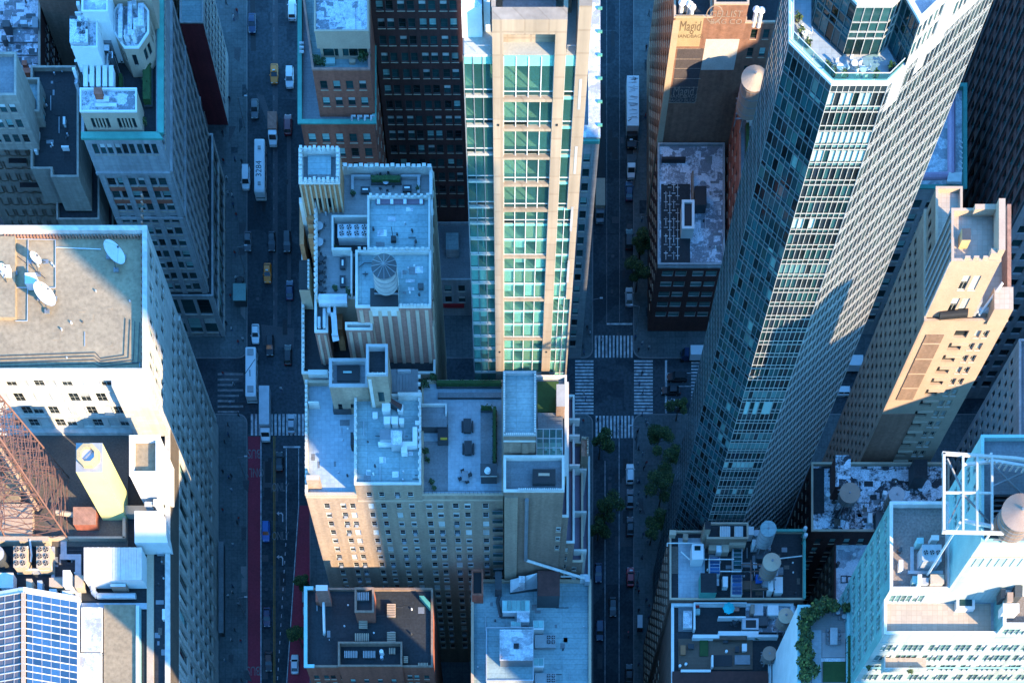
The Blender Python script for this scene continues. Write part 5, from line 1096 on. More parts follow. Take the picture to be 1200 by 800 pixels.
b.vol((X0, yb, PX(664, 74), PY(436, 74)), 0, 73, 'brick_dull', 'roof_mid', .6, .35, 'stone_white')
q = bx(590, 435.5, 628, 510, 84); L = q[2]-q[0]; b.vol(q, 72, 84, 'brick_dull', 'roof_light', .5, .35, 'tank_grey', walls={0: 'brick_dull'}); b.belt((q[0], q[1]), (q[2], q[1]), 82.2, .35, .12, 'stone_white')
b.merlons((q[0]+.15, q[1]), (q[0]+.15, q[3]), 84.1, 26, .24, .3, .2, 'stone_white'); b.merlons((q[2]-.15, q[1]), (q[2]-.15, q[3]), 84.1, 26, .24, .3, .2, 'stone_white'); b.merlons((q[0], q[1]+.15), (q[2], q[1]+.15), 84.1, 16, .24, .3, .2, 'stone_white')
b.box('stair_pier', q[0]+L*.58, q[1]-.25, 73, q[0]+L*.78, q[1], 82, 'brick_dull')
k = bx(630, 441, 655, 477, 74); b.box('turf', k[0], k[1], 72.4, k[2], k[3], 72.6, 'grass', 'grass')
k = bx(652, 452, 662, 478, 76); b.box('chimney_block', k[0], k[1], 72, k[2], k[3], 76.5, 'brick_dull', 'tank_grey')
for i in range(4): k = bx(630, 480+i*6, 660, 486+i*6, 74.5); b.box('stepped_roof', k[0], k[1]+.05, 72, k[2], k[3], 73.6+.25*i, 'steel_grey', 'roof_mid')
# glazed conservatory
k = bx(629, 504, 659, 537, 77); b.box('room_floor', k[0], k[1], 72.4, k[2], k[3], 73.2, 'floor_room')
m = M(); n = 4
for i in range(n+1):
    x = k[0]+(k[2]-k[0])*i/n; m.beam((x, k[1], 77.4), (x, k[3], 77.4), .1, 'galv'); m.beam((x, k[3], 73), (x, k[3], 77.4), .1, 'galv'); m.beam((x, k[1], 73), (x, k[1], 77.4), .1, 'galv')
for j in range(4): y = k[1]+(k[3]-k[1])*j/3; m.beam((k[0], y, 77.4), (k[2], y, 77.4), .1, 'galv')
m.part('glazing_bar', b.root)
for i in range(n):
    for j in range(3):
        g = M(); xa = k[0]+(k[2]-k[0])*i/n+.06; xb = k[0]+(k[2]-k[0])*(i+1)/n-.06; ya = k[1]+(k[3]-k[1])*j/3+.06; yc = k[1]+(k[3]-k[1])*(j+1)/3-.06
        g.poly([(xa, ya, 77.38), (xb, ya, 77.38), (xb, yc, 77.38), (xa, yc, 77.38)], 'glass_clear'); g.part('glass_panel', b.root)
for i in range(6): x = k[0]+.8+i*.75; b.box('table', x, k[1]+1.2+(i % 2)*2.2, 73.2, x+.5, k[1]+1.9+(i % 2)*2.2, 73.9, 'tank_grey', 'frame_white')
# stepped terraces on the street side
tz = [(668, 453, 525, 70), (676, 470, 560, 62)]
for i, (u, v0, v1, z, ud) in enumerate(((666, 448, 660, 70, 661), (673, 463, 668, 60, 666), (683, 518, 650, 52, 673), (691, 535, 672, 44, 683))):
    a = (X0+9, YB+.35*(i+1), PX(u, z), PY(v0, z)); b.vol(a, 0, z, 'brick_dull', 'purple_deck', .8, .35, 'stone_white' if i != 2 else 'stone_beige', specs={0: dict(cl=[(a[2]-a[0]-2.3+.6*0, a[2]-a[0]-1.2)], rw=rows(z-2, 4, 3.3, 1.7), style='dh')})
    x = a[2]
for v in (486, 505, 540): k = bx(667.5, v, 681, v+2.2, 62); b.box('terrace_divider', k[0], k[1], 59, k[2]-.2, k[3], 61, 'stone_white')
for v in (545, 595, 640): k = bx(673, v, 689, v+2.4, 54); b.box('terrace_divider', k[0], k[1], 44, k[2]-.2, k[3], 53, 'stone_white')
k = bx(681, 515, 689.5, 536, 55); b.box('roof_turret', k[0], k[1], 44, k[2], k[3], 55.5, 'brick_brown', 'brick_pink'); b.merlons((k[2]-.2, k[1]), (k[2]-.2, k[3]), 55.5, 6, .4, .35, .5, 'stone_beige'); b.merlons((k[0], k[3]-.2), (k[2], k[3]-.2), 55.5, 3, .4, .35, .5, 'stone_beige')
xe = PX(693, 44); b.box('edge_wall', xe-.5, 112, 0, xe, 138.2, 46.5, 'stone_beige') if False else None
# wall stripes and pipes on the south wall
b.box('wall_strip', X0+.1, YB-.35, 20, X0+2.6, YB, 77.6, 'brick_brown')
b.done()
m = M(); p0 = (PX(617, 74), YB-.35, 77); p1 = (PX(616, 55), YB-.35, 55.5); m.rod(p0, p1, .38, 'steel_grey', 10); p2 = (PX(688, 48), YB-.5, 48.0); m.rod((p1[0], YB-.4, 55.5), p2, .3, 'steel_white', 10); m.box(p2[0]-.5, YB-1.3, 47.0, p2[0]+.5, YB-.15, 48.6, 'galv')
m.thing('drain_pipe', 'long pipe running down and then slanting across the dull brown wall', 'pipe', (p0[0], YB, 50))
m = M(); x, y, _ = pt(602, 558, 73); m.cyl(x, y, 71.5, 73, .7, .5, 10, 'metal_black'); m.thing('roof_fan', 'dark round fan in the gap between apartment block and stepped terraces', 'fan', (x, y, 71.5))
# ---------------------------------------------------------------- dark roofed brick building in front
b = Bld('brick_building', 'red brick building with flat black roof and cream vents below the apartment block', 'building', -28, 126)
z7 = 50; q = bx(358.5, 689, 507, 781, z7); L = q[2]-q[0]
b.vol(q, 0, z7, 'brick_red', 'roof_tar', .55, .35, 'brick_dull', specs={0: dict(cl=pairs(L, 7, 1.1, 1.0), rw=rows(46, 4, 3.4, 1.9), style='dhd'), 3: dict(cl=cols(q[3]-q[1], 6, 1.2), rw=rows(46, 4, 3.4, 1.9), style='dhd')})
m = M(); m.box(q[0]-.35, q[1]-.3, z7+.16, q[0]+.35, q[3]+.2, z7+.5, 'teal_trim', bottom=True); m.box(q[0]+.35, q[1]-.3, z7+.16, q[0]+1.8, q[1]+.35, z7+.5, 'teal_trim', bottom=True); m.box(q[0]+.35, q[3]-.5, z7+.16, q[0]+1.6, q[3]+.2, z7+.5, 'teal_trim', bottom=True); m.part('copper_edge', b.root)
k = bx(416, 688.5, 438, 717, 54); b.vol(k, 49.4, 54, 'brick_red', 'metal_black', .7, .35, 'brick_dull'); kk = bx(396.5, 752, 471, 776, 51.2); b.vol((kk[0], q[1]-.4, kk[2], kk[3]), 0, 51.2, 'brick_red', 'roof_tar', 1.4, .3, 'brick_dull', specs={0: dict(cl=cols(kk[2]-kk[0], 4, 1.1), rw=rows(45, 4, 3.4, 1.9), style='dhd')})
k = bx(370, 685, 384, 690, 56); b.box('chimney', k[0], k[1]-.3, 49, k[2], k[3], 56, 'brick_rose', 'stone_white')
k = bx(369, 691, 385, 702, 52); b.box('chimney_base', k[0], k[1], 49.4, k[2], k[3], 51, 'brick_red')
m = M(); kx = bx(491, 697, 504, 712, 51); m.prism([(kx[0], kx[3]), (kx[2], kx[1]), (kx[2], kx[1]+1.2), (kx[0]+1, kx[3])], 49.5, 50.8, 'copper'); m.part('corner_glazing', b.root)
roof_wear(b, 365, 700, 500, 750, 49.46, 14, ('asphalt_dark', 'roof_tar', 'steel_grey'), 4, 6)
b.done()
m = M(); m.rod(pt(379, 700, 51), pt(380, 740, 51), .28, 'steel_white', 8); m.rod(pt(380, 740, 51), pt(380, 743, 49.6), .28, 'steel_white', 8); m.thing('roof_pipe', 'white pipe leading from the chimney across the black roof', 'pipe', pt(379, 720, 49.5))
def grille(label, u, v, wpx, hpx, horiz, n, z=49.5, mt='cream'):
    t = thing('roof_vent', label, 'vent', *pt(u, v, z), 'slatted vents on the black roof'); x0, y0, x1, y1 = bx(u-wpx/2, v-hpx/2, u+wpx/2, v+hpx/2, z+.9)
    m = M(); m.box(x0+.1, y0+.1, z, x1-.1, y1-.1, z+.6, 'metal_dark'); m.part('casing', t)
    for i in range(n):
        g = M()
        if horiz: a = y0+(y1-y0)*i/n; g.box(x0, a, z+.6, x1, a+(y1-y0)/n*.5, z+.9, mt, bottom=True)
        else: a = x0+(x1-x0)*i/n; g.box(a, y0, z+.6, a+(x1-x0)/n*.5, y1, z+.9, mt, bottom=True)
        g.part('slat', t)
grille('slatted cream vent nearest the raised brick box on the black roof', 425.5, 727.5, 10, 16, True, 8); grille('slatted cream vent at the north east of the black roof', 458.5, 714, 10, 16, True, 8); grille('slatted cream vent lying crosswise in the middle of the black roof', 424.5, 746, 17, 9, False, 8); grille('slatted cream vent at the east side of the black roof', 458.5, 747, 10, 16, True, 8)
grille('small slatted cream vent just south of the eastern vent', 460, 762, 8, 7, False, 4); grille('dim slatted vent inside the sunken brick box', 426, 698, 14, 9, False, 7, 53.3, 'tank_grey'); grille('grey slatted vent at the west end of the front pit', 411.5, 766, 16, 8, False, 8, 49.9, 'tank_grey'); grille('grey slatted vent in the centre of the front pit', 433, 766, 15, 8, False, 8, 49.9, 'tank_grey'); grille('low short slatted vent at the south east edge of the black roof', 475.5, 771.5, 5, 8, True, 4); grille('long thin slatted vent at the south east corner of the black roof', 496, 777.5, 12, 3, False, 7)
m = M(); x, y, _ = pt(447, 763, 51); m.cyl(x, y, 49.8, 51.2, .5, .42, 10, 'frame_white'); m.cyl(x, y-.9, 49.8, 50.6, .35, .35, 8, 'galv'); m.thing('roof_vent', 'round white vent standing in the front pit of the black roof', 'vent', (x, y, 49.8))
# ---------------------------------------------------------------- blue-grey roofed building on the corner of the street
b = Bld('flat_roofed_building', 'corner building with a wide seamed pale roof and roof penthouse at the bottom', 'building', 6, 122)
z8 = 47; q = bx(552.5, 679, 692.5, 900, z8); b.vol((q[0], 95, q[2], q[3]), 0, z8, 'stone_beige', 'roof_light', .5, .5, 'stone_beige', specs={1: dict(cl=cols(40, 10, 1.4), rw=rows(44, 4, 3.5, 2)), 3: dict(cl=cols(40, 10, 1.4), rw=rows(44, 4, 3.5, 2))})
k = bx(570, 735, 625, 797, 50); b.vol(k, 46, 50, 'galv', 'roof_light', .12, .15, 'galv'); k = bx(586, 738, 624, 773, 53); b.vol(k, 46, 53, 'steel_grey', 'roof_white', .12, .15, 'roof_white', label='pale penthouse box with a dark square hatch')
k2 = bx(602, 753, 608, 758.5, 53.4); b.box('hatch', k2[0], k2[1], 52.9, k2[2], k2[3], 53.3, 'metal_dark', 'metal_black')
k = bx(630, 668, 656, 698, 51.5); b.box('stair_house', k[0], k[1], 46.5, k[2], min(k[3], 139), 51.5, 'metal_dark', 'brick_dark')
k = bx(553, 676, 566, 697, 50); b.vol((k[0], k[1], k[2], 139.0), 46.4, 50, 'brick_red', 'metal_black', .5, .3, 'brick_red'); k = bx(580, 674, 588, 692, 49); b.box('dark_box', k[0], k[1], 46.5, k[2], 139, 49.5, 'metal_dark')
m = M(); a, c, d, e = pt(598, 694, 47.2), pt(598, 679, 49), pt(629.5, 671, 52), pt(629.5, 689, 47.6); m.poly([a, e, d, c], 'galv'); m.poly([(a[0], a[1], 46.5), (e[0], e[1], 46.5), e, a], 'metal_dark'); m.poly([(c[0], c[1], 46.5), (a[0], a[1], 46.5), a, c], 'galv'); m.part('sloped_roof', b.root)
b.box('roof_hatch', *pt(608, 685, 50)[:2], 48, pt(615, 0, 50)[0], pt(0, 677, 50)[1], 50.9, 'roof_white')
roof_wear(b, 556, 700, 688, 795, 46.52, 30, ('roof_mid', 'roof_light', 'roof_light'), 6, 8)
b.done()
for l, r, n in (('wide teal topped machine with glass strips south of the sloped roof', (589, 703.5, 620.5, 717), 6), ('small teal topped machine beside the penthouse west side', (599, 728, 610, 735), 2), ('teal topped machine at the north east of the penthouse', (625, 727, 637, 737), 2), ('teal topped machine at the south east of the penthouse', (625, 771, 637, 781), 2)):
    t, q = crate('air_conditioner', l, 'air conditioner', *r, 49, 46.5, 'white_render', group='teal topped machines on the corner roof')
    for i in range(n): m = M(); w9 = (q[2]-q[0])/n; m.box(q[0]+w9*i+.05, q[1]+.3, 49.0, q[0]+w9*(i+1)-.05, q[3]-.05, 49.15, 'curtain_teal'); m.part('panel', t)
crate('equipment_box', 'white cube shaped box touching the teal topped machine', 'equipment box', 606, 717.5, 620, 728, 49.3, 46.5, 'roof_white')
for v, l in ((749, 'northern four fan platform east of the penthouse'), (794, 'southern four fan platform east of the penthouse')):
    t, q = crate('fan_platform', l, 'fan', 627, v-5.5, 651, v+9, 47.6, 46.5, 'tank_grey', group='four fan platforms')
    for i in range(2):
        for j in range(2): x, y, _ = pt(643+i*5.4, v-2.5+j*5.4, 47.7); m = M(); m.cyl(x, y, 47.6, 47.8, .42, .42, 12, 'galv', 'metal_black'); m.beam((x-.4, y, 47.83), (x+.4, y, 47.83), .08, 'galv'); m.beam((x, y-.4, 47.83), (x, y+.4, 47.83), .08, 'galv'); m.part('fan', t)
m = M()
for p, q in (((586, 696), (583, 704)), ((583, 704), (587, 722)), ((587, 722), (603, 722))): m.rod(pt(*p, 46.9), pt(*q, 46.9), .35, 'metal_dark', 8)
m.thing('hose', 'thick black hose curling round the teal topped machine', 'hose', pt(585, 710, 46.5))
m = M(); m.rod(pt(657, 675, 48), pt(670, 675, 48), .2, 'steel_white', 6); q = bx(670, 672, 675, 676.5, 48); m.box(q[0], q[1], 46.6, q[2], q[3], 48, 'galv'); q = bx(680, 673, 689, 679, 48); m.box(q[0], q[1], 46.6, q[2], q[3], 48.2, 'glow_white'); m.thing('roof_pipe', 'pale pipe with boxes along the north edge of the corner roof', 'pipe', pt(668, 675, 46.5))
# ---------------------------------------------------------------- brick building with painted wall signs
mat('sign_cream', (0.46, 0.35, 0.20), (0.37, 0.28, 0.16), scale=.5, fine=.2); mat('sign_white', (0.62, 0.58, 0.52), (0.5, 0.47, 0.42), scale=.4, fine=.15); mat('sign_dark', (0.09, 0.075, 0.08), (0.07, 0.06, 0.065), scale=.3, fine=.2); mat('letter_pale', (0.36, 0.28, 0.23), fine=.3); mat('brick_faded', (0.36, 0.19, 0.13), (0.25, 0.125, 0.085), scale=.08, pattern='brick', p=(.5, .16), fine=.2); mat('letter_brown', (0.20, 0.13, 0.08), fine=.1)
b = Bld('brick_building', 'tall brown brick building with faded painted wall lettering at the top of the picture', 'building', 45, 262)
Y1 = 251.9; z1 = 53; X1 = 34.9
xs = lambda u, v: (u-U0)*(Y1*F/(V0-v))/F
xa, xb, xc, xd = xs(791, 22), xs(814, 18), xs(877, 8), xs(915, 22)
xm = xs(833, 30)
sg = lambda a, c: {0: dict(cl=cols(c-a, 3, 1.3, 1, 1), rw=rows(49.5, 20, 4.2, 2.2), style='dhd', d=.3)}
b.vol((X1, Y1, xm, 290), 0, 52.2, 'brick_faded', 'roof_tar', .9, .35, 'stone_beige', specs={3: dict(cl=cols(38, 11, 1.4), rw=rows(49, 4, 3.6, 2), style='dhd')})
b.vol((xm, Y1, xc, 290), 0, 55.0, 'brick_faded', 'roof_tar', .9, .35, 'stone_beige'); b.vol((xc, Y1, xd+2.5, 290), 0, 51.0, 'brick_faded', 'roof_tar', .9, .35, 'stone_beige', specs=sg(xc, xd+2.5))
b.box('corner_strip', X1-.06, Y1-.12, 0, X1+1.3, Y1, 51.5, 'stone_beige')
b.belt((X1+1.5, Y1), (xm-.2, Y1), 46, .1, .0, 'cream') if False else None
def wz(v): return H-Y1*F/(V0-v)
def sign(u0, u1, v0, v1, vr, n, name='painted_sign', y=.03): 
    k = (Y1*F/(V0-vr))/F; g = M(); g.box((u0-U0)*k, Y1-y, wz(v1), (u1-U0)*k, Y1, wz(v0), n, bottom=True); return g.part(name, b.root)
sign(792, 825, 18.5, 54.5, 20, 'sign_cream'); sign(825, 864, 46, 82, 60, 'sign_white'); sign(791, 821, 57, 120, 80, 'sign_dark')
for v in (57, 69, 80, 92): sign(790, 821, v, v+.5, v, 'letter_pale', 'sign_line', .05)
for (u0, u1, v0, v1) in ((784.5, 817, 102, 102.6), (782, 816, 120, 120.6), (816, 816.5, 102, 120)): sign(u0, u1, v0, v1, 110, 'letter_pale', 'sign_line', .05)
def wt(body, u, v, size, n, sx=1.0): k = (Y1*F/(V0-v))/F; text_mesh(body, size, n, 'lettering', b.root, ((u-U0)*k, Y1-.07, wz(v)), (math.pi/2, 0, 0), sx)
wt('Magid', 809, 31, 3.2, 'letter_brown', .6); wt('HANDBAGS', 808, 42.5, 1.1, 'letter_brown', 1.0)
wt('Magid', 801, 107, 3.2, 'letter_pale', .62); wt('HANDBAGS', 800, 113, 1.2, 'letter_pale'); wt('MAGID BLDG', 799, 117.5, 1.1, 'letter_pale')
wt('GELLIST', 851, 16.5, 2.0, 'letter_pale', .95); wt('BAG CO', 851, 25.5, 1.6, 'letter_pale', 1.1)
m = M(); k = 24
for i in range(k): a0, a1 = 2*math.pi*i/k, 2*math.pi*(i+1)/k; f = lambda a, r: (xs(837.5, 16)+r*math.cos(a), Y1-.05, wz(16.5)+r*1.15*math.sin(a)); m.poly([f(a0, 1.5), f(a1, 1.5), f(a1, 1.7), f(a0, 1.7)], 'letter_pale')
m.part('lettering', b.root)
b.done()
for k, (u, v, l) in enumerate(((799, 6, 'first white roof vent from the west on the sign building roof'), (804, 3, 'second white roof vent from the west on the sign building roof'), (808, 8, 'third white roof vent from the west on the sign building roof'), (811, 11, 'white vent closest to the raised sign wall'), (886, 14, 'white vent on the low east roof of the sign building'), (892, 15, 'orange lit vent on the low east roof of the sign building'))):
    m = M(); x, y, _ = pt(u, v, 53); m.cyl(x, y, 50, 53.5, .5, .45, 10, 'white_render'); m.cyl(x, y, 53.5, 54, .8, .3, 10, 'white_render'); m.thing('roof_vent', l, 'vent', (x, y, 50.0), 'vents on the sign building')
# lower building with two tone roof
b = Bld('flat_roofed_building', 'six storey corner building with half black half pale roof under the painted signs', 'building', 43, 238)
z2 = 22; q = bx(771, 168, 849, 310, z2); b.vol(q, 0, z2, 'brick_dark', 'roof_stain', .5, .35, 'limestone_grey', specs={0: dict(cl=pairs(q[2]-q[0], 2, 2.6, .5, .6, .6), rw=rows(20, 3.4, 3.3, 1.8), style='wide', d=.3), 3: dict(cl=cols(q[3]-q[1], 8, 1.6), rw=rows(20, 3.4, 3.3, 1.8), style='dhd')})
k = bx(775, 214, 809, 308, z2); b.box('black_roof', k[0], k[1], 21.5, k[2], k[3], 21.62, 'roof_tar', 'roof_tar')
m = M()
for i in range(4): 
    u = 780+i*4.6
    for j in range(9): 
        if random.random() < .75: kk = bx(u, 214+j*10, u+.7, 214+j*10+10, 21.7); m.box(kk[0], kk[1], 21.62, kk[2], kk[3], 21.68, 'paint_white')
        kk = bx(u-2, 216+j*10+3*(i % 2), u+2.5, 216.7+j*10+3*(i % 2), 21.7); m.box(kk[0], kk[1], 21.62, kk[2], kk[3], 21.69, 'paint_white')
m.part('seam_line', b.root)
k = bx(799, 237, 813, 270, 24); b.vol(k, 21.4, 24.5, 'white_render', 'metal_black', .3, .5, 'white_render'); k = bx(814.5, 218, 828, 240, 24); b.box('skylight_box', k[0], k[1], 21.4, k[2], k[3], 24, 'metal_dark', 'metal_black'); k = bx(811, 200, 813, 245, 23); b.box('party_wall', k[0], k[1], 21.4, k[2], k[3], 23, 'brick_dull')
k = bx(776, 182, 804, 185, 23); b.box('roof_curb', k[0], k[1], 21.4, k[2], k[3], 22.6, 'metal_black'); roof_wear(b, 815, 180, 847, 300, 21.5, 10, ('roof_mid', 'roof_white')); b.belt((q[0], q[1]), (q[2], q[1]), 21.2, .5, .3, 'limestone_grey', 'cornice')
b.done()
# red building with water tank
b = Bld('brick_building', 'narrow red brick building carrying a pale conical water tank beside the glass tower', 'building', 55, 240)
b.vol((51.3, 229, 57.5, 251.6), 0, 36, 'brick_red', 'roof_mid', .5, .3, 'brick_red', specs={3: dict(cl=cols(22.6, 5, 1.3), rw=rows(33, 4, 3.5, 2), style='dhd')}); b.done()
t = tank('pale beige water tank with conical cap on the red brick building', 884.5, 92, 40, 2.7, 7.2, 'tank_top', 'stone_beige', 4.6, .5)
t2, _ = crate('bulkhead', 'pale double hatch below the pale conical water tank', 'hatch', 877, 126, 894, 136, 38, 35.5, 'white_render'); hedge('narrow strip of green planting on the red brick building roof', 874, 142, 879, 185, 36.8, 35.5)
# ---------------------------------------------------------------- faceted glass tower
b = Bld('glass_skyscraper', 'faceted glass skyscraper with white mullions and a planted terrace near the top', 'skyscraper', 50, 170)
A, B_, C_, Q_ = (36.4, 153.0), (41.8, 147.6), (49.0, 147.6), (63.5, 161.4)
ZG = 154.0; base = [A, B_, C_, Q_, (63.5, 167), (36.4, 163.6)]
fh = 2.95
def dist(p, q): return math.hypot(p[0]-q[0], p[1]-q[1])
def two(z, n, fh=fh): 
    r = []
    for i in range(n): zt = z-fh*i; r += [(zt-2.72, zt-2.14), (zt-1.98, zt-.16)]
    return sorted(r)
rg = random.Random(3)
floorlook = {}
def pk_s(c, r):
    f = r//2
    if f not in floorlook: floorlook[f] = rg.choice(['p', 'n', 'd', 'd', 'm', 'd'])
    if r % 2 == 0: return 'panem' if floorlook[f] in 'pn' else 'panet'
    if floorlook[f] == 'n' and rg.random() < .8: return 'panem'
    k = floorlook[f]
    return 'panep' if (k == 'p' and rg.random() < .85) or (k == 'm' and rg.random() < .35) else ('panex' if rg.random() < .5 else 'panet')
def grid(L, n, m=.1): w = L/n; return [(w*i+m/2, w*(i+1)-m/2) for i in range(n)]
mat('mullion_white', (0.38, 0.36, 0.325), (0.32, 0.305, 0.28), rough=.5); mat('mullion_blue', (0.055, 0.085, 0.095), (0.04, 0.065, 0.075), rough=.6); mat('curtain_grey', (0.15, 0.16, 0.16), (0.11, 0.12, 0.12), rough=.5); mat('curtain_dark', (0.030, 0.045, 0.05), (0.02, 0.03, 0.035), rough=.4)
SE = dist(C_, Q_)
def pk_se(c, r): return rg.choice(['panem', 'panet', 'panex', 'panex', 'panet', 'panep', 'panem'])
specs = {0: dict(cl=grid(dist(A, B_), 8, .09), rw=[(z0, z1) for z0, z1 in two(152.8, 51)], style='pane', d=.08, pick=lambda c, r: rg.choice(['pane', 'pane', 'pane', 'panet', 'panem' if 4 < c and r % 6 > 1 else 'pane'])), 1: dict(cl=grid(7.2, 9, .1), rw=two(152.8, 51), d=.14, pick=pk_s),
   2: dict(cl=grid(SE, 22, .24), rw=[(152.3-fh*i-2.25, 152.3-fh*i) for i in range(51)][::-1], d=.3, pick=pk_se), 5: dict(cl=grid(10.6, 10, .12), rw=[(152.8-fh*i-2.4, 152.8-fh*i-.2) for i in range(51)][::-1], style='pane', d=.03)}
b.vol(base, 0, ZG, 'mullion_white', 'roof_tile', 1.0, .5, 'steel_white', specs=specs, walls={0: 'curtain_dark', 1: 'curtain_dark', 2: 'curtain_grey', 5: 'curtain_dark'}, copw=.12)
def curtain(p0, p1, n, zs, z0, z1, wd, hd, dp, mt):
    p0, p1 = Vector(p0), Vector(p1); d = (p1-p0).normalized(); e = Vector((d.y, -d.x)); L = (p1-p0).length
    for i in range(n+1):
        m = M(); c = p0+d*(L*i/n); k = [c-d*wd/2, c-d*wd/2+e*dp, c+d*wd/2+e*dp, c+d*wd/2]; m.prism([tuple(x) for x in k], z0, z1, mt); m.part('mullion', b.root)
    m = M()
    for z in zs: k = [p0, p0+e*dp*.8, p1+e*dp*.8, p1]; m.prism([tuple(x) for x in k], z, z+hd, mt, bottom=True)
    m.part('transom', b.root, stuff=True)
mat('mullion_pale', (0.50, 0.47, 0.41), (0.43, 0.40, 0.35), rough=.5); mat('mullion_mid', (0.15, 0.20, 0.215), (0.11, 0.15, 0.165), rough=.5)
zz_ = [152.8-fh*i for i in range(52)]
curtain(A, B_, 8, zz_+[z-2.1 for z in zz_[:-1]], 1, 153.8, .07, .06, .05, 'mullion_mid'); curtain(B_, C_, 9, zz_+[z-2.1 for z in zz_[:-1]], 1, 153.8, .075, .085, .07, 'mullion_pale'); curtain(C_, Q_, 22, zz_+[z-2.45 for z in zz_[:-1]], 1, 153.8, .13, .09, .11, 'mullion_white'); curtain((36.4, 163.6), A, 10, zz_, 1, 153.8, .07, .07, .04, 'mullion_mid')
e0 = Vector(C_); dse = (Vector(Q_)-e0).normalized(); nse = Vector((dse.y, -dse.x))
def onse(x, off=-.06): t = (x-C_[0])/dse.x; p = e0+dse*t+nse*off; return (p.x, p.y)
up = [(39.4, 156.0), (43.4, 152.0), (47.9, 152.0), (49.2, 153.2), onse(51.2), onse(63.3), (63.3, 166.6), (39.4, 163.6)]
su = {}
for i, (p, q) in enumerate(zip(up, up[1:]+up[:1])):
    L = dist(p, q); n = max(2, int(L/.95))
    if i == 4: su[i] = dict(cl=grid(L, 18, .34), rw=[(155.2, 157.1), (157.8, 159.4)], d=.25, pick=pk_se)
    elif i in (0, 1, 2, 3, 7): su[i] = dict(cl=grid(L, n, .1), rw=[(153.2, 155.4), (155.55, 156.3), (156.45, 157.6), (157.7, 159.6)], style='panet' if i == 1 else 'pane', d=.12)
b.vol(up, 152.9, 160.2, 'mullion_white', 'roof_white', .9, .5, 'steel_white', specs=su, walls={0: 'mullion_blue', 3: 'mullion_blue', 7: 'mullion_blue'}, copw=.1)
# white blank panels on the south east face
for (x0, z0, z1, ww) in ((49.6, 149.0, 153.6, 1.9), (54.5, 152.5, 159.9, 1.7), (53.0, 151, 153.8, 1.2)):
    p, q = Vector(onse(x0, .04)), Vector(onse(x0+ww, .04)); m = M(); n2 = nse*.1; m.prism([tuple(p-n2), tuple(p+n2*.2), tuple(q+n2*.2), tuple(q-n2)], z0, z1, 'steel_white', bottom=True); m.part('blank_panel', b.root)
for (z, k0, k1) in ((91, 1, 2), (91, 3, 4), (91, 5, 7)): m = M(); w = .8; m.box(41.8+w*k0, 147.42, z-3.2, 41.8+w*k1-.15, 147.58, z, 'panel_teal', bottom=True); m.part('blank_panel', b.root)
# terrace: glass rail, floor, planters
m = M(); ip = [(A[0]+.25, 163), (A[0]+.25, A[1]+.1), (B_[0]+.1, B_[1]+.25), (C_[0]-.1, C_[1]+.25), onse(51.0, -.3)]
for p, q in zip(ip, ip[1:]): m.beam((*p, 155.3), (*q, 155.3), .07, 'steel_white')
m.part('rail', b.root)
for p, q in zip(ip, ip[1:]):
    n = max(1, int(dist(p, q)/1.6))
    for i in range(n):
        a = Vector(p).lerp(Vector(q), i/n+.01); c = Vector(p).lerp(Vector(q), (i+1)/n-.01); g = M(); g.poly([(*a, 154.2), (*c, 154.2), (*c, 155.25), (*a, 155.25)], 'glass_clear'); g.part('rail_glass', b.root)
# roof crown
b.box('crown_wall', 50.2, 155.5, 159.3, 51.0, 163, 166, 'steel_white'); b.box('crown_box', 53, 157.5, 159.3, 58, 163, 161, 'white_render', 'roof_white'); b.box('crown_box', 43.5, 156.5, 159.3, 49, 162, 160.6, 'metal_dark', 'roof_mid')
m = M()
for i in range(8): m.beam((44+i*.8, 157, 160.6), (44+i*.8, 161.5, 160.6+.4), .12, 'steel_white')
for p, q in (((52, 154.5, 159.4), (52, 154.5, 161)), ((54, 154.2, 159.4), (54, 154.2, 161)), ((52, 154.5, 161), (56, 156, 161)), ((52, 156.5, 161), (56, 156.5, 161)), ((56, 156, 159.4), (56, 156, 161)), ((52, 154.5, 160.4), (56, 156, 160.4)), ((53, 153.2, 160.3), (50, 158, 162))): m.beam(p, q, .1, 'steel_white')
m.beam((48.5, 153.5, 160), (46, 158, 164), .25, 'metal_dark'); m.part('roof_steelwork', b.root)
b.done('glass_pane')
for k, (x, y, r) in enumerate(((38.0, 154.6, .6), (38.9, 153.2, .55), (37.6, 156.5, .6), (41.4, 150.2, .6), (42.2, 149.5, .55), (43.6, 149.2, .5), (47.6, 149.2, .5), (49.6, 150.2, .6))):
    u, v = proj((x, y, 153.1)); shrub(('first', 'second', 'third', 'fourth', 'fifth', 'sixth', 'seventh', 'last')[k]+' planter shrub counted from the west along the skyscraper terrace rail', u, v, 153.1, r, 1.1, ('leaf_light', 'leaf'), 60, group='terrace planters', pot='metal_dark')
for k, (u, v, l) in enumerate(((983, 84, 'white round table at the south west bend of the skyscraper terrace'), (1010, 87, 'white table on the south side of the skyscraper terrace'), (942, 44, 'pale table beside the west rail of the skyscraper terrace'), (1000, 80, 'beige table close to the glass door of the skyscraper terrace'))): patio(l, u, v, 153.1, 4, .45, 'steel_white', .8, top='steel_white', s=.38)
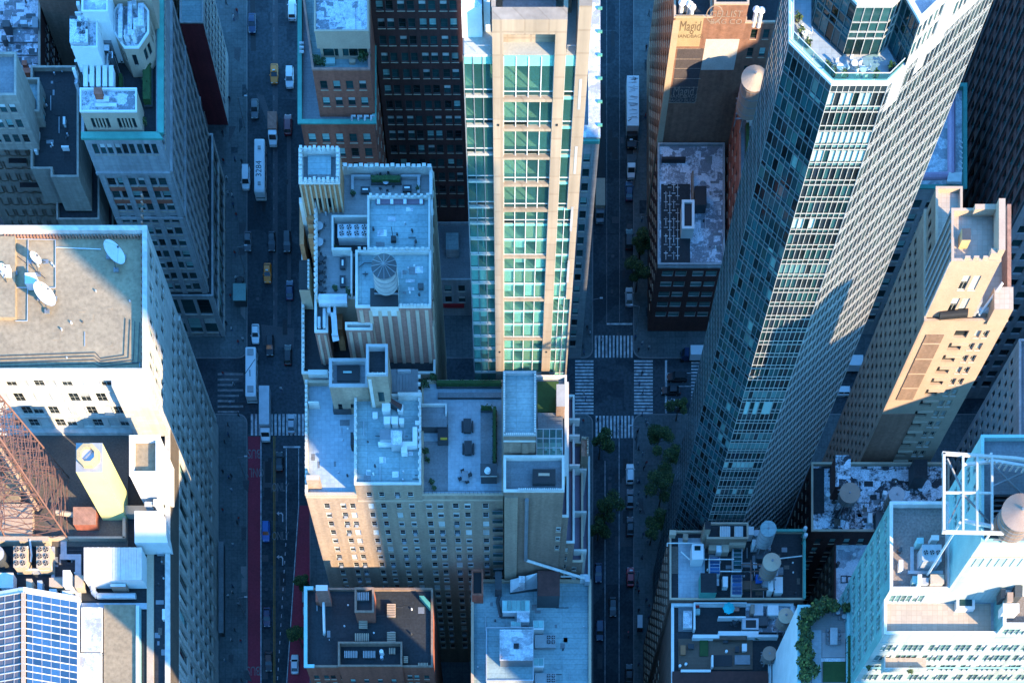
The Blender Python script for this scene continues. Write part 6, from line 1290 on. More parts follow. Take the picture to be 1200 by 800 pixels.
# ---------------------------------------------------------------- cream tower with stepped top
b = Bld('stone_tower', 'narrow cream stone tower with a stepped top and tall dark west wall', 'tower', 83, 176)
W2 = dict(rw=rows(80, 3, 3.15, 1.5), style='slot', d=.3)
x0 = 76.1
b.vol((x0, 166.4, 91.2, 186.5), 0, 84.5, 'stone_beige', 'roof_tile_cream', .9, .4, 'cream', walls={0: 'cream', 3: 'brick_dull'}, specs={3: dict(cl=cols(20.1, 9, 1.1), **W2), 0: dict(cl=[(6.6, 9.1), (10.4, 11.4), (11.9, 12.9)], rw=rows(82, 3, 3.3, 1.9), d=.5, pick=lambda c, r: 'panex' if c == 0 else 'dhc')})
b.vol((76.4, 167.1, 84.8, 176), 84.4, 98, 'cream', 'roof_tile_cream', 1.1, .4, 'cream', walls={3: 'brick_dull'}, specs={0: dict(cl=[(3.3, 4.6), (5.1, 6.4)], rw=[(85.8, 89.2), (91.2, 94.6)], style='dhc', d=.2)})
b.vol((76.4, 176.05, 81.0, 186.2), 84.4, 90, 'stone_beige', 'roof_tile_cream', .8, .35, 'cream', walls={3: 'brick_dull'}, specs={3: dict(cl=cols(10, 4, 1.0), rw=[(85.6, 87.4)], style='slot')})
b.box('stepped_parapet', 83.6, 167.2, 98, 84.7, 175.9, 100.4, 'cream'); b.box('stepped_parapet', 80.0, 175.0, 98, 83.6, 175.9, 99.2, 'cream'); b.box('stepped_parapet', 82.6, 167.2, 98.2, 83.6, 168.1, 99.6, 'cream'); b.box('stepped_parapet', 83.6, 176.1, 90, 84.5, 177, 97, 'cream'); b.box('roof_hatch', 77.9, 170, 96.9, 79.4, 172, 98.9, 'ochre', 'metal_dark')
for xx in (78.5, 80, 81.6): b.box('merlon', xx, 167.15, 98.14, xx+.9, 167.5, 98.7, 'cream')
b.piers((76.4, 176), (76.4, 167.1), 84.4, 97.8, 6, .5, .2, 'limestone_grey')
b.box('brown_panel', 77.6, 166.25, 62.5, 80.9, 166.4, 81, 'brick_dull'); b.box('brick_panel', 76.2, 166.3, 3, 83.0, 166.4, 58, 'brick_pink')
for i in range(4): b.box('panel_joint', 77.6, 166.2, 66+i*4.2, 80.9, 166.3, 66.25+i*4.2, 'cream')
for i in range(24): z = 81.4-3.3*i; b.box('ledge', 83.1, 166.05, z-3.0, 86.2, 166.4, z-2.6, 'stone_beige') if z > 6 else None
b.box('corner_turret', 87.5, 166.0, 84, 90.9, 170, 88, 'cream', 'roof_tile_cream'); b.box('corner_wall', 90.4, 166.6, 84, 91.1, 186, 86.5, 'brick_pink'); b.box('corner_strip', 84.85, 167.3, 84.4, 85.4, 171, 88, 'limestone_grey')
b.done()
m = M(); m.rod((78.6, 166.9, 85.3), (83.4, 166.75, 86.1), .75, 'metal_black', 12); m.thing('roof_barrel', 'long black barrel lying on the ledge of the cream tower', 'barrel', (81, 166.8, 84.5))
m = M(); m.rod((85, 168, 85), (90, 168, 85), .5, 'galv', 8); m.rod((86, 167.4, 84.6), (88.6, 170, 89), .25, 'white_render', 8); m.thing('duct', 'white ducts lying in the corner of the cream tower ledge', 'duct', (87, 168, 84.5))
# far east towers
b = Bld('dark_tower', 'very tall dark tower with vertical fins at the top right corner', 'tower', 120, 225)
b.vol((104, 207, 150, 300), 0, 150, 'brick_dark', 'roof_tar', .8, .4, specs={3: dict(cl=cols(93, 24, 1.7), rw=rows(147, 4, 3.7, 2.2), style='panet', d=.3), 0: dict(cl=cols(46, 13, 2.2), rw=rows(147, 4, 3.7, 2.2), style='panet', d=.4)}, walls={0: 'limestone_grey'})
b.piers((104, 300), (104, 207), 4, 149.5, 25, .35, .45, 'metal_dark'); b.belt((104, 207), (150, 207), 62, .8, .4, 'limestone_grey'); b.done()
b = Bld('stone_building', 'plain dark stone building with small square windows at the right edge', 'building', 118, 165)
b.vol((103, 148, 140, 180), 0, 60, 'limestone_grey', 'roof_mid', .8, .4, specs={3: dict(cl=cols(32, 13, 1.1), rw=rows(57, 4, 3.3, 1.6), style='dhd', d=.25), 0: dict(cl=cols(37, 14, 1.1), rw=rows(57, 4, 3.3, 1.6), style='dhd')}); b.done()
b = Bld('flat_roofed_building', 'building with pale roof and pink pipe behind the cream tower', 'building', 90, 230)
q = bx(1068, 100, 1131, 219, 45); b.vol(q, 0, 45, 'limestone_grey', 'roof_white', .8, .4, 'copper', specs={0: dict(cl=cols(q[2]-q[0], 3, 2.2), rw=rows(41.5, 3, 3.8, 2.4), style='dhd', d=.4), 3: dict(cl=cols(q[3]-q[1], 7, 1.4), rw=rows(41.5, 3, 3.8, 2.4), style='dhd')}, copw=.4); b.done()
mat('pink_pipe', (0.45, 0.30, 0.40), rough=.6)
m = M(); m.rod(pt(1115, 60, 46), pt(1115, 206, 46), .85, 'pink_pipe', 10); m.rod(pt(1115, 206, 46), pt(1070, 207, 46), .7, 'pink_pipe', 10); m.thing('pipe', 'fat pink pipe running along the roof behind the cream tower', 'pipe', pt(1115, 160, 44.3))
m = M(); 
for i in range(6): m.beam(pt(1113+i*2.6, 203, 46.5), pt(1111+i*2.6, 214, 46.5), .5, 'steel_white'); m.beam(pt(1124, 165+i*6, 46.2), pt(1128, 168+i*6, 46.2), .2, 'steel_white')
m.thing('roof_rack', 'white slatted rack at the corner by the pink pipe', 'rack', pt(1120, 208, 44.3))
# ---------------------------------------------------------------- patchy roof with two tanks
b = Bld('brick_building', 'brick building with a patchy black and white roof and two round tanks', 'building', 78, 155)
z9 = 45; q = bx(951, 542, 1112, 622, z9); b.vol(q, 0, z9, 'brick_dark', 'roof_patchy', .7, .35, 'stone_beige', specs={0: dict(cl=cols(q[2]-q[0], 9, 1.3), rw=rows(42, 3, 3.5, 2), style='dhd'), 3: dict(cl=cols(q[3]-q[1], 5, 1.3), rw=rows(42, 3, 3.5, 2), style='dhd')})
roof_wear(b, 968, 548, 1068, 618, 44.32, 34, ('roof_tar', 'roof_white', 'roof_mid', 'roof_brown', 'roof_patchy'), 8, 10); k = bx(979, 533, 997, 570, 49); b.vol(k, 44, 49, 'brick_dark', 'roof_patchy', .02, .2, 'white_render'); k = bx(1071, 538, 1087, 560, 48); b.box('stair_house', k[0], k[1], 44, k[2], k[3], 48, 'metal_dark', 'roof_tar'); 
k = bx(951.5, 548, 966, 600, 44.6); b.box('roof_edge', k[0], k[1], 44.3, k[2], k[3], 44.5, 'roof_tar', 'roof_tar')
b.done()
tank('brown topped round tank standing on thin steel legs by the striped bulkhead', 996, 577, 49, 2.05, 1.8, 'wood_tank', 'tank_top', 4.6, .06); tank('grey topped wooden tank on the patchy black and white roof', 1051, 579, 47.5, 1.6, 4.2, 'wood_tank', 'tank_grey', 3.1, .1)
for k, (u, v, l) in enumerate(((970, 580, 'white ball vent at the west edge of the patchy roof'), (1037, 578, 'white box vents beside the grey topped tank'))): m = M(); x, y, _ = pt(u, v, 46); m.cyl(x, y, 44.3, 45.6, .3, .3, 8, 'galv'); m.cyl(x, y, 45.6, 46.3, .5, .5, 10, 'white_render'); m.thing('roof_vent', l, 'vent', (x, y, 44.3))
m = M()
for i in range(5):
    x = PX(1030, 46)+i*.9; m.beam((x, PY(590, 46), 44.3), (x, PY(590, 46), 47), .08, 'metal_black'); m.beam((x, PY(600, 46), 44.3), (x, PY(600, 46), 47), .08, 'metal_black'); m.beam((x, PY(590, 46), 47), (x, PY(600, 46), 47), .1, 'metal_black')
m.beam((PX(1030, 46), PY(590, 46), 47), (PX(1030, 46)+3.6, PY(590, 46), 47), .1, 'metal_black'); m.thing('steel_frame', 'black steel frame of an old tank stand on the patchy roof', 'frame', pt(1034, 595, 44.3))
crate('equipment_box', 'teal covered box near the stair house of the patchy roof', 'equipment box', 1073, 553, 1082, 559, 45.6, 44.3, 'teal_trim'); crate('equipment_box', 'dark machine group south of the two tanks', 'equipment box', 1027, 598, 1046, 620, 46.5, 44.3, 'metal_dark', group=None); crate('equipment_box', 'white narrow sloping cover on the south part of the patchy roof', 'cover', 1018, 601, 1022, 612, 45.6, 44.3, 'white_render')
m = M(); 
for i in range(6): a = 2*math.pi*i/6; m.beam((PX(986, 46)+2*math.cos(a), PY(606, 46)+1.6*math.sin(a), 44.3), (PX(996, 46), PY(590, 46), 47.5), .08, 'metal_black')
m.thing('guy_frame', 'thin black braces under the brown topped tank', 'frame', pt(990, 604, 44.3))
b = Bld('flat_roofed_building', 'narrow building with speckled white roof south of the patchy roof', 'building', 72, 140)
z = 40; q = bx(978, 632, 1050, 716, z); b.vol(q, 0, z, 'brick_brown', 'roof_white', .5, .3, 'brick_dark', specs={3: dict(cl=cols(q[3]-q[1], 6, 1.2), rw=rows(37.5, 3, 3.4, 2), style='dhd', d=.3)})
k = bx(986, 673, 1002, 682, 40.2); m = M()
for a in ((986, 673, 993, 681.5), (993.5, 673.5, 1001, 681)): 
    k = bx(*a, 40); m.box(k[0], k[1], 39.5, k[2], k[1]+.12, 39.7, 'metal_black'); m.box(k[0], k[3]-.12, 39.5, k[2], k[3], 39.7, 'metal_black'); m.box(k[0], k[1]+.12, 39.5, k[0]+.12, k[3]-.12, 39.7, 'metal_black'); m.box(k[2]-.12, k[1]+.12, 39.5, k[2], k[3]-.12, 39.7, 'metal_black')
m.part('hatch_frame', b.root); b.done()
for k, (u, v, l, n) in enumerate(((1001, 650, 'small white vent on the speckled roof', 'white_render'), (1012, 652, 'dark stack on the speckled roof', 'metal_dark'), (1019, 664, 'white round vent at the east of the speckled roof', 'white_render'), (982, 660, 'dark box at the west rim of the speckled roof', 'metal_dark'))): m = M(); x, y, _ = pt(u, v, 40.5); m.cyl(x, y, 39.4, 40.8, .45, .4, 9, n); m.thing('roof_vent', l, 'vent', (x, y, 39.4), 'vents on the speckled roof')
# ---------------------------------------------------------------- cluttered roofs on the street corner
b = Bld('brick_building', 'old brick building with a cluttered black roof and two pale water tanks', 'building', 52, 146)
zA = 52; q = bx(785, 622, 942.5, 702, zA); X0 = q[0]
b.vol(q, 0, zA, 'brick_old', 'roof_tar', .5, .3, 'stone_beige', specs={3: dict(cl=cols(q[3]-q[1], 7, 1.1), rw=rows(49.5, 3, 3.4, 2), style='dhd', d=.3), 0: dict(cl=cols(q[2]-q[0], 11, 1.3), rw=rows(49.5, 3, 3.4, 2), style='dhd')})
m = M(); m.box(q[2]-.35, q[1], zA+.16, q[2]+.2, q[3], zA+.5, 'copper', bottom=True); m.box(PX(905, zA), q[3]-.3, zA+.16, q[2]-.35, q[3]+.2, zA+.5, 'copper', bottom=True); m.part('copper_edge', b.root)
def rb(name, u0, v0, u1, v1, zt, n, top=None, z0=51.4, lab=None): k = bx(u0, v0, u1, v1, zt); return b.box(name, k[0], k[1], z0, k[2], k[3], zt, n, top, lab)
rb('paved_terrace', 795, 630, 826, 701, 51.7, 'white_render', 'roof_tile'); rb('terrace_strip', 785.5, 640, 795, 672, 51.65, 'roof_tar', 'roof_brown')
rb('stair_house', 811, 637, 824.5, 655, 54.5, 'white_render', 'white_render'); k = bx(814, 639, 821, 644, 54.7); b.box('skylight', k[0], k[1], 54.5, k[2], k[3], 54.65, 'glass_teal')
k = bx(829, 611, 877, 629, 56); b.vol((k[0], k[1], k[2], k[3]), 51.4, 55.5, 'brick_dull', 'roof_tar', .4, .25, 'cream'); 
for r in ((844, 616, 856, 628), (861, 616, 871, 628)): kk = bx(*r, 56); b.box('louvre_box', kk[0], kk[1], 55.1, kk[2], kk[3], 55.8, 'cream', 'galv'); [b.box('louvre', kk[0]+(kk[2]-kk[0])*i/6, kk[1], 55.8, kk[0]+(kk[2]-kk[0])*(i+.5)/6, kk[3], 55.95, 'steel_white') for i in range(6)]
kk = bx(826, 611, 833, 620, 57.5); b.box('chimney', kk[0], kk[1], 51.4, kk[2], kk[3], 57.5, 'brick_brown', 'metal_black')
rb('cream_box', 855, 628, 874, 638, 54, 'cream', 'cream')
rb('green_shed', 821, 671, 840, 694, 54.5, 'copper', 'roof_tar')
for r in ((859, 642, 870, 666), (857.5, 672.5, 870, 696), (831.5, 652, 844, 672)):
    k = bx(*r, 53.2); b.box('skylight_curb', k[0], k[1], 51.4, k[2], k[3], 53, 'steel_white', 'roof_white')
    for i in range(5): y = k[1]+(k[3]-k[1])*i/5; b.box('skylight_pane', k[0]+.12, y+.06, 53, k[2]-.12, y+(k[3]-k[1])/5-.06, 53.08, 'glass_teal' if r[0] == 859 else 'panel_blue')
rb('white_hatch', 847, 675, 853, 687, 53, 'white_render'); roof_wear(b, 826, 640, 938, 700, 51.52, 30, ('roof_mid', 'roof_brown', 'steel_grey', 'roof_white', 'deck_wood'), 8, 14); rb('brown_wall', 869, 680, 905, 690, 52.4, 'roof_brown', 'deck_wood')
b.done()
tank('blue grey topped water tank at the north edge of the cluttered roof', 900.5, 619, 55.5, 1.55, 5.0, 'tank_grey', 'roof_light', 3.6, .12); tank('tan wooden water tank with a pale cone in the middle of the cluttered roof', 904.5, 658, 55.5, 1.75, 4.2, 'tank_top', 'stone_beige', 3.6, .4)
m = M()
for p, q2 in (((880, 656), (880, 700)), ((869, 661), (893, 661)), ((869, 669), (893, 669)), ((880, 690), (908, 690)), ((830, 655), (860, 655)), ((844, 669), (880, 669)), ((782, 640), (782, 636)), ((782, 636), (823, 636)), ((798, 646), (808, 655)), ((808, 655), (829, 655)), ((905, 655), (940, 651))): m.rod(pt(*p, 53.5), pt(*q2, 53.5), .13, 'steel_white' if p[0] not in (869, 880) else 'rust_red', 6)
m.thing('roof_piping', 'tangle of white and rusty pipes across the cluttered black roof', 'pipes', pt(870, 665, 51.5))
for k, (u0, v0, u1, v1, zt, n, l) in enumerate(((875, 617, 883, 626, 54, 'white_render', 'white fan box beside the blue grey topped tank'), (884, 621, 890, 627, 53.4, 'galv', 'grey box just west of the blue grey topped tank'), (882, 632, 889, 639, 54, 'white_render', 'tilted white box under the blue grey topped tank'), (887, 644, 900, 654, 53.2, 'metal_dark', 'dark framed machine north of the tan tank'), (831, 638, 840, 644, 53, 'cream', 'cream duct box west of the long skylight'), (840, 639, 846, 646, 53.3, 'white_render', 'white duct bend at the north of the cluttered roof'), (846, 638, 854, 646, 53.3, 'cream', 'yellowish duct box at the north of the cluttered roof'),
    (886, 673, 893, 682, 53, 'car_blue', 'blue barrel like unit in the machine group south of the tan tank'), (894, 676, 900, 686, 53.2, 'galv', 'grey motor in the machine group south of the tan tank'), (901, 676, 906, 692, 54, 'steel_white', 'upright white panel east of the machine group'), (908, 676, 917, 694, 53, 'white_render', 'white unit with brown stains east of the machine group'), (785, 621, 792, 626, 53, 'stone_beige', 'beige stump at the north west corner of the cluttered roof'), (801, 625, 806, 632, 53, 'brick_brown', 'brown leaning box at the north of the paved terrace'))): crate('equipment_box', l, 'equipment box', u0, v0, u1, v1, zt, 51.5, n, group='machines on the cluttered roof')
for u, v, l in ((944, 618, 'upper white ball lamp on the green corner post'), (944.5, 626, 'lower white ball lamp on the green corner post')): m = M(); x, y, _ = pt(u, v, 55); m.cyl(x, y, 51, 54.2, .15, .15, 6, 'copper'); m.cyl(x, y, 54.2, 55, .4, .4, 12, 'frame_white'); m.cyl(x, y, 55, 55.25, .4, .15, 12, 'frame_white'); m.thing('roof_lamp', l, 'lamp', (x, y, 51))
b = Bld('terrace_building', 'brick building with dark roof terraces south of the cluttered roof', 'building', 50, 125)
zB = 50.5; x9 = PX(787, zB); b.vol([(x9, 106.5), (55.2, 106.5), (55.2, 120.4), (59.8, 120.4), (59.8, 131.7), (x9, 131.7)], 0, zB, 'brick_old', 'roof_tar', .5, .5, 'white_render', specs={5: dict(cl=cols(26, 8, 1.2), rw=rows(30, 3, 3.4, 2), style='dhd', d=.3)}); Y_ = PY(788, zB)
def rb2(name, u0, v0, u1, v1, zt, n, top=None): k = bx(u0, v0, u1, v1, zt); return b.box(name, k[0], max(k[1], 106.6), 50, k[2], min(k[3], 131.5), zt, n, top)
rb2('rim_wall', 813, 704, 815, 737, 51.6, 'white_render'); rb2('rim_wall', 815, 704, 875, 706.5, 51.6, 'white_render'); rb2('rim_wall', 842, 721.5, 874, 723.5, 51.5, 'white_render'); rb2('rim_wall', 812, 743, 843, 747, 51.6, 'white_render'); rb2('rim_wall', 842, 739, 889, 744, 51.4, 'white_render'); rb2('rim_wall', 876, 743, 912, 746, 51.5, 'white_render')
rb2('pale_panel', 801, 715, 811, 735, 51, 'white_render', 'roof_white'); rb2('grey_deck', 795, 702, 813, 739, 50.2, 'tank_grey', 'roof_mid'); rb2('white_floor', 874, 704, 932, 740, 50.15, 'white_render', 'roof_stain'); rb2('skylight_rim', 870, 724, 889, 737, 51.5, 'galv', 'galv'); rb2('skylight', 874, 726, 886, 735, 51.55, 'metal_dark', 'metal_black')
rb2('wood_deck', 795, 748, 882, 784, 50.25, 'deck_wood', 'deck_wood'); rb2('wood_deck', 836, 745, 875, 749, 51.2, 'deck_wood', 'deck_wood'); rb2('brick_roof', 788, 786, 900, 830, 51.2, 'brick_red', 'brick_dark'); rb2('grass_patch', 820, 749, 830, 768, 50.5, 'grass', 'grass'); rb2('rim_wall', 798, 784, 833, 786.5, 51.6, 'white_render'); rb2('rim_wall', 834, 767, 836, 781, 51.4, 'white_render'); rb2('dark_pond', 836, 767, 858, 780, 50.4, 'metal_dark', 'metal_black'); rb2('dark_pond', 861, 767, 879, 778, 50.5, 'metal_dark', 'steel_grey')
b.done()
m = M(); x, y, _ = pt(854.5, 711, 53); k = 8
for i in range(16): a0, a1 = 2*math.pi*i/16, 2*math.pi*(i+1)/16; r0, r1 = (1.3, 1.1) if i % 2 == 0 else (1.1, 1.3); m.poly([(x+r0*math.cos(a0), y+r0*math.sin(a0), 52.6), (x+r1*math.cos(a1), y+r1*math.sin(a1), 52.6), (x, y, 53.1)], 'umbrella_teal')
t = m.thing('parasol', 'bright turquoise scalloped parasol open on the black roof terrace', 'parasol', (x, y, 50)); m = M(); m.rod((x, y, 50), (x, y, 53), .05, 'steel_white', 6); m.part('pole', t)
for k, (u0, v0, u1, v1, zt, n, l) in enumerate(((860, 711, 866, 715, 50.7, 'brick_rose', 'pinkish lounger beside the turquoise parasol'), (814, 706, 819, 711, 50.8, 'car_red', 'red round seat in the corner of the black terrace'), (814, 713, 820, 719, 50.8, 'panel_teal', 'pale blue seat in the corner of the black terrace'), (798, 756, 803, 766, 50.9, 'terracotta', 'orange wooden bench on the lower deck'), (870, 754, 875, 762, 50.9, 'white_render', 'white barbecue table on the lower deck'), (807, 754, 813, 759, 50.9, 'cushion_dark', 'dark seat cushion beside the orange bench'), (848, 747, 853, 752, 50.9, 'cushion_dark', 'dark planter box in the middle of the lower deck'), (862, 757, 866, 763, 50.9, 'cushion_dark', 'dark grill cover next to the white barbecue table'),
    (884, 708, 894, 720, 51.6, 'galv', 'grey duct box on the white cluttered floor'), (900, 709, 912, 720, 52, 'white_render', 'white slanted panel on the white cluttered floor'), (880, 708, 884, 718, 51.8, 'tank_top', 'tan leaning board on the white cluttered floor'), (890, 722, 900, 732, 51.4, 'metal_dark', 'dark compressor on the white cluttered floor'))): crate('terrace_object', l, ('lounger', 'seat', 'seat', 'bench', 'table', 'cushion', 'planter', 'grill', 'duct', 'panel', 'board', 'compressor')[k], u0, v0, u1, v1, zt, 50.1, n)
for u, v, l in ((804, 777, 'east one of two white lamps at the deck front'), (797, 779, 'west one of two white lamps at the deck front'), (851.5, 762, 'single white lamp in the middle of the deck')): m = M(); x, y, _ = pt(u, v, 51); m.cyl(x, y, 50.3, 50.9, .25, .3, 8, 'glow_white'); m.thing('deck_lamp', l, 'lamp', (x, y, 50.3))
tank('tan water tank at the garden wall on the white cluttered floor', 921, 721, 53, 1.5, 3.4, 'tank_top', 'stone_beige', 2.9, .35); tank('brown round topped tank beside the lower deck and garden wall', 902, 765, 52, 1.4, 2.0, 'wood_tank', 'tank_top', 1.8, .08)
patio('dark patio set behind the rim on the black terrace', 860, 731, 50.1, 4, .4, 'cushion_dark', .7, top='cushion_dark'); shrub('dark shrub beside the tan tank', 886, 748, 50.1, .6, 1.2)
# ---------------------------------------------------------------- garden terrace building
b = Bld('terrace_building', 'white walled building with a long planted roof garden at the bottom right', 'building', 66, 120)
zG = 74; xw, yN = PX(935, zG), PY(709, zG)
b.vol((xw, 84, 65.3, yN), 0, zG, 'white_render', 'deck_grey', 1.1, .5, 'teal_trim')
k = lambda u0, v0, u1, v1, z=zG: bx(u0, v0, u1, v1, z)
q = k(953, 735, 964, 800); b.box('stone_path', q[0], 88, 72.9, q[2], q[3], 73, 'roof_tile', 'roof_tile'); q = k(964, 772, 996, 796); b.box('dark_pond', q[0]+.3, q[1], 72.9, q[2]-.4, q[3], 73.05, 'metal_dark', 'grass'); q = k(964, 738, 997, 767); b.box('deck', q[0]+.2, q[1], 72.9, q[2], q[3], 72.97, 'deck_grey', 'tank_grey')
q = k(964, 768, 997, 772); b.box('pale_step', q[0], q[1], 72.9, q[2], q[3], 73.02, 'roof_white', 'roof_white'); b.done()
hedge('dense dark green hedge along the east side of the roof garden', 994, 743, 998, 800, 75, 73)
for i, (u, v, r, lt) in enumerate(((944, 727, 1.9, 0), (951, 722, 1.7, 0), (957, 716, 1.8, 0), (966, 712, 1.7, 0), (940, 737, 1.3, 1), (943, 748, 1.5, 0), (940, 760, 1.7, 1), (944, 770, 1.6, 1), (940, 778, 1.5, 1), (949, 788, 1.7, 0), (942, 795, 1.5, 1), (975, 714, 1.3, 0), (990, 716, 1.1, 0))):
    shrub(('dark bushy garden shrub', 'yellow green garden shrub')[lt]+', number %s along the roof garden wall' % ('one two three four five six seven eight nine ten eleven twelve thirteen'.split()[i]), u, v, 73, r, 2.4, (('leaf', 'leaf', 'leaf_light'), ('leaf_light', 'leaf_light', 'leaf'))[lt], 260, group='shrubs of the roof garden')
t = thing('dining_set', 'long grey dining table with many chairs on the roof garden deck', 'dining set', *pt(976, 747, 73)); x, y, _ = pt(976, 747, 73); m = M(); m.box(x-.7, y-1.6, 73.7, x+.7, y+1.6, 73.78, 'galv'); [m.box(x+i*.6-.05, y+j*1.4-.05, 73, x+i*.6+.05, y+j*1.4+.05, 73.7, 'galv') for i in (-1, 1) for j in (-1, 1)]; m.part('tabletop', t)
for s in (-1, 1):
    for j in range(4): m = M(); cy = y-1.2+j*.8; cx = x+s*1.15; m.box(cx-.25, cy-.25, 73.4, cx+.25, cy+.25, 73.48, 'steel_grey', bottom=True); m.box(cx+s*.2, cy-.25, 73.48, cx+s*.26, cy+.25, 73.95, 'steel_grey'); [m.box(cx+i*.2-.03, cy+q*.2-.03, 73, cx+i*.2+.03, cy+q*.2+.03, 73.4, 'steel_grey') for i in (-1, 1) for q in (-1, 1)]; m.part('chair', t)
for k_, (u, v, l) in enumerate(((981, 719, 'grey lounge chairs by the north wall of the roof garden'), (988, 724, 'second grey lounge group by the north wall of the roof garden'))): patio(l, u, v, 73, 4, .45, 'steel_grey', .8)
# ---------------------------------------------------------------- white and teal residential tower
b = Bld('apartment_tower', 'white and pale teal apartment tower with sunlit terraces and a rooftop steel frame', 'tower', 101, 115)
X0, YT1, zT = 65.3, PY(744, 96), 96
X1 = PX(1163, 96); YA_, zA_ = PY(690.5, 100), 100
grp = lambda L, m: [c for g in m for c in g]
def trip(L, st): 
    r = []
    for s, n in st: r += [(s+i*.95, s+i*.95+.86) for i in range(n)]
    return r
Ls = 50
sw = trip(Ls, ((1.0, 3), (4.6, 4), (9.4, 4), (13.9, 3), (17.6, 2), (20.4, 5), (25.8, 3), (29.4, 4), (33.9, 5), (39.4, 4)))
RW = rows(92.4, 3, 4.0, 2.5)
ywN = PY(588, 100)
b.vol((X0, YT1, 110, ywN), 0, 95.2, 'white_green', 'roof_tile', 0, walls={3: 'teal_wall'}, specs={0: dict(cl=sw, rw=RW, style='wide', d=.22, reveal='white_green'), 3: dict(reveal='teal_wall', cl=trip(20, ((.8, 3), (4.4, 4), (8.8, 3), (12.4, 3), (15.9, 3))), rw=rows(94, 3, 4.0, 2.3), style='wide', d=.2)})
b.done(); b.win = []
# terrace with parapet
def wall(x0, y0, x1, y1, z0, z1, n='white_green', nm='parapet'): return b.box(nm, x0, y0, z0, x1, y1, z1, n, 'steel_white')
wall(X0-.05, YT1-.05, X1+.5, YT1+.45, 95.2, 96.6); wall(X0-.05, YT1+.45, X0+.45, YA_, 95.2, 96.6)
m = M(); m.poly([(X0+.45, YT1+.45, 95.25), (X1, YT1+.45, 95.25), (X1, YA_-.02, 95.25), (X0+.45, YA_-.02, 95.25)], 'roof_tile_cream'); m.part('terrace_floor', b.root)
XR = PX(1113, 100)
b2 = b
Lr = XR-X0
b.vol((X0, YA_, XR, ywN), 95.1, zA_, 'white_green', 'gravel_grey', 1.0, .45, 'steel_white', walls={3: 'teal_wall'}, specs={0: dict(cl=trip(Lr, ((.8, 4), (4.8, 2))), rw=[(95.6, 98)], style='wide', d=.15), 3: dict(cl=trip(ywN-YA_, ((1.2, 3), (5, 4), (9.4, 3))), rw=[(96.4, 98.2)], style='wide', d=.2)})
q = bx(1045, 588, 1068, 637, 100); b.box('stepped_corner', X0-.3, q[3]-.4, 95, PX(1068, 100), ywN+.3, 100.6, 'teal_trim') if False else None
# east block beside the terrace
XE = X1+.5
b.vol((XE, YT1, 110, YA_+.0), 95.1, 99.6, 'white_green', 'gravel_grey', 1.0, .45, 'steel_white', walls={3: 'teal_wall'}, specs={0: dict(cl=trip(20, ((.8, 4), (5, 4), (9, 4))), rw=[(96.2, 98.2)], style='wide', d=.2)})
# upper block with flat sunlit wall
zU = 115; XU = PX(1150, zU)
b.vol((XU, YA_+.1, 112, ywN+2), 95.1, zU, 'white_green', 'roof_mid', .8, .4, 'teal_trim', walls={3: 'teal_trim'}, specs={0: dict(cl=grid(30, 24, .12), rw=[(107.3, 109.9)], style='panep', d=.12), 3: dict(cl=trip(18, ((1.5, 3), (6, 3))), rw=rows(113, 100.5, 3.0, 1.7), style='wide')})
b.belt((XU, YA_+.1), (112, YA_+.1), 110.3, .25, .15, 'stone_beige'); b.belt((XU, YA_+.1), (112, YA_+.1), 104.8, .25, .15, 'steel_white')
b.box('roof_gap', XR, YA_+.5, 95.2, XU-.02, ywN, 98.8, 'teal_trim', 'roof_mid')
# lower balcony
b.box('balcony', X0+2.6, YT1-2.2, 86.4, X0+10.2, YT1, 87.4, 'white_green', 'roof_tile_cream'); b.box('balcony_wall', X0+2.6, YT1-2.4, 87.4, X0+10.2, YT1-2.2, 88.4, 'white_green'); b.box('balcony_wall', X0+2.4, YT1-2.4, 86.4, X0+2.6, YT1, 88.4, 'white_green')
b.belt((X0, YT1), (110, YT1), 93.4, .25, .15, 'white_green'); 
for z in (83.3, 77.2, 71.1, 65): b.belt((X0, YT1), (110, YT1), z, .3, .16, 'teal_trim')
b.done()
kq = bx(1122.5, 697, 1144, 711, 97); b.box('skylight_curb', kq[0], kq[1], 95.25, kq[2], kq[3], 96.4, 'steel_white', 'steel_white'); b.box('skylight_glass', kq[0]+.5, kq[1]+.5, 96.4, kq[2]-.5, kq[3]-.4, 96.46, 'glass_teal')
# roof steel frame
fz = 117.6; P = lambda u, v, z=fz: Vector(pt(u, v, z))
t = thing('roof_frame', 'open white steel roof frame with diagonal braces above the teal tower', 'steel frame', *pt(1140, 578, 115))
m = M(); m.beam(P(1106, 531), P(1106, 622), .42, 'steel_beige', .45); m.part('edge_beam', t); m = M(); m.beam(P(1104, 531), P(1190, 537), .42, 'steel_beige', .45); m.beam(P(1190, 537), P(1260, 548), .42, 'steel_beige', .45); m.part('edge_beam', t); m = M(); m.beam(P(1104, 623), P(1195, 625), .42, 'steel_beige', .45); m.part('edge_beam', t)
for u, e in ((1128.5, 622), (1145, 622), (1162.5, 621)): m = M(); m.beam(P(u, 534), P(u, e), .32, 'steel_beige', .35); m.part('rafter', t)
m = M(); m.beam(P(1106, 577), P(1162, 577.5), .28, 'steel_beige'); m.part('rafter', t)
for r in ((1128, 545, 1165, 540), (1165, 540, 1200, 546), (1130, 610, 1160, 616), (1160, 616, 1210, 622)): m = M(); m.beam(P(r[0], r[1], fz-2), P(r[2], r[3], fz-2), .4, 'steel_white', .5); m.part('lower_beam', t)
for r in ((1110, 537, 1128, 575), (1112, 612, 1126, 582), (1130, 580, 1160, 612), (1164, 545, 1196, 577), (1162, 570, 1200, 553)): m = M(); m.beam(P(r[0], r[1], fz-.4), P(r[2], r[3], fz-3), .22, 'steel_grey'); m.part('brace', t)
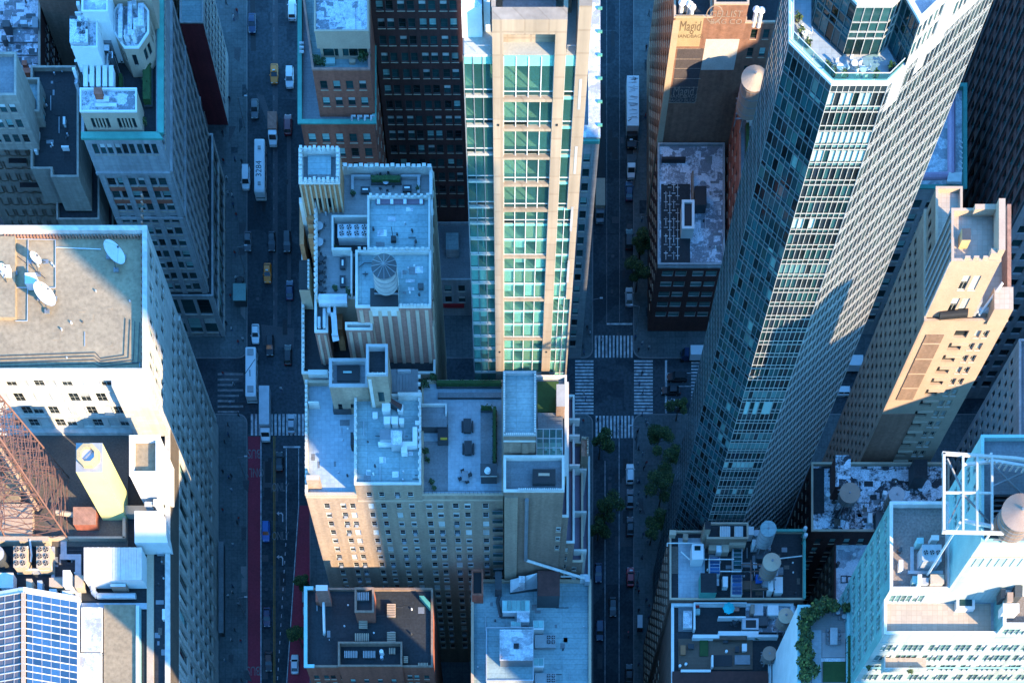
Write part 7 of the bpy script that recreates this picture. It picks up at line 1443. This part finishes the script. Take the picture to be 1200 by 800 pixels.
for u, v in ((1162, 531), (1162, 622), (1240, 620)): m = M(); p = P(u, v); m.beam((p.x, p.y, 114.9), p, .3, 'steel_white'); m.part('post', t)
for r in ((1125, 612, 1087, 673),): m = M(); m.beam(P(r[0], r[1], 117), P(1087, 673, 100), .35, 'steel_white'); m.part('strut', t)
for i in range(7): m = M(); a = P(1168+i*7, 541+i*.8); m.beam(a, a+Vector((0, .1, -2)), .25, 'steel_white'); m.part('hanger', t)
x, y, _ = pt(1192, 600, 119); tank('large brown round tank under the steel roof frame at the right edge', 1196, 600, 116.3, 2.8, 3.6, 'wood_tank', 'tank_top', 1.2, .35, 24)
m = M()
for i in range(7): k_ = bx(1165, 580+i*6, 1190, 582.5+i*6, 115); m.box(k_[0], k_[1], 114.4, k_[2], k_[3], 115.3, 'metal_black')
m.thing('louvre_bank', 'dark louvre slats beside the large brown tank', 'louvres', pt(1178, 600, 114.3))
fan_unit('pale blue fan machine on the gravel part of the teal tower roof', 1081, 638, 1103, 657, 102, 99, 3, 1, 'galv')
for k_, (u0, v0, u1, v1, zt, n, l) in enumerate(((1076, 673, 1080, 684, 101, 'white_render', 'white upright panel at the front edge of the gravel roof'), (1080, 677, 1088, 684, 100.6, 'tank_grey', 'grey pump next to the white upright panel'), (1091, 673, 1106, 683, 101, 'stone_beige', 'beige machine pair at the front edge of the gravel roof'), (1070, 675, 1075, 682, 100.5, 'panel_teal', 'pale teal box west of the white upright panel'), (1054, 656, 1058, 667, 100.2, 'steel_white', 'slim white trestle lying on the gravel roof'), (1053, 641, 1057, 645, 100, 'metal_dark', 'small dark vent near the west parapet of the gravel roof'), (1075, 630, 1082, 636, 101, 'teal_trim', 'teal box close to the black bin on the teal tower'), (1092, 627, 1100, 632, 101, 'white_render', 'white domed vent north of the fan machine'),
    (1176, 707, 1194, 717, 101, 'steel_white', 'white rounded heat pump with one black fan on the east roof'), (1174, 690, 1178, 700, 101, 'metal_dark', 'dark pipe stack on the east roof'), (1181, 694, 1187, 704, 101.5, 'tank_top', 'brown machine beside the dark pipe stack on the east roof'), (1190, 686, 1198, 698, 101.5, 'metal_dark', 'tall dark cabinet at the right edge of the east roof'))):
    crate('equipment_box', l, 'equipment box', u0, v0, u1, v1, zt, 98.6, n, group='machines on the teal tower')
for r, l in (((1067, 640, 1071, 672), 'upright'), ((1064, 668, 1105, 672), 'cross')): k_ = bx(*r, 99.2); m = M(); m.box(k_[0], k_[1], 99, k_[2], k_[3], 99.15 if l == 'upright' else 99.2, 'galv'); m.thing('walkway', 'grey walkway strip %s on the gravel roof of the teal tower' % ('running north to south' if l == 'upright' else 'running west to east'), 'walkway', (k_[0], k_[1], 99))
shrub('narrow green planting at the west end of the lower white balcony', 1017, 783, 87.5, .5, .8); shrub('green planting at the east end of the lower white balcony', 1066, 786, 87.5, .7, .8, ('leaf_light', 'leaf'))
b = Bld('apartment_tower', 'unseen pale block added above the white and teal tower to shade the glass skyscraper', 'tower', 104, 112)  # unseen block, added to cast shade on the glass skyscraper
b.vol((83.6, 112, 92, 122), 115.2, 134, 'white_green', 'roof_mid', .8, .4); b.done()
b = Bld('stone_skyscraper', 'very tall stone skyscraper the view is taken from, behind the viewer', 'skyscraper', -5, -45)
for (x0, y0, x1, y1, z0, h) in ((-62, -75, 48, -16, 0, 90), (-50, -68, 36, -18, 90, 300), (-30, -60, 18, -22, 300, 370)): b.vol((x0, y0, x1, y1), z0, h, 'limestone_grey', 'roof_mid', 1.0, .5)
b.piers((36, -18), (-50, -18), 90, 299, 14, 2.0, .5, 'tan_stone'); b.done()
# ---------------------------------------------------------------- unseen buildings: towers inferred from their shadows, others added to give shade
for (x0, y0, x1, y1, h, l) in ((139.8, -6, 168.5, 14, 226, 'tall stone tower south east of the block, outside the picture'), (15, 44, 52, 61.5, 110, 'mid height stone slab south of the block, outside the picture'), (136, 92, 166, 130, 96, 'stone block east of the teal tower, outside the picture')):
    b = Bld('shade_tower', l, 'tower', (x0+x1)/2, (y0+y1)/2)
    b.vol((x0, y0, x1, y1), 0, h, 'tan_stone', 'roof_mid', 1.2, .5, specs={2: dict(cl=pairs(x1-x0, int((x1-x0)/5), 1.4, .6), rw=rows(h-3, 5, 3.6, 2), style='dhd'), 3: dict(cl=pairs(y1-y0, int((y1-y0)/5), 1.4, .6), rw=rows(h-3, 5, 3.6, 2), style='dhd')}); b.done()

b = Bld('shade_tower', 'unseen slender shaft added on the eastern stone block to shade the dark brick building', 'tower', 146, 96); b.vol((141.8, 92.2, 150.5, 100), 96.2, 208, 'tan_stone', 'roof_mid', 1, .4); b.done()  # unseen shaft, added and sized to shade the dark brown brick building

for (x0, y0, x1, y1, h, l) in ((62, 22, 126, 74, 74, 'broad brick block south of the garden terrace, unseen, added to dim the streets'), (-40, 40, 8, 78, 62, 'low stone block south of the dark roofed building, unseen, added to dim the streets'), (172, -20, 250, 99, 94, 'stone block far to the south east, unseen, added to dim the streets'), (172, 100, 250, 184, 121, 'taller stone block far to the east, unseen, added to shade the painted sign wall'), (172, 185, 250, 320, 94, 'stone block far to the north east, unseen, added to dim the streets'), (-260, 60, -172, 330, 84, 'long brick block west of the office building, unseen, added to dim the streets'), (-160, 30, -86, 66, 80, 'stone block south of the office building, unseen, added to dim the streets'), (56, -70, 124, 6, 110, 'tall brick block beside the viewing skyscraper, unseen, added to dim the streets')):
    b = Bld('shade_block', l, 'building', (x0+x1)/2, (y0+y1)/2); b.vol((x0, y0, x1, y1), 0, h, 'brick_dull' if 'brick' in l else 'tan_stone', 'roof_mid', 1, .5); [b.belt((x1, y1), (x0, y1), z, .5, .3, 'stone_beige') for z in range(8, int(h)-4, 12)]; b.done()  # unseen blocks added to cut sky light in the street canyons
# ---------------------------------------------------------------- vehicles
def loft(m, secs, n):
    b = len(m.v); k = len(secs[0])
    for s in secs: m.v += [tuple(p) for p in s]
    for i in range(len(secs)-1):
        for j in range(k):
            q = (j+1) % k; m.f.append((b+i*k+j, b+i*k+q, b+(i+1)*k+q, b+(i+1)*k+j)); m.m.append(m.mi(n))
    m.f.append(tuple(b+j for j in range(k-1, -1, -1))); m.m.append(m.mi(n)); m.f.append(tuple(b+(len(secs)-1)*k+j for j in range(k))); m.m.append(m.mi(n))
def sec(y, w, z0, z1, r=.12):   # closed ring, rounded at the top, seen along +y
    return [(-w, y, z0), (-w, y, z1-r), (-w+r, y, z1), (w-r, y, z1), (w, y, z1-r), (w, y, z0)]
PROTO = {}
def car_proto(col, kind='car'):
    key = (col, kind)
    if key in PROTO: return PROTO[key]
    L, W, Hh = {'car': (4.7, 1.86, 1.45), 'suv': (4.9, 1.95, 1.75), 'van': (5.4, 2.0, 2.0)}[kind]
    parts = []; n = 'car_'+col; h = L/2; w = W/2; belt = .62*Hh
    m = M(); loft(m, [sec(-h, w*.80, .30, belt*.80), sec(-h+.15, w*.95, .22, belt*.97), sec(-h+.9, w, .2, belt), sec(h-1.35, w, .2, belt), sec(h-.6, w*.97, .2, belt*.88), sec(h-.12, w*.88, .22, belt*.76), sec(h, w*.72, .3, belt*.62)], n); parts.append(('body', m))
    m = M()
    f0, f1, r0, r1 = {'car': (h-1.35, h-2.15, -h+.45, -h+1.15), 'suv': (h-1.3, h-1.95, -h+.2, -h+.55), 'van': (h-1.0, h-1.7, -h+.12, -h+.3)}[kind]
    loft(m, [sec(r0, w*.86, belt-.02, belt+.03, .02), sec(r1, w*.78, belt-.02, Hh-.06, .08), sec(f1, w*.78, belt-.02, Hh-.06, .08), sec(f0, w*.86, belt-.02, belt+.03, .02)], 'glass'); parts.append(('window', m))
    m = M(); loft(m, [sec(r1-.12, w*.72, Hh-.1, Hh-.03, .03), sec((r1+f1)/2, w*.77, Hh-.08, Hh, .05), sec(f1+.08, w*.72, Hh-.1, Hh-.03, .03)], n)
    for s in (-1, 1):
        for (ya, za, yb, zb) in ((r1-.1, Hh-.05, r0+.02, belt), (f1+.05, Hh-.05, f0-.02, belt), ((r1+f1)/2, Hh-.06, (r1+f1)/2, belt)): m.beam((s*w*.77, ya, za), (s*w*.88, yb, zb), .07, n)
    parts.append(('roof', m))
    for sx in (-1, 1):
        for sy in (h-.95, -h+.95):
            m = M(); m.rod((sx*(w-.2), sy, .33), (sx*(w+.01), sy, .33), .33, 'tyre', 14); parts.append(('wheel', m)); m = M(); m.rod((sx*(w-.02), sy, .33), (sx*(w+.02), sy, .33), .19, 'rim', 10); parts.append(('rim', m))
        m = M(); m.box(sx*w*.62-.2, h-.22, belt*.58, sx*w*.62+.2, h-.02, belt*.74, 'lamp_clear', bottom=True); parts.append(('headlight', m))
        m = M(); m.box(sx*w*.66-.18, -h-.01, belt*.62, sx*w*.66+.18, -h+.16, belt*.82, 'lamp_red', bottom=True); parts.append(('taillight', m))
        m = M(); m.box(sx*(w+.1)-.1, f0-.35, belt-.02, sx*(w+.1)+.1, f0-.2, belt+.14, n, bottom=True); parts.append(('mirror', m))
    if col == 'yellow': m = M(); m.box(-.3, -.15, Hh, .3, .1, Hh+.18, 'glow_white'); parts.append(('roof_sign', m))
    PROTO[key] = [(nm, mm.mesh(nm)) for nm, mm in parts]; return PROTO[key]
def place(meshes, name, label, cat, u, v, rz, group):
    x, y, _ = pt(u, v, 0); t = thing(name, label, cat, x, y, .012, group, rz)
    lw = t
    for nm, me in meshes:
        o = bpy.data.objects.new(nm, me); COL.objects.link(o); o.parent = lw if nm == 'rim' else t
        if nm == 'wheel': lw = o
    return t
UP, DN = 0, math.pi
for u, v, c, kd, rz, l in (
  (343, 15, 'white', 'suv', UP, 'white sport utility vehicle at the top of the wide street by the red brick building'), (322, 89, 'yellow', 'car', DN, 'yellow taxi at the top of the wide street'), (340, 94, 'white', 'suv', DN, 'white car just right of the upper yellow taxi'),
  (338, 149, 'maroon', 'suv', UP, 'dark red car by the corner of the red brick building'), (289, 212, 'white', 'van', DN, 'white van with a brown load beside the long numbered bus'), (314, 322, 'yellow', 'car', DN, 'orange yellow taxi beside the striped hotel'),
  (319, 285, 'black', 'car', DN, 'black car above the lower yellow taxi'), (337, 286, 'black', 'suv', DN, 'black car next to the hotel battlements, northern one'), (340, 342, 'navy', 'car', UP, 'dark navy car next to the hotel battlements, southern one'), (291, 285, 'grey', 'car', DN, 'dark grey car parked at the west kerb north of the intersection'),
  (300, 393, 'white', 'car', DN, 'pale car waiting just north of the bus at the intersection'), (317, 407, 'black', 'suv', DN, 'black vehicle entering the wide intersection from the north'), (338, 418, 'black', 'suv', UP, 'black vehicle under the hotel wall at the intersection'), (342, 498, 'silver', 'car', UP, 'pale blue car standing on the crosswalk'),
  (328, 542, 'black', 'car', UP, 'dark car with red lights just south of the crosswalk'), (312.5, 624, 'blue', 'suv', DN, 'bright blue car in the lane beside the red bus lane'), (313.5, 724, 'navy', 'car', DN, 'dark blue car with headlights south of the bright blue car'), (315.5, 776, 'black', 'car', DN, 'black car near the bottom of the wide street'), (346, 779, 'white', 'car', UP, 'white car beside the black roofed building at the bottom'),
  (282, 338, 'black', 'suv', UP, 'black car parked on the west sidewalk edge'), (296, 30, 'navy', 'car', DN, 'dark blue car in the shade at the top left of the wide street'), (283, 545, 'black', 'car', UP, 'dark car standing west of the red lane') if False else (299, 130, 'grey', 'car', DN, 'dark grey car north of the numbered bus'),
  (737, 226, 'navy', 'car', UP, 'dark car parked on the right kerb of the narrow street under the pale van'), (737, 283, 'black', 'suv', UP, 'black car parked in the dark middle of the narrow street'), (737, 350, 'silver', 'car', UP, 'grey car parked just before the crosswalk of the narrow street'),
  (738, 557, 'white', 'suv', UP, 'white vehicle parked south of the crosswalk on the narrow street'), (738, 586, 'grey', 'car', UP, 'dark grey car parked behind the white vehicle'), (738, 618, 'black', 'car', UP, 'black car parked between grey and red cars'), (738.5, 677, 'red', 'car', UP, 'dark red car parked on the narrow street'), (718, 712, 'black', 'car', DN, 'black car driving in the lower narrow street'),
  (701, 672, 'navy', 'car', DN, 'navy car parked at the left kerb by the terraced building'), (702.5, 740, 'navy', 'suv', DN, 'dark blue vehicle parked at the left kerb by the corner roof'),
  (793, 444, 'black', 'suv', math.pi/2, 'black car in the northern lane of the cross street'), (786, 459.5, 'black', 'car', math.pi/2, 'black car in the middle lane of the cross street'), (790, 475, 'silver', 'car', math.pi/2, 'silver car in the southern lane of the cross street'),
  (984, 461, 'white', 'suv', math.pi/2, 'white car in the dark street behind the skyscraper'), (1152, 448, 'white', 'suv', 0.0, 'white car deep in the far right street'), (1160, 433, 'silver', 'suv', math.pi/2, 'silver car crossing deep in the far right street'), (1147, 433, 'white', 'van', math.pi/2, 'white van deep in the far right street'), (737, 790, 'black', 'car', UP, 'black car parked at the very bottom of the narrow street')):
    place(car_proto(c, kd), 'taxi' if c == 'yellow' else ('van' if kd == 'van' else 'car'), l, 'taxi' if c == 'yellow' else ('van' if kd == 'van' else 'car'), u, v, rz, 'cars on the streets')
def bus(label, u, v, L, rz, roofmat='car_white', number=None, hatches=(), scrib=False, cab=None, name='bus', body='car_white', W=2.6, Hh=3.1):
    x, y, _ = pt(u, v, 0); t = thing(name, label, name.replace('_', ' '), x, y, .012, 'buses and trucks on the streets', rz); h = L/2; w = W/2
    P = []
    m = M(); loft(m, [sec(-h, w*.96, .35, Hh-.05, .2), sec(-h+.15, w, .35, Hh, .15), sec(h-.2, w, .35, Hh, .15), sec(h, w*.94, .35, Hh-.2, .25)], body); P.append(('body', m))
    m = M(); m.box(-w+.15, -h+.3, Hh, w-.15, h-.4, Hh+.06, roofmat); P.append(('roof_panel', m))
    for (yy, sz) in hatches: m = M(); m.box(-sz, yy-sz, Hh+.06, sz, yy+sz, Hh+.3, 'galv', 'tank_grey'); P.append(('roof_hatch', m))
    for s in (-1, 1):
        for i in range(int(L/1.6)): m = M(); yy = -h+.5+i*1.5; m.poly([(s*(w+.01), yy, 1.3), (s*(w+.01), yy+1.3*s, 1.3), (s*(w+.01), yy+1.3*s, 2.3), (s*(w+.01), yy, 2.3)], 'glass'); P.append(('window', m)) if not scrib else None
        for yy in (-h+2.0, h-2.2): m = M(); m.rod((s*(w-.3), yy, .48), (s*(w+.01), yy, .48), .48, 'tyre', 14); P.append(('wheel', m))
        m = M(); m.box(s*w*.7-.2, h-.04, .7, s*w*.7+.2, h+.03, .95, 'lamp_clear', bottom=True); P.append(('headlight', m)); m = M(); m.box(s*w*.8-.15, -h-.03, .8, s*w*.8+.15, -h+.03, 1.2, 'lamp_red', bottom=True); P.append(('taillight', m))
    if cab is None: m = M(); m.poly([(w*.85, h+.012, 1.1), (-w*.85, h+.012, 1.1), (-w*.85, h-.06, 2.5), (w*.85, h-.06, 2.5)], 'glass'); P.append(('windscreen', m))
    if scrib:
        m = M(); rs = random.Random(9)
        for i in range(22): yy = -h+1+rs.random()*(L-2); m.beam((-w*.8+rs.random()*.6, yy, Hh+.08), (w*.8-rs.random()*1.2, yy+rs.uniform(-.3, .3), Hh+.08), .06, 'tank_grey', .03)
        P.append(('roof_marking', m))
    for nm, mm in P: o = bpy.data.objects.new(nm, mm.mesh(nm)); COL.objects.link(o); o.parent = t
    return t
t = bus('long white bus with the number 3284 on its roof', 306.7, 206, 12.9, DN, hatches=((4.5, .35), (-4.2, .35)))
text_mesh('3284', 2.0, 'metal_black', 'lettering', None, (0, 0, 0), (0, 0, 0)); o = bpy.data.objects[[k.name for k in bpy.data.objects if k.name.startswith('lettering')][-1]]
o = [k for k in bpy.data.objects if k.name.startswith('lettering') and not k.parent and 'kind' not in k][0]; o.parent = t; o.location = (0.1, .9, 3.17); o.rotation_euler = (0, 0, -math.pi/2)
t = bus('white bus with two square roof hatches waiting at the intersection', 296.5, 445, 12.0, DN, hatches=((4.4, .75), (-4.6, .75)))
m = M(); m.beam((-1.1, -2.9, 3.22), (1.3, .6, 3.22), .12, 'metal_black', .06); m.beam((0.2, -.3, 3.22), (0.1, 1.2, 3.22), .35, 'tank_grey', .05); o = bpy.data.objects.new('roof_marking', m.mesh('roof_marking')); COL.objects.link(o); o.parent = t
def truck(label, u, v, rz, Lb=7.5, col='white', W=2.5, Hh=3.5, box='galv', name='box_truck', scrib=False, Lc=2.4):
    x, y, _ = pt(u, v, 0); t = thing(name, label, 'truck', x, y, .012, 'buses and trucks on the streets', rz); w = W/2; tot = Lb+Lc+.2; y0 = -tot/2; P = []
    m = M(); m.box(-w, y0, .9, w, y0+Lb, Hh, 'car_white' if box == 'car_white' else box, box, bottom=True); P.append(('cargo_box', m))
    m = M(); m.box(-w*.9, y0+.1, .55, w*.9, y0+tot-.2, .9, 'metal_black', bottom=True); P.append(('chassis', m))
    m = M(); c0 = y0+Lb+.2; n = 'car_'+col; loft(m, [sec(c0, w*.93, .55, 2.45, .12), sec(c0+1.1, w*.93, .55, 2.5, .12), sec(c0+1.65, w*.92, .5, 1.55, .12), sec(c0+Lc, w*.82, .5, 1.25, .12)], n); P.append(('cab', m))
    m = M(); m.poly([(w*.75, c0+1.13, 2.4), (-w*.75, c0+1.13, 2.4), (-w*.78, c0+1.66, 1.6), (w*.78, c0+1.66, 1.6)][::-1], 'glass'); m.poly([(w*.75, c0+1.16, 2.4), (-w*.75, c0+1.16, 2.4), (-w*.78, c0+1.69, 1.6), (w*.78, c0+1.69, 1.6)], 'glass'); P.append(('windscreen', m))
    for s in (-1, 1):
        for yy in (y0+1.5, c0+1.5): m = M(); m.rod((s*(w-.35), yy, .48), (s*w*.98, yy, .48), .48, 'tyre', 12); P.append(('wheel', m))
        m = M(); m.box(s*w*.62-.2, c0+Lc-.06, .75, s*w*.62+.2, c0+Lc+.02, 1.0, 'lamp_clear', bottom=True); P.append(('headlight', m))
    if scrib:
        m = M(); rs = random.Random(9)
        for i in range(34): yy = y0+.5+rs.random()*(Lb-1); m.beam((-w*.85+rs.random()*.8, yy, Hh+.015), (w*.85-rs.random()*1.3, yy+rs.uniform(-.35, .35), Hh+.015), .07, 'tank_grey', .03)
        m.beam((.4, y0+Lb-1.6, Hh+.02), (1.2, y0+Lb-1.1, Hh+.02), .16, 'metal_black', .03); m.beam((-.6, y0+.7, Hh+.02), (-.4, y0+1.2, Hh+.02), .2, 'metal_black', .03); P.append(('roof_scribble', m))
    for nm, mm in P: o = bpy.data.objects.new(nm, mm.mesh(nm)); COL.objects.link(o); o.parent = t
truck('grey box truck with white cab standing across the crosswalk', 312.5, 491, DN, 9.4, 'white'); truck('long white trailer with scribbled roof in the narrow street', 740, 141, DN, 12.2, 'black', 2.9, 3.8, 'car_white', scrib=True, Lc=2.8)
truck('small white pickup truck with open back at the end of the scribbled trailer', 739, 200, DN, 2.6, 'white', 2.1, 1.6, 'metal_dark', Lc=2.6); truck('pale box truck at the left kerb of the narrow street', 702.5, 243, DN, 6.6, 'grey', 2.3, 3.2, 'cream')
truck('white truck with pale top at the upper lane of the wide street', 321, 158, DN, 4.2, 'white', 2.2, 2.6, 'brick_rose', Lc=2.6); truck('dark blue truck with a white roof on the cross street', 813, 419.5, math.pi/2, 4.4, 'navy', 2.3, 3.0, 'car_white', Lc=1.8); truck('white box truck in the dark street behind the skyscraper', 994, 432, math.pi/2, 3.6, 'navy', 2.5, 3.2, 'car_white', Lc=1.8)
# motorbike
x, y, _ = pt(736, 743, 0); t = thing('motorbike', 'red motorbike parked on the narrow street', 'motorbike', x, y, .01); 
for nm, f in (('wheel', lambda m: m.rod((-.06, .7, .32), (.06, .7, .32), .32, 'tyre', 12)), ('wheel', lambda m: m.rod((-.06, -.7, .32), (.06, -.7, .32), .32, 'tyre', 12)), ('frame', lambda m: (m.beam((0, -.6, .5), (0, .5, .8), .28, 'car_red'), m.beam((-.4, .5, 1.0), (.4, .5, 1.0), .05, 'metal_black'))), ('saddle', lambda m: m.box(-.17, -.75, .78, .17, 0, .9, 'metal_black', bottom=True))): m = M(); f(m); o = bpy.data.objects.new(nm, m.mesh(nm)); COL.objects.link(o); o.parent = t
# ---------------------------------------------------------------- people on the pavements
def person_mesh(top, leg, step):
    m = M(); 
    def ring(z, rx, ry, x=0, y=0, k=8): return [(x+rx*math.cos(2*math.pi*i/k), y+ry*math.sin(2*math.pi*i/k), z) for i in range(k)]
    def tube(rs, n):
        b = len(m.v); k = 8
        for r in rs: m.v += r
        for i in range(len(rs)-1):
            for j in range(k): q = (j+1) % k; m.f.append((b+i*k+j, b+i*k+q, b+(i+1)*k+q, b+(i+1)*k+j)); m.m.append(m.mi(n))
        m.f.append(tuple(b+(len(rs)-1)*k+j for j in range(k))); m.m.append(m.mi(n))
    for s in (-1, 1):
        tube([ring(0, .05, .13, s*.09, s*step+.05), ring(.08, .05, .07, s*.09, s*step), ring(.48, .06, .07, s*.09, s*step*.5), ring(.88, .09, .1, s*.08, 0)], leg)
        tube([ring(.78, .035, .04, s*.27, -s*step*.7), ring(1.1, .045, .05, s*.25, -s*step*.2), ring(1.42, .06, .07, s*.19, 0)], top)
    tube([ring(.84, .16, .12), ring(1.1, .15, .11), ring(1.38, .2, .13), ring(1.46, .1, .08), ring(1.54, .055, .06)], top)
    tube([ring(1.52, .05, .06, 0, .01), ring(1.6, .08, .1, 0, .02), ring(1.68, .085, .105, 0, .02)], 'skin'); tube([ring(1.66, .09, .11, 0, .0), ring(1.73, .075, .09), ring(1.77, .03, .04)], 'cloth_dark')
    return m.mesh('person')
pm = {(a, c): person_mesh('cloth_'+a, 'cloth_'+c, .18) for a, c in (('dark', 'dark'), ('white', 'dark'), ('blue', 'dark'), ('red', 'blue'), ('white', 'blue'))}
DSC = {'dark': 'dark clothes', 'white': 'a white top', 'blue': 'a blue top', 'red': 'a red top'}
rp = random.Random(11)
spots = [(rp.uniform(262, 286), rp.uniform(0, 415)) for _ in range(14)]+[(rp.uniform(262, 284), rp.uniform(490, 800)) for _ in range(12)]+[(rp.uniform(745, 760), rp.uniform(490, 800)) for _ in range(12)]+[(u, v) for u, v in ((263, 62), (270, 120), (262, 160), (276, 190), (268, 230), (262, 260), (276, 300), (271, 350), (266, 382), (272, 388), (259, 395), (280, 404), (262, 440), (274, 452), (270, 474), (280, 488), (268, 500), (264, 520), (272, 560), (262, 600), (274, 640), (268, 700), (276, 740), (264, 775), (330, 458),
  (684, 330), (680, 352), (688, 387), (691, 393), (683, 408), (684, 416), (699, 398), (705, 402), (744, 398), (752, 405), (760, 410), (748, 413), (752, 440), (749, 452), (753, 462), (757, 480), (684, 462), (686, 470), (700, 494), (727, 497), (724, 505), (752, 488), (757, 495), (758, 499), (745, 516), (748, 528), (753, 534), (747, 545), (754, 551), (749, 566), (748, 580), (757, 583), (750, 600), (752, 655), (748, 695), (757, 705), (760, 712), (752, 740), (754, 768), (748, 780), (760, 20), (757, 60), (756, 140), (752, 260), (748, 300), (746, 335), (683, 496))]
keys = list(pm); PE = {}
for i, (u, v) in enumerate(sorted(spots, key=lambda t: t[1])):
    a, c = keys[rp.randrange(len(keys))]; x, y, _ = pt(u, v, 0); o = bpy.data.objects.new('person', pm[(a, c)]); COL.objects.link(o)
    onroad = (290 < u < 363 and not 420 < v < 485) or 695 < u < 742 or 420 < v < 485
    o.location = (x, y, .012 if onroad else .156); o.rotation_euler = (0, 0, rp.choice([0, 3.14, 1.57, -1.57, .6])); wh = 'on the wide street pavement' if u < 400 else ('left of the narrow street' if u < 696 else 'right of the narrow street')
    if onroad: wh = 'on the roadway'
    o['category'] = 'person'; o['group'] = 'people in %s %s' % (DSC[a], wh); PE.setdefault((a, wh), []).append(o)
ORD = 'first second third fourth fifth sixth seventh eighth ninth tenth eleventh twelfth thirteenth fourteenth fifteenth sixteenth seventeenth eighteenth nineteenth twentieth'.split()
for (a, wh), L in PE.items():
    for k, o in enumerate(L): o['label'] = 'person in %s %s, %s of them from the top' % (DSC[a], wh, ORD[k]) if len(L) > 1 else 'only person in %s %s' % (DSC[a], wh)
# ---------------------------------------------------------------- trees
def tree(label, u, v, h, r, seed, mts=('leaf',)):
    rs = random.Random(seed); x, y, _ = pt(u, v, h*.7); t = thing('street_tree', label, 'tree', x, y, .15, 'street trees'); m = M(); k = 8
    for i in range(4): z0, z1 = .15+h*.5*i/4, .15+h*.5*(i+1)/4; r0, r1 = .24-.04*i, .2-.04*i; m.cyl(x, y, z0, z1, r0, r1, k, 'bark')
    blobs = []
    for i in range(7):
        a = rs.random()*6.28; d = r*rs.uniform(.3, .95); p = (x+d*math.cos(a), y+d*math.sin(a), h*rs.uniform(.58, .95)); blobs.append(p); m.rod((x, y, h*.45), p, .07, 'bark', 5)
    m.part('trunk', t); m = M()
    for p in blobs+[(x, y, h*.95)]: leaves(m, p, r*rs.uniform(.32, .6), 420, .21, mts+mts+mts+('leaf_light',), .8, .15)
    m.part('crown', t)
for i, (u, v, h, r, l) in enumerate(((704, 519, 9, 3.0, 'street tree at the left kerb just south of the crosswalk'), (711, 596, 10, 3.6, 'big street tree leaning over the left lane by the terraced building'), (702, 618, 8, 2.4, 'smaller street tree south of the big left kerb tree'), (772, 512, 9, 2.8, 'dark street tree by the skyscraper corner'), (782, 540, 10, 3.4, 'dark street tree in front of the skyscraper, second from the corner'), (776, 575, 11, 3.6, 'dark street tree in front of the skyscraper, middle one'), (783, 608, 10, 3.4, 'dark street tree closest to the cluttered roofs'), (765, 622, 9, 2.8, 'dark street tree at the kerb above the cluttered roofs'), (352, 684, 7, 2.2, 'small street tree by the corner of the brown apartment block'), (350, 746, 8, 2.6, 'street tree beside the black roofed building'), (748, 320, 9, 2.6, 'street tree in the dark middle of the narrow street'), (752, 282, 9, 2.6, 'street tree north of the other one in the dark narrow street'), (795, 478, 7, 2.4, 'street tree beside the silver car on the cross street'))): tree(l, u, v, h, r, i+20)
# ---------------------------------------------------------------- street furniture
def lamp(label, u, v, side):
    x, y, _ = pt(u, v, 0); t = thing('street_lamp', label, 'street lamp', x, y, .15, 'street lamps'); m = M(); m.rod((x, y, .15), (x, y, 8.5), .09, 'steel_grey', 8); m.cyl(x, y, .15, .6, .2, .15, 8, 'steel_grey'); m.part('pole', t); m = M(); m.rod((x, y, 8.4), (x+side*2.0, y, 9.0), .05, 'steel_grey', 6); m.part('arm', t); m = M(); m.box(x+side*2.0-.35, y-.14, 8.9, x+side*2.0+.35, y+.14, 9.08, 'galv', bottom=True); m.part('lamp_head', t)
for u, v, s, l in ((287, 150, 1, 'street lamp on the west kerb in the upper wide street'), (287, 320, 1, 'street lamp on the west kerb before the intersection'), (287, 560, 1, 'street lamp on the west kerb south of the intersection'), (287, 720, 1, 'street lamp on the west kerb near the bottom'), (745, 200, -1, 'street lamp on the right kerb of the upper narrow street'), (745, 388, -1, 'street lamp at the crosswalk corner of the narrow street'), (745, 525, -1, 'street lamp on the right kerb south of the crosswalk'), (745, 690, -1, 'street lamp on the right kerb in the lower narrow street'), (692, 380, 1, 'street lamp on the left kerb before the crosswalk')): lamp(l, u, v, s)
def shelter(label, u0, v0, u1, v1, mt='galv'):
    x0, y0, x1, y1 = bx(u0, v0, u1, v1, 2.6); t = thing('kiosk', label, 'kiosk', (x0+x1)/2, (y0+y1)/2, .15); m = M(); m.box(x0+.15, y0+.15, .15, x1-.15, y1-.15, 2.45, 'metal_dark'); m.part('body', t); m = M(); m.box(x0, y0, 2.45, x1, y1, 2.62, mt, bottom=True); m.part('roof', t)
shelter('pale green roofed kiosk on the west pavement', 273, 332, 288, 352, 'curtain_teal'); shelter('grey roofed kiosk on the pavement of the lower narrow street', 747, 720, 753, 735); shelter('long narrow blue canopy at the foot of the office building', 256, 634, 262, 741, 'roof_mid'); shelter('white kiosk roof by the black roofed building', 354, 688, 360, 705, 'roof_light'); shelter('second pale kiosk roof by the black roofed building', 355, 711, 360, 720, 'roof_light')
for u, v in ((282, 690), (281, 712), (282, 745), (284, 780), (278, 600), (277, 580)): pass
SC.render.film_transparent = False
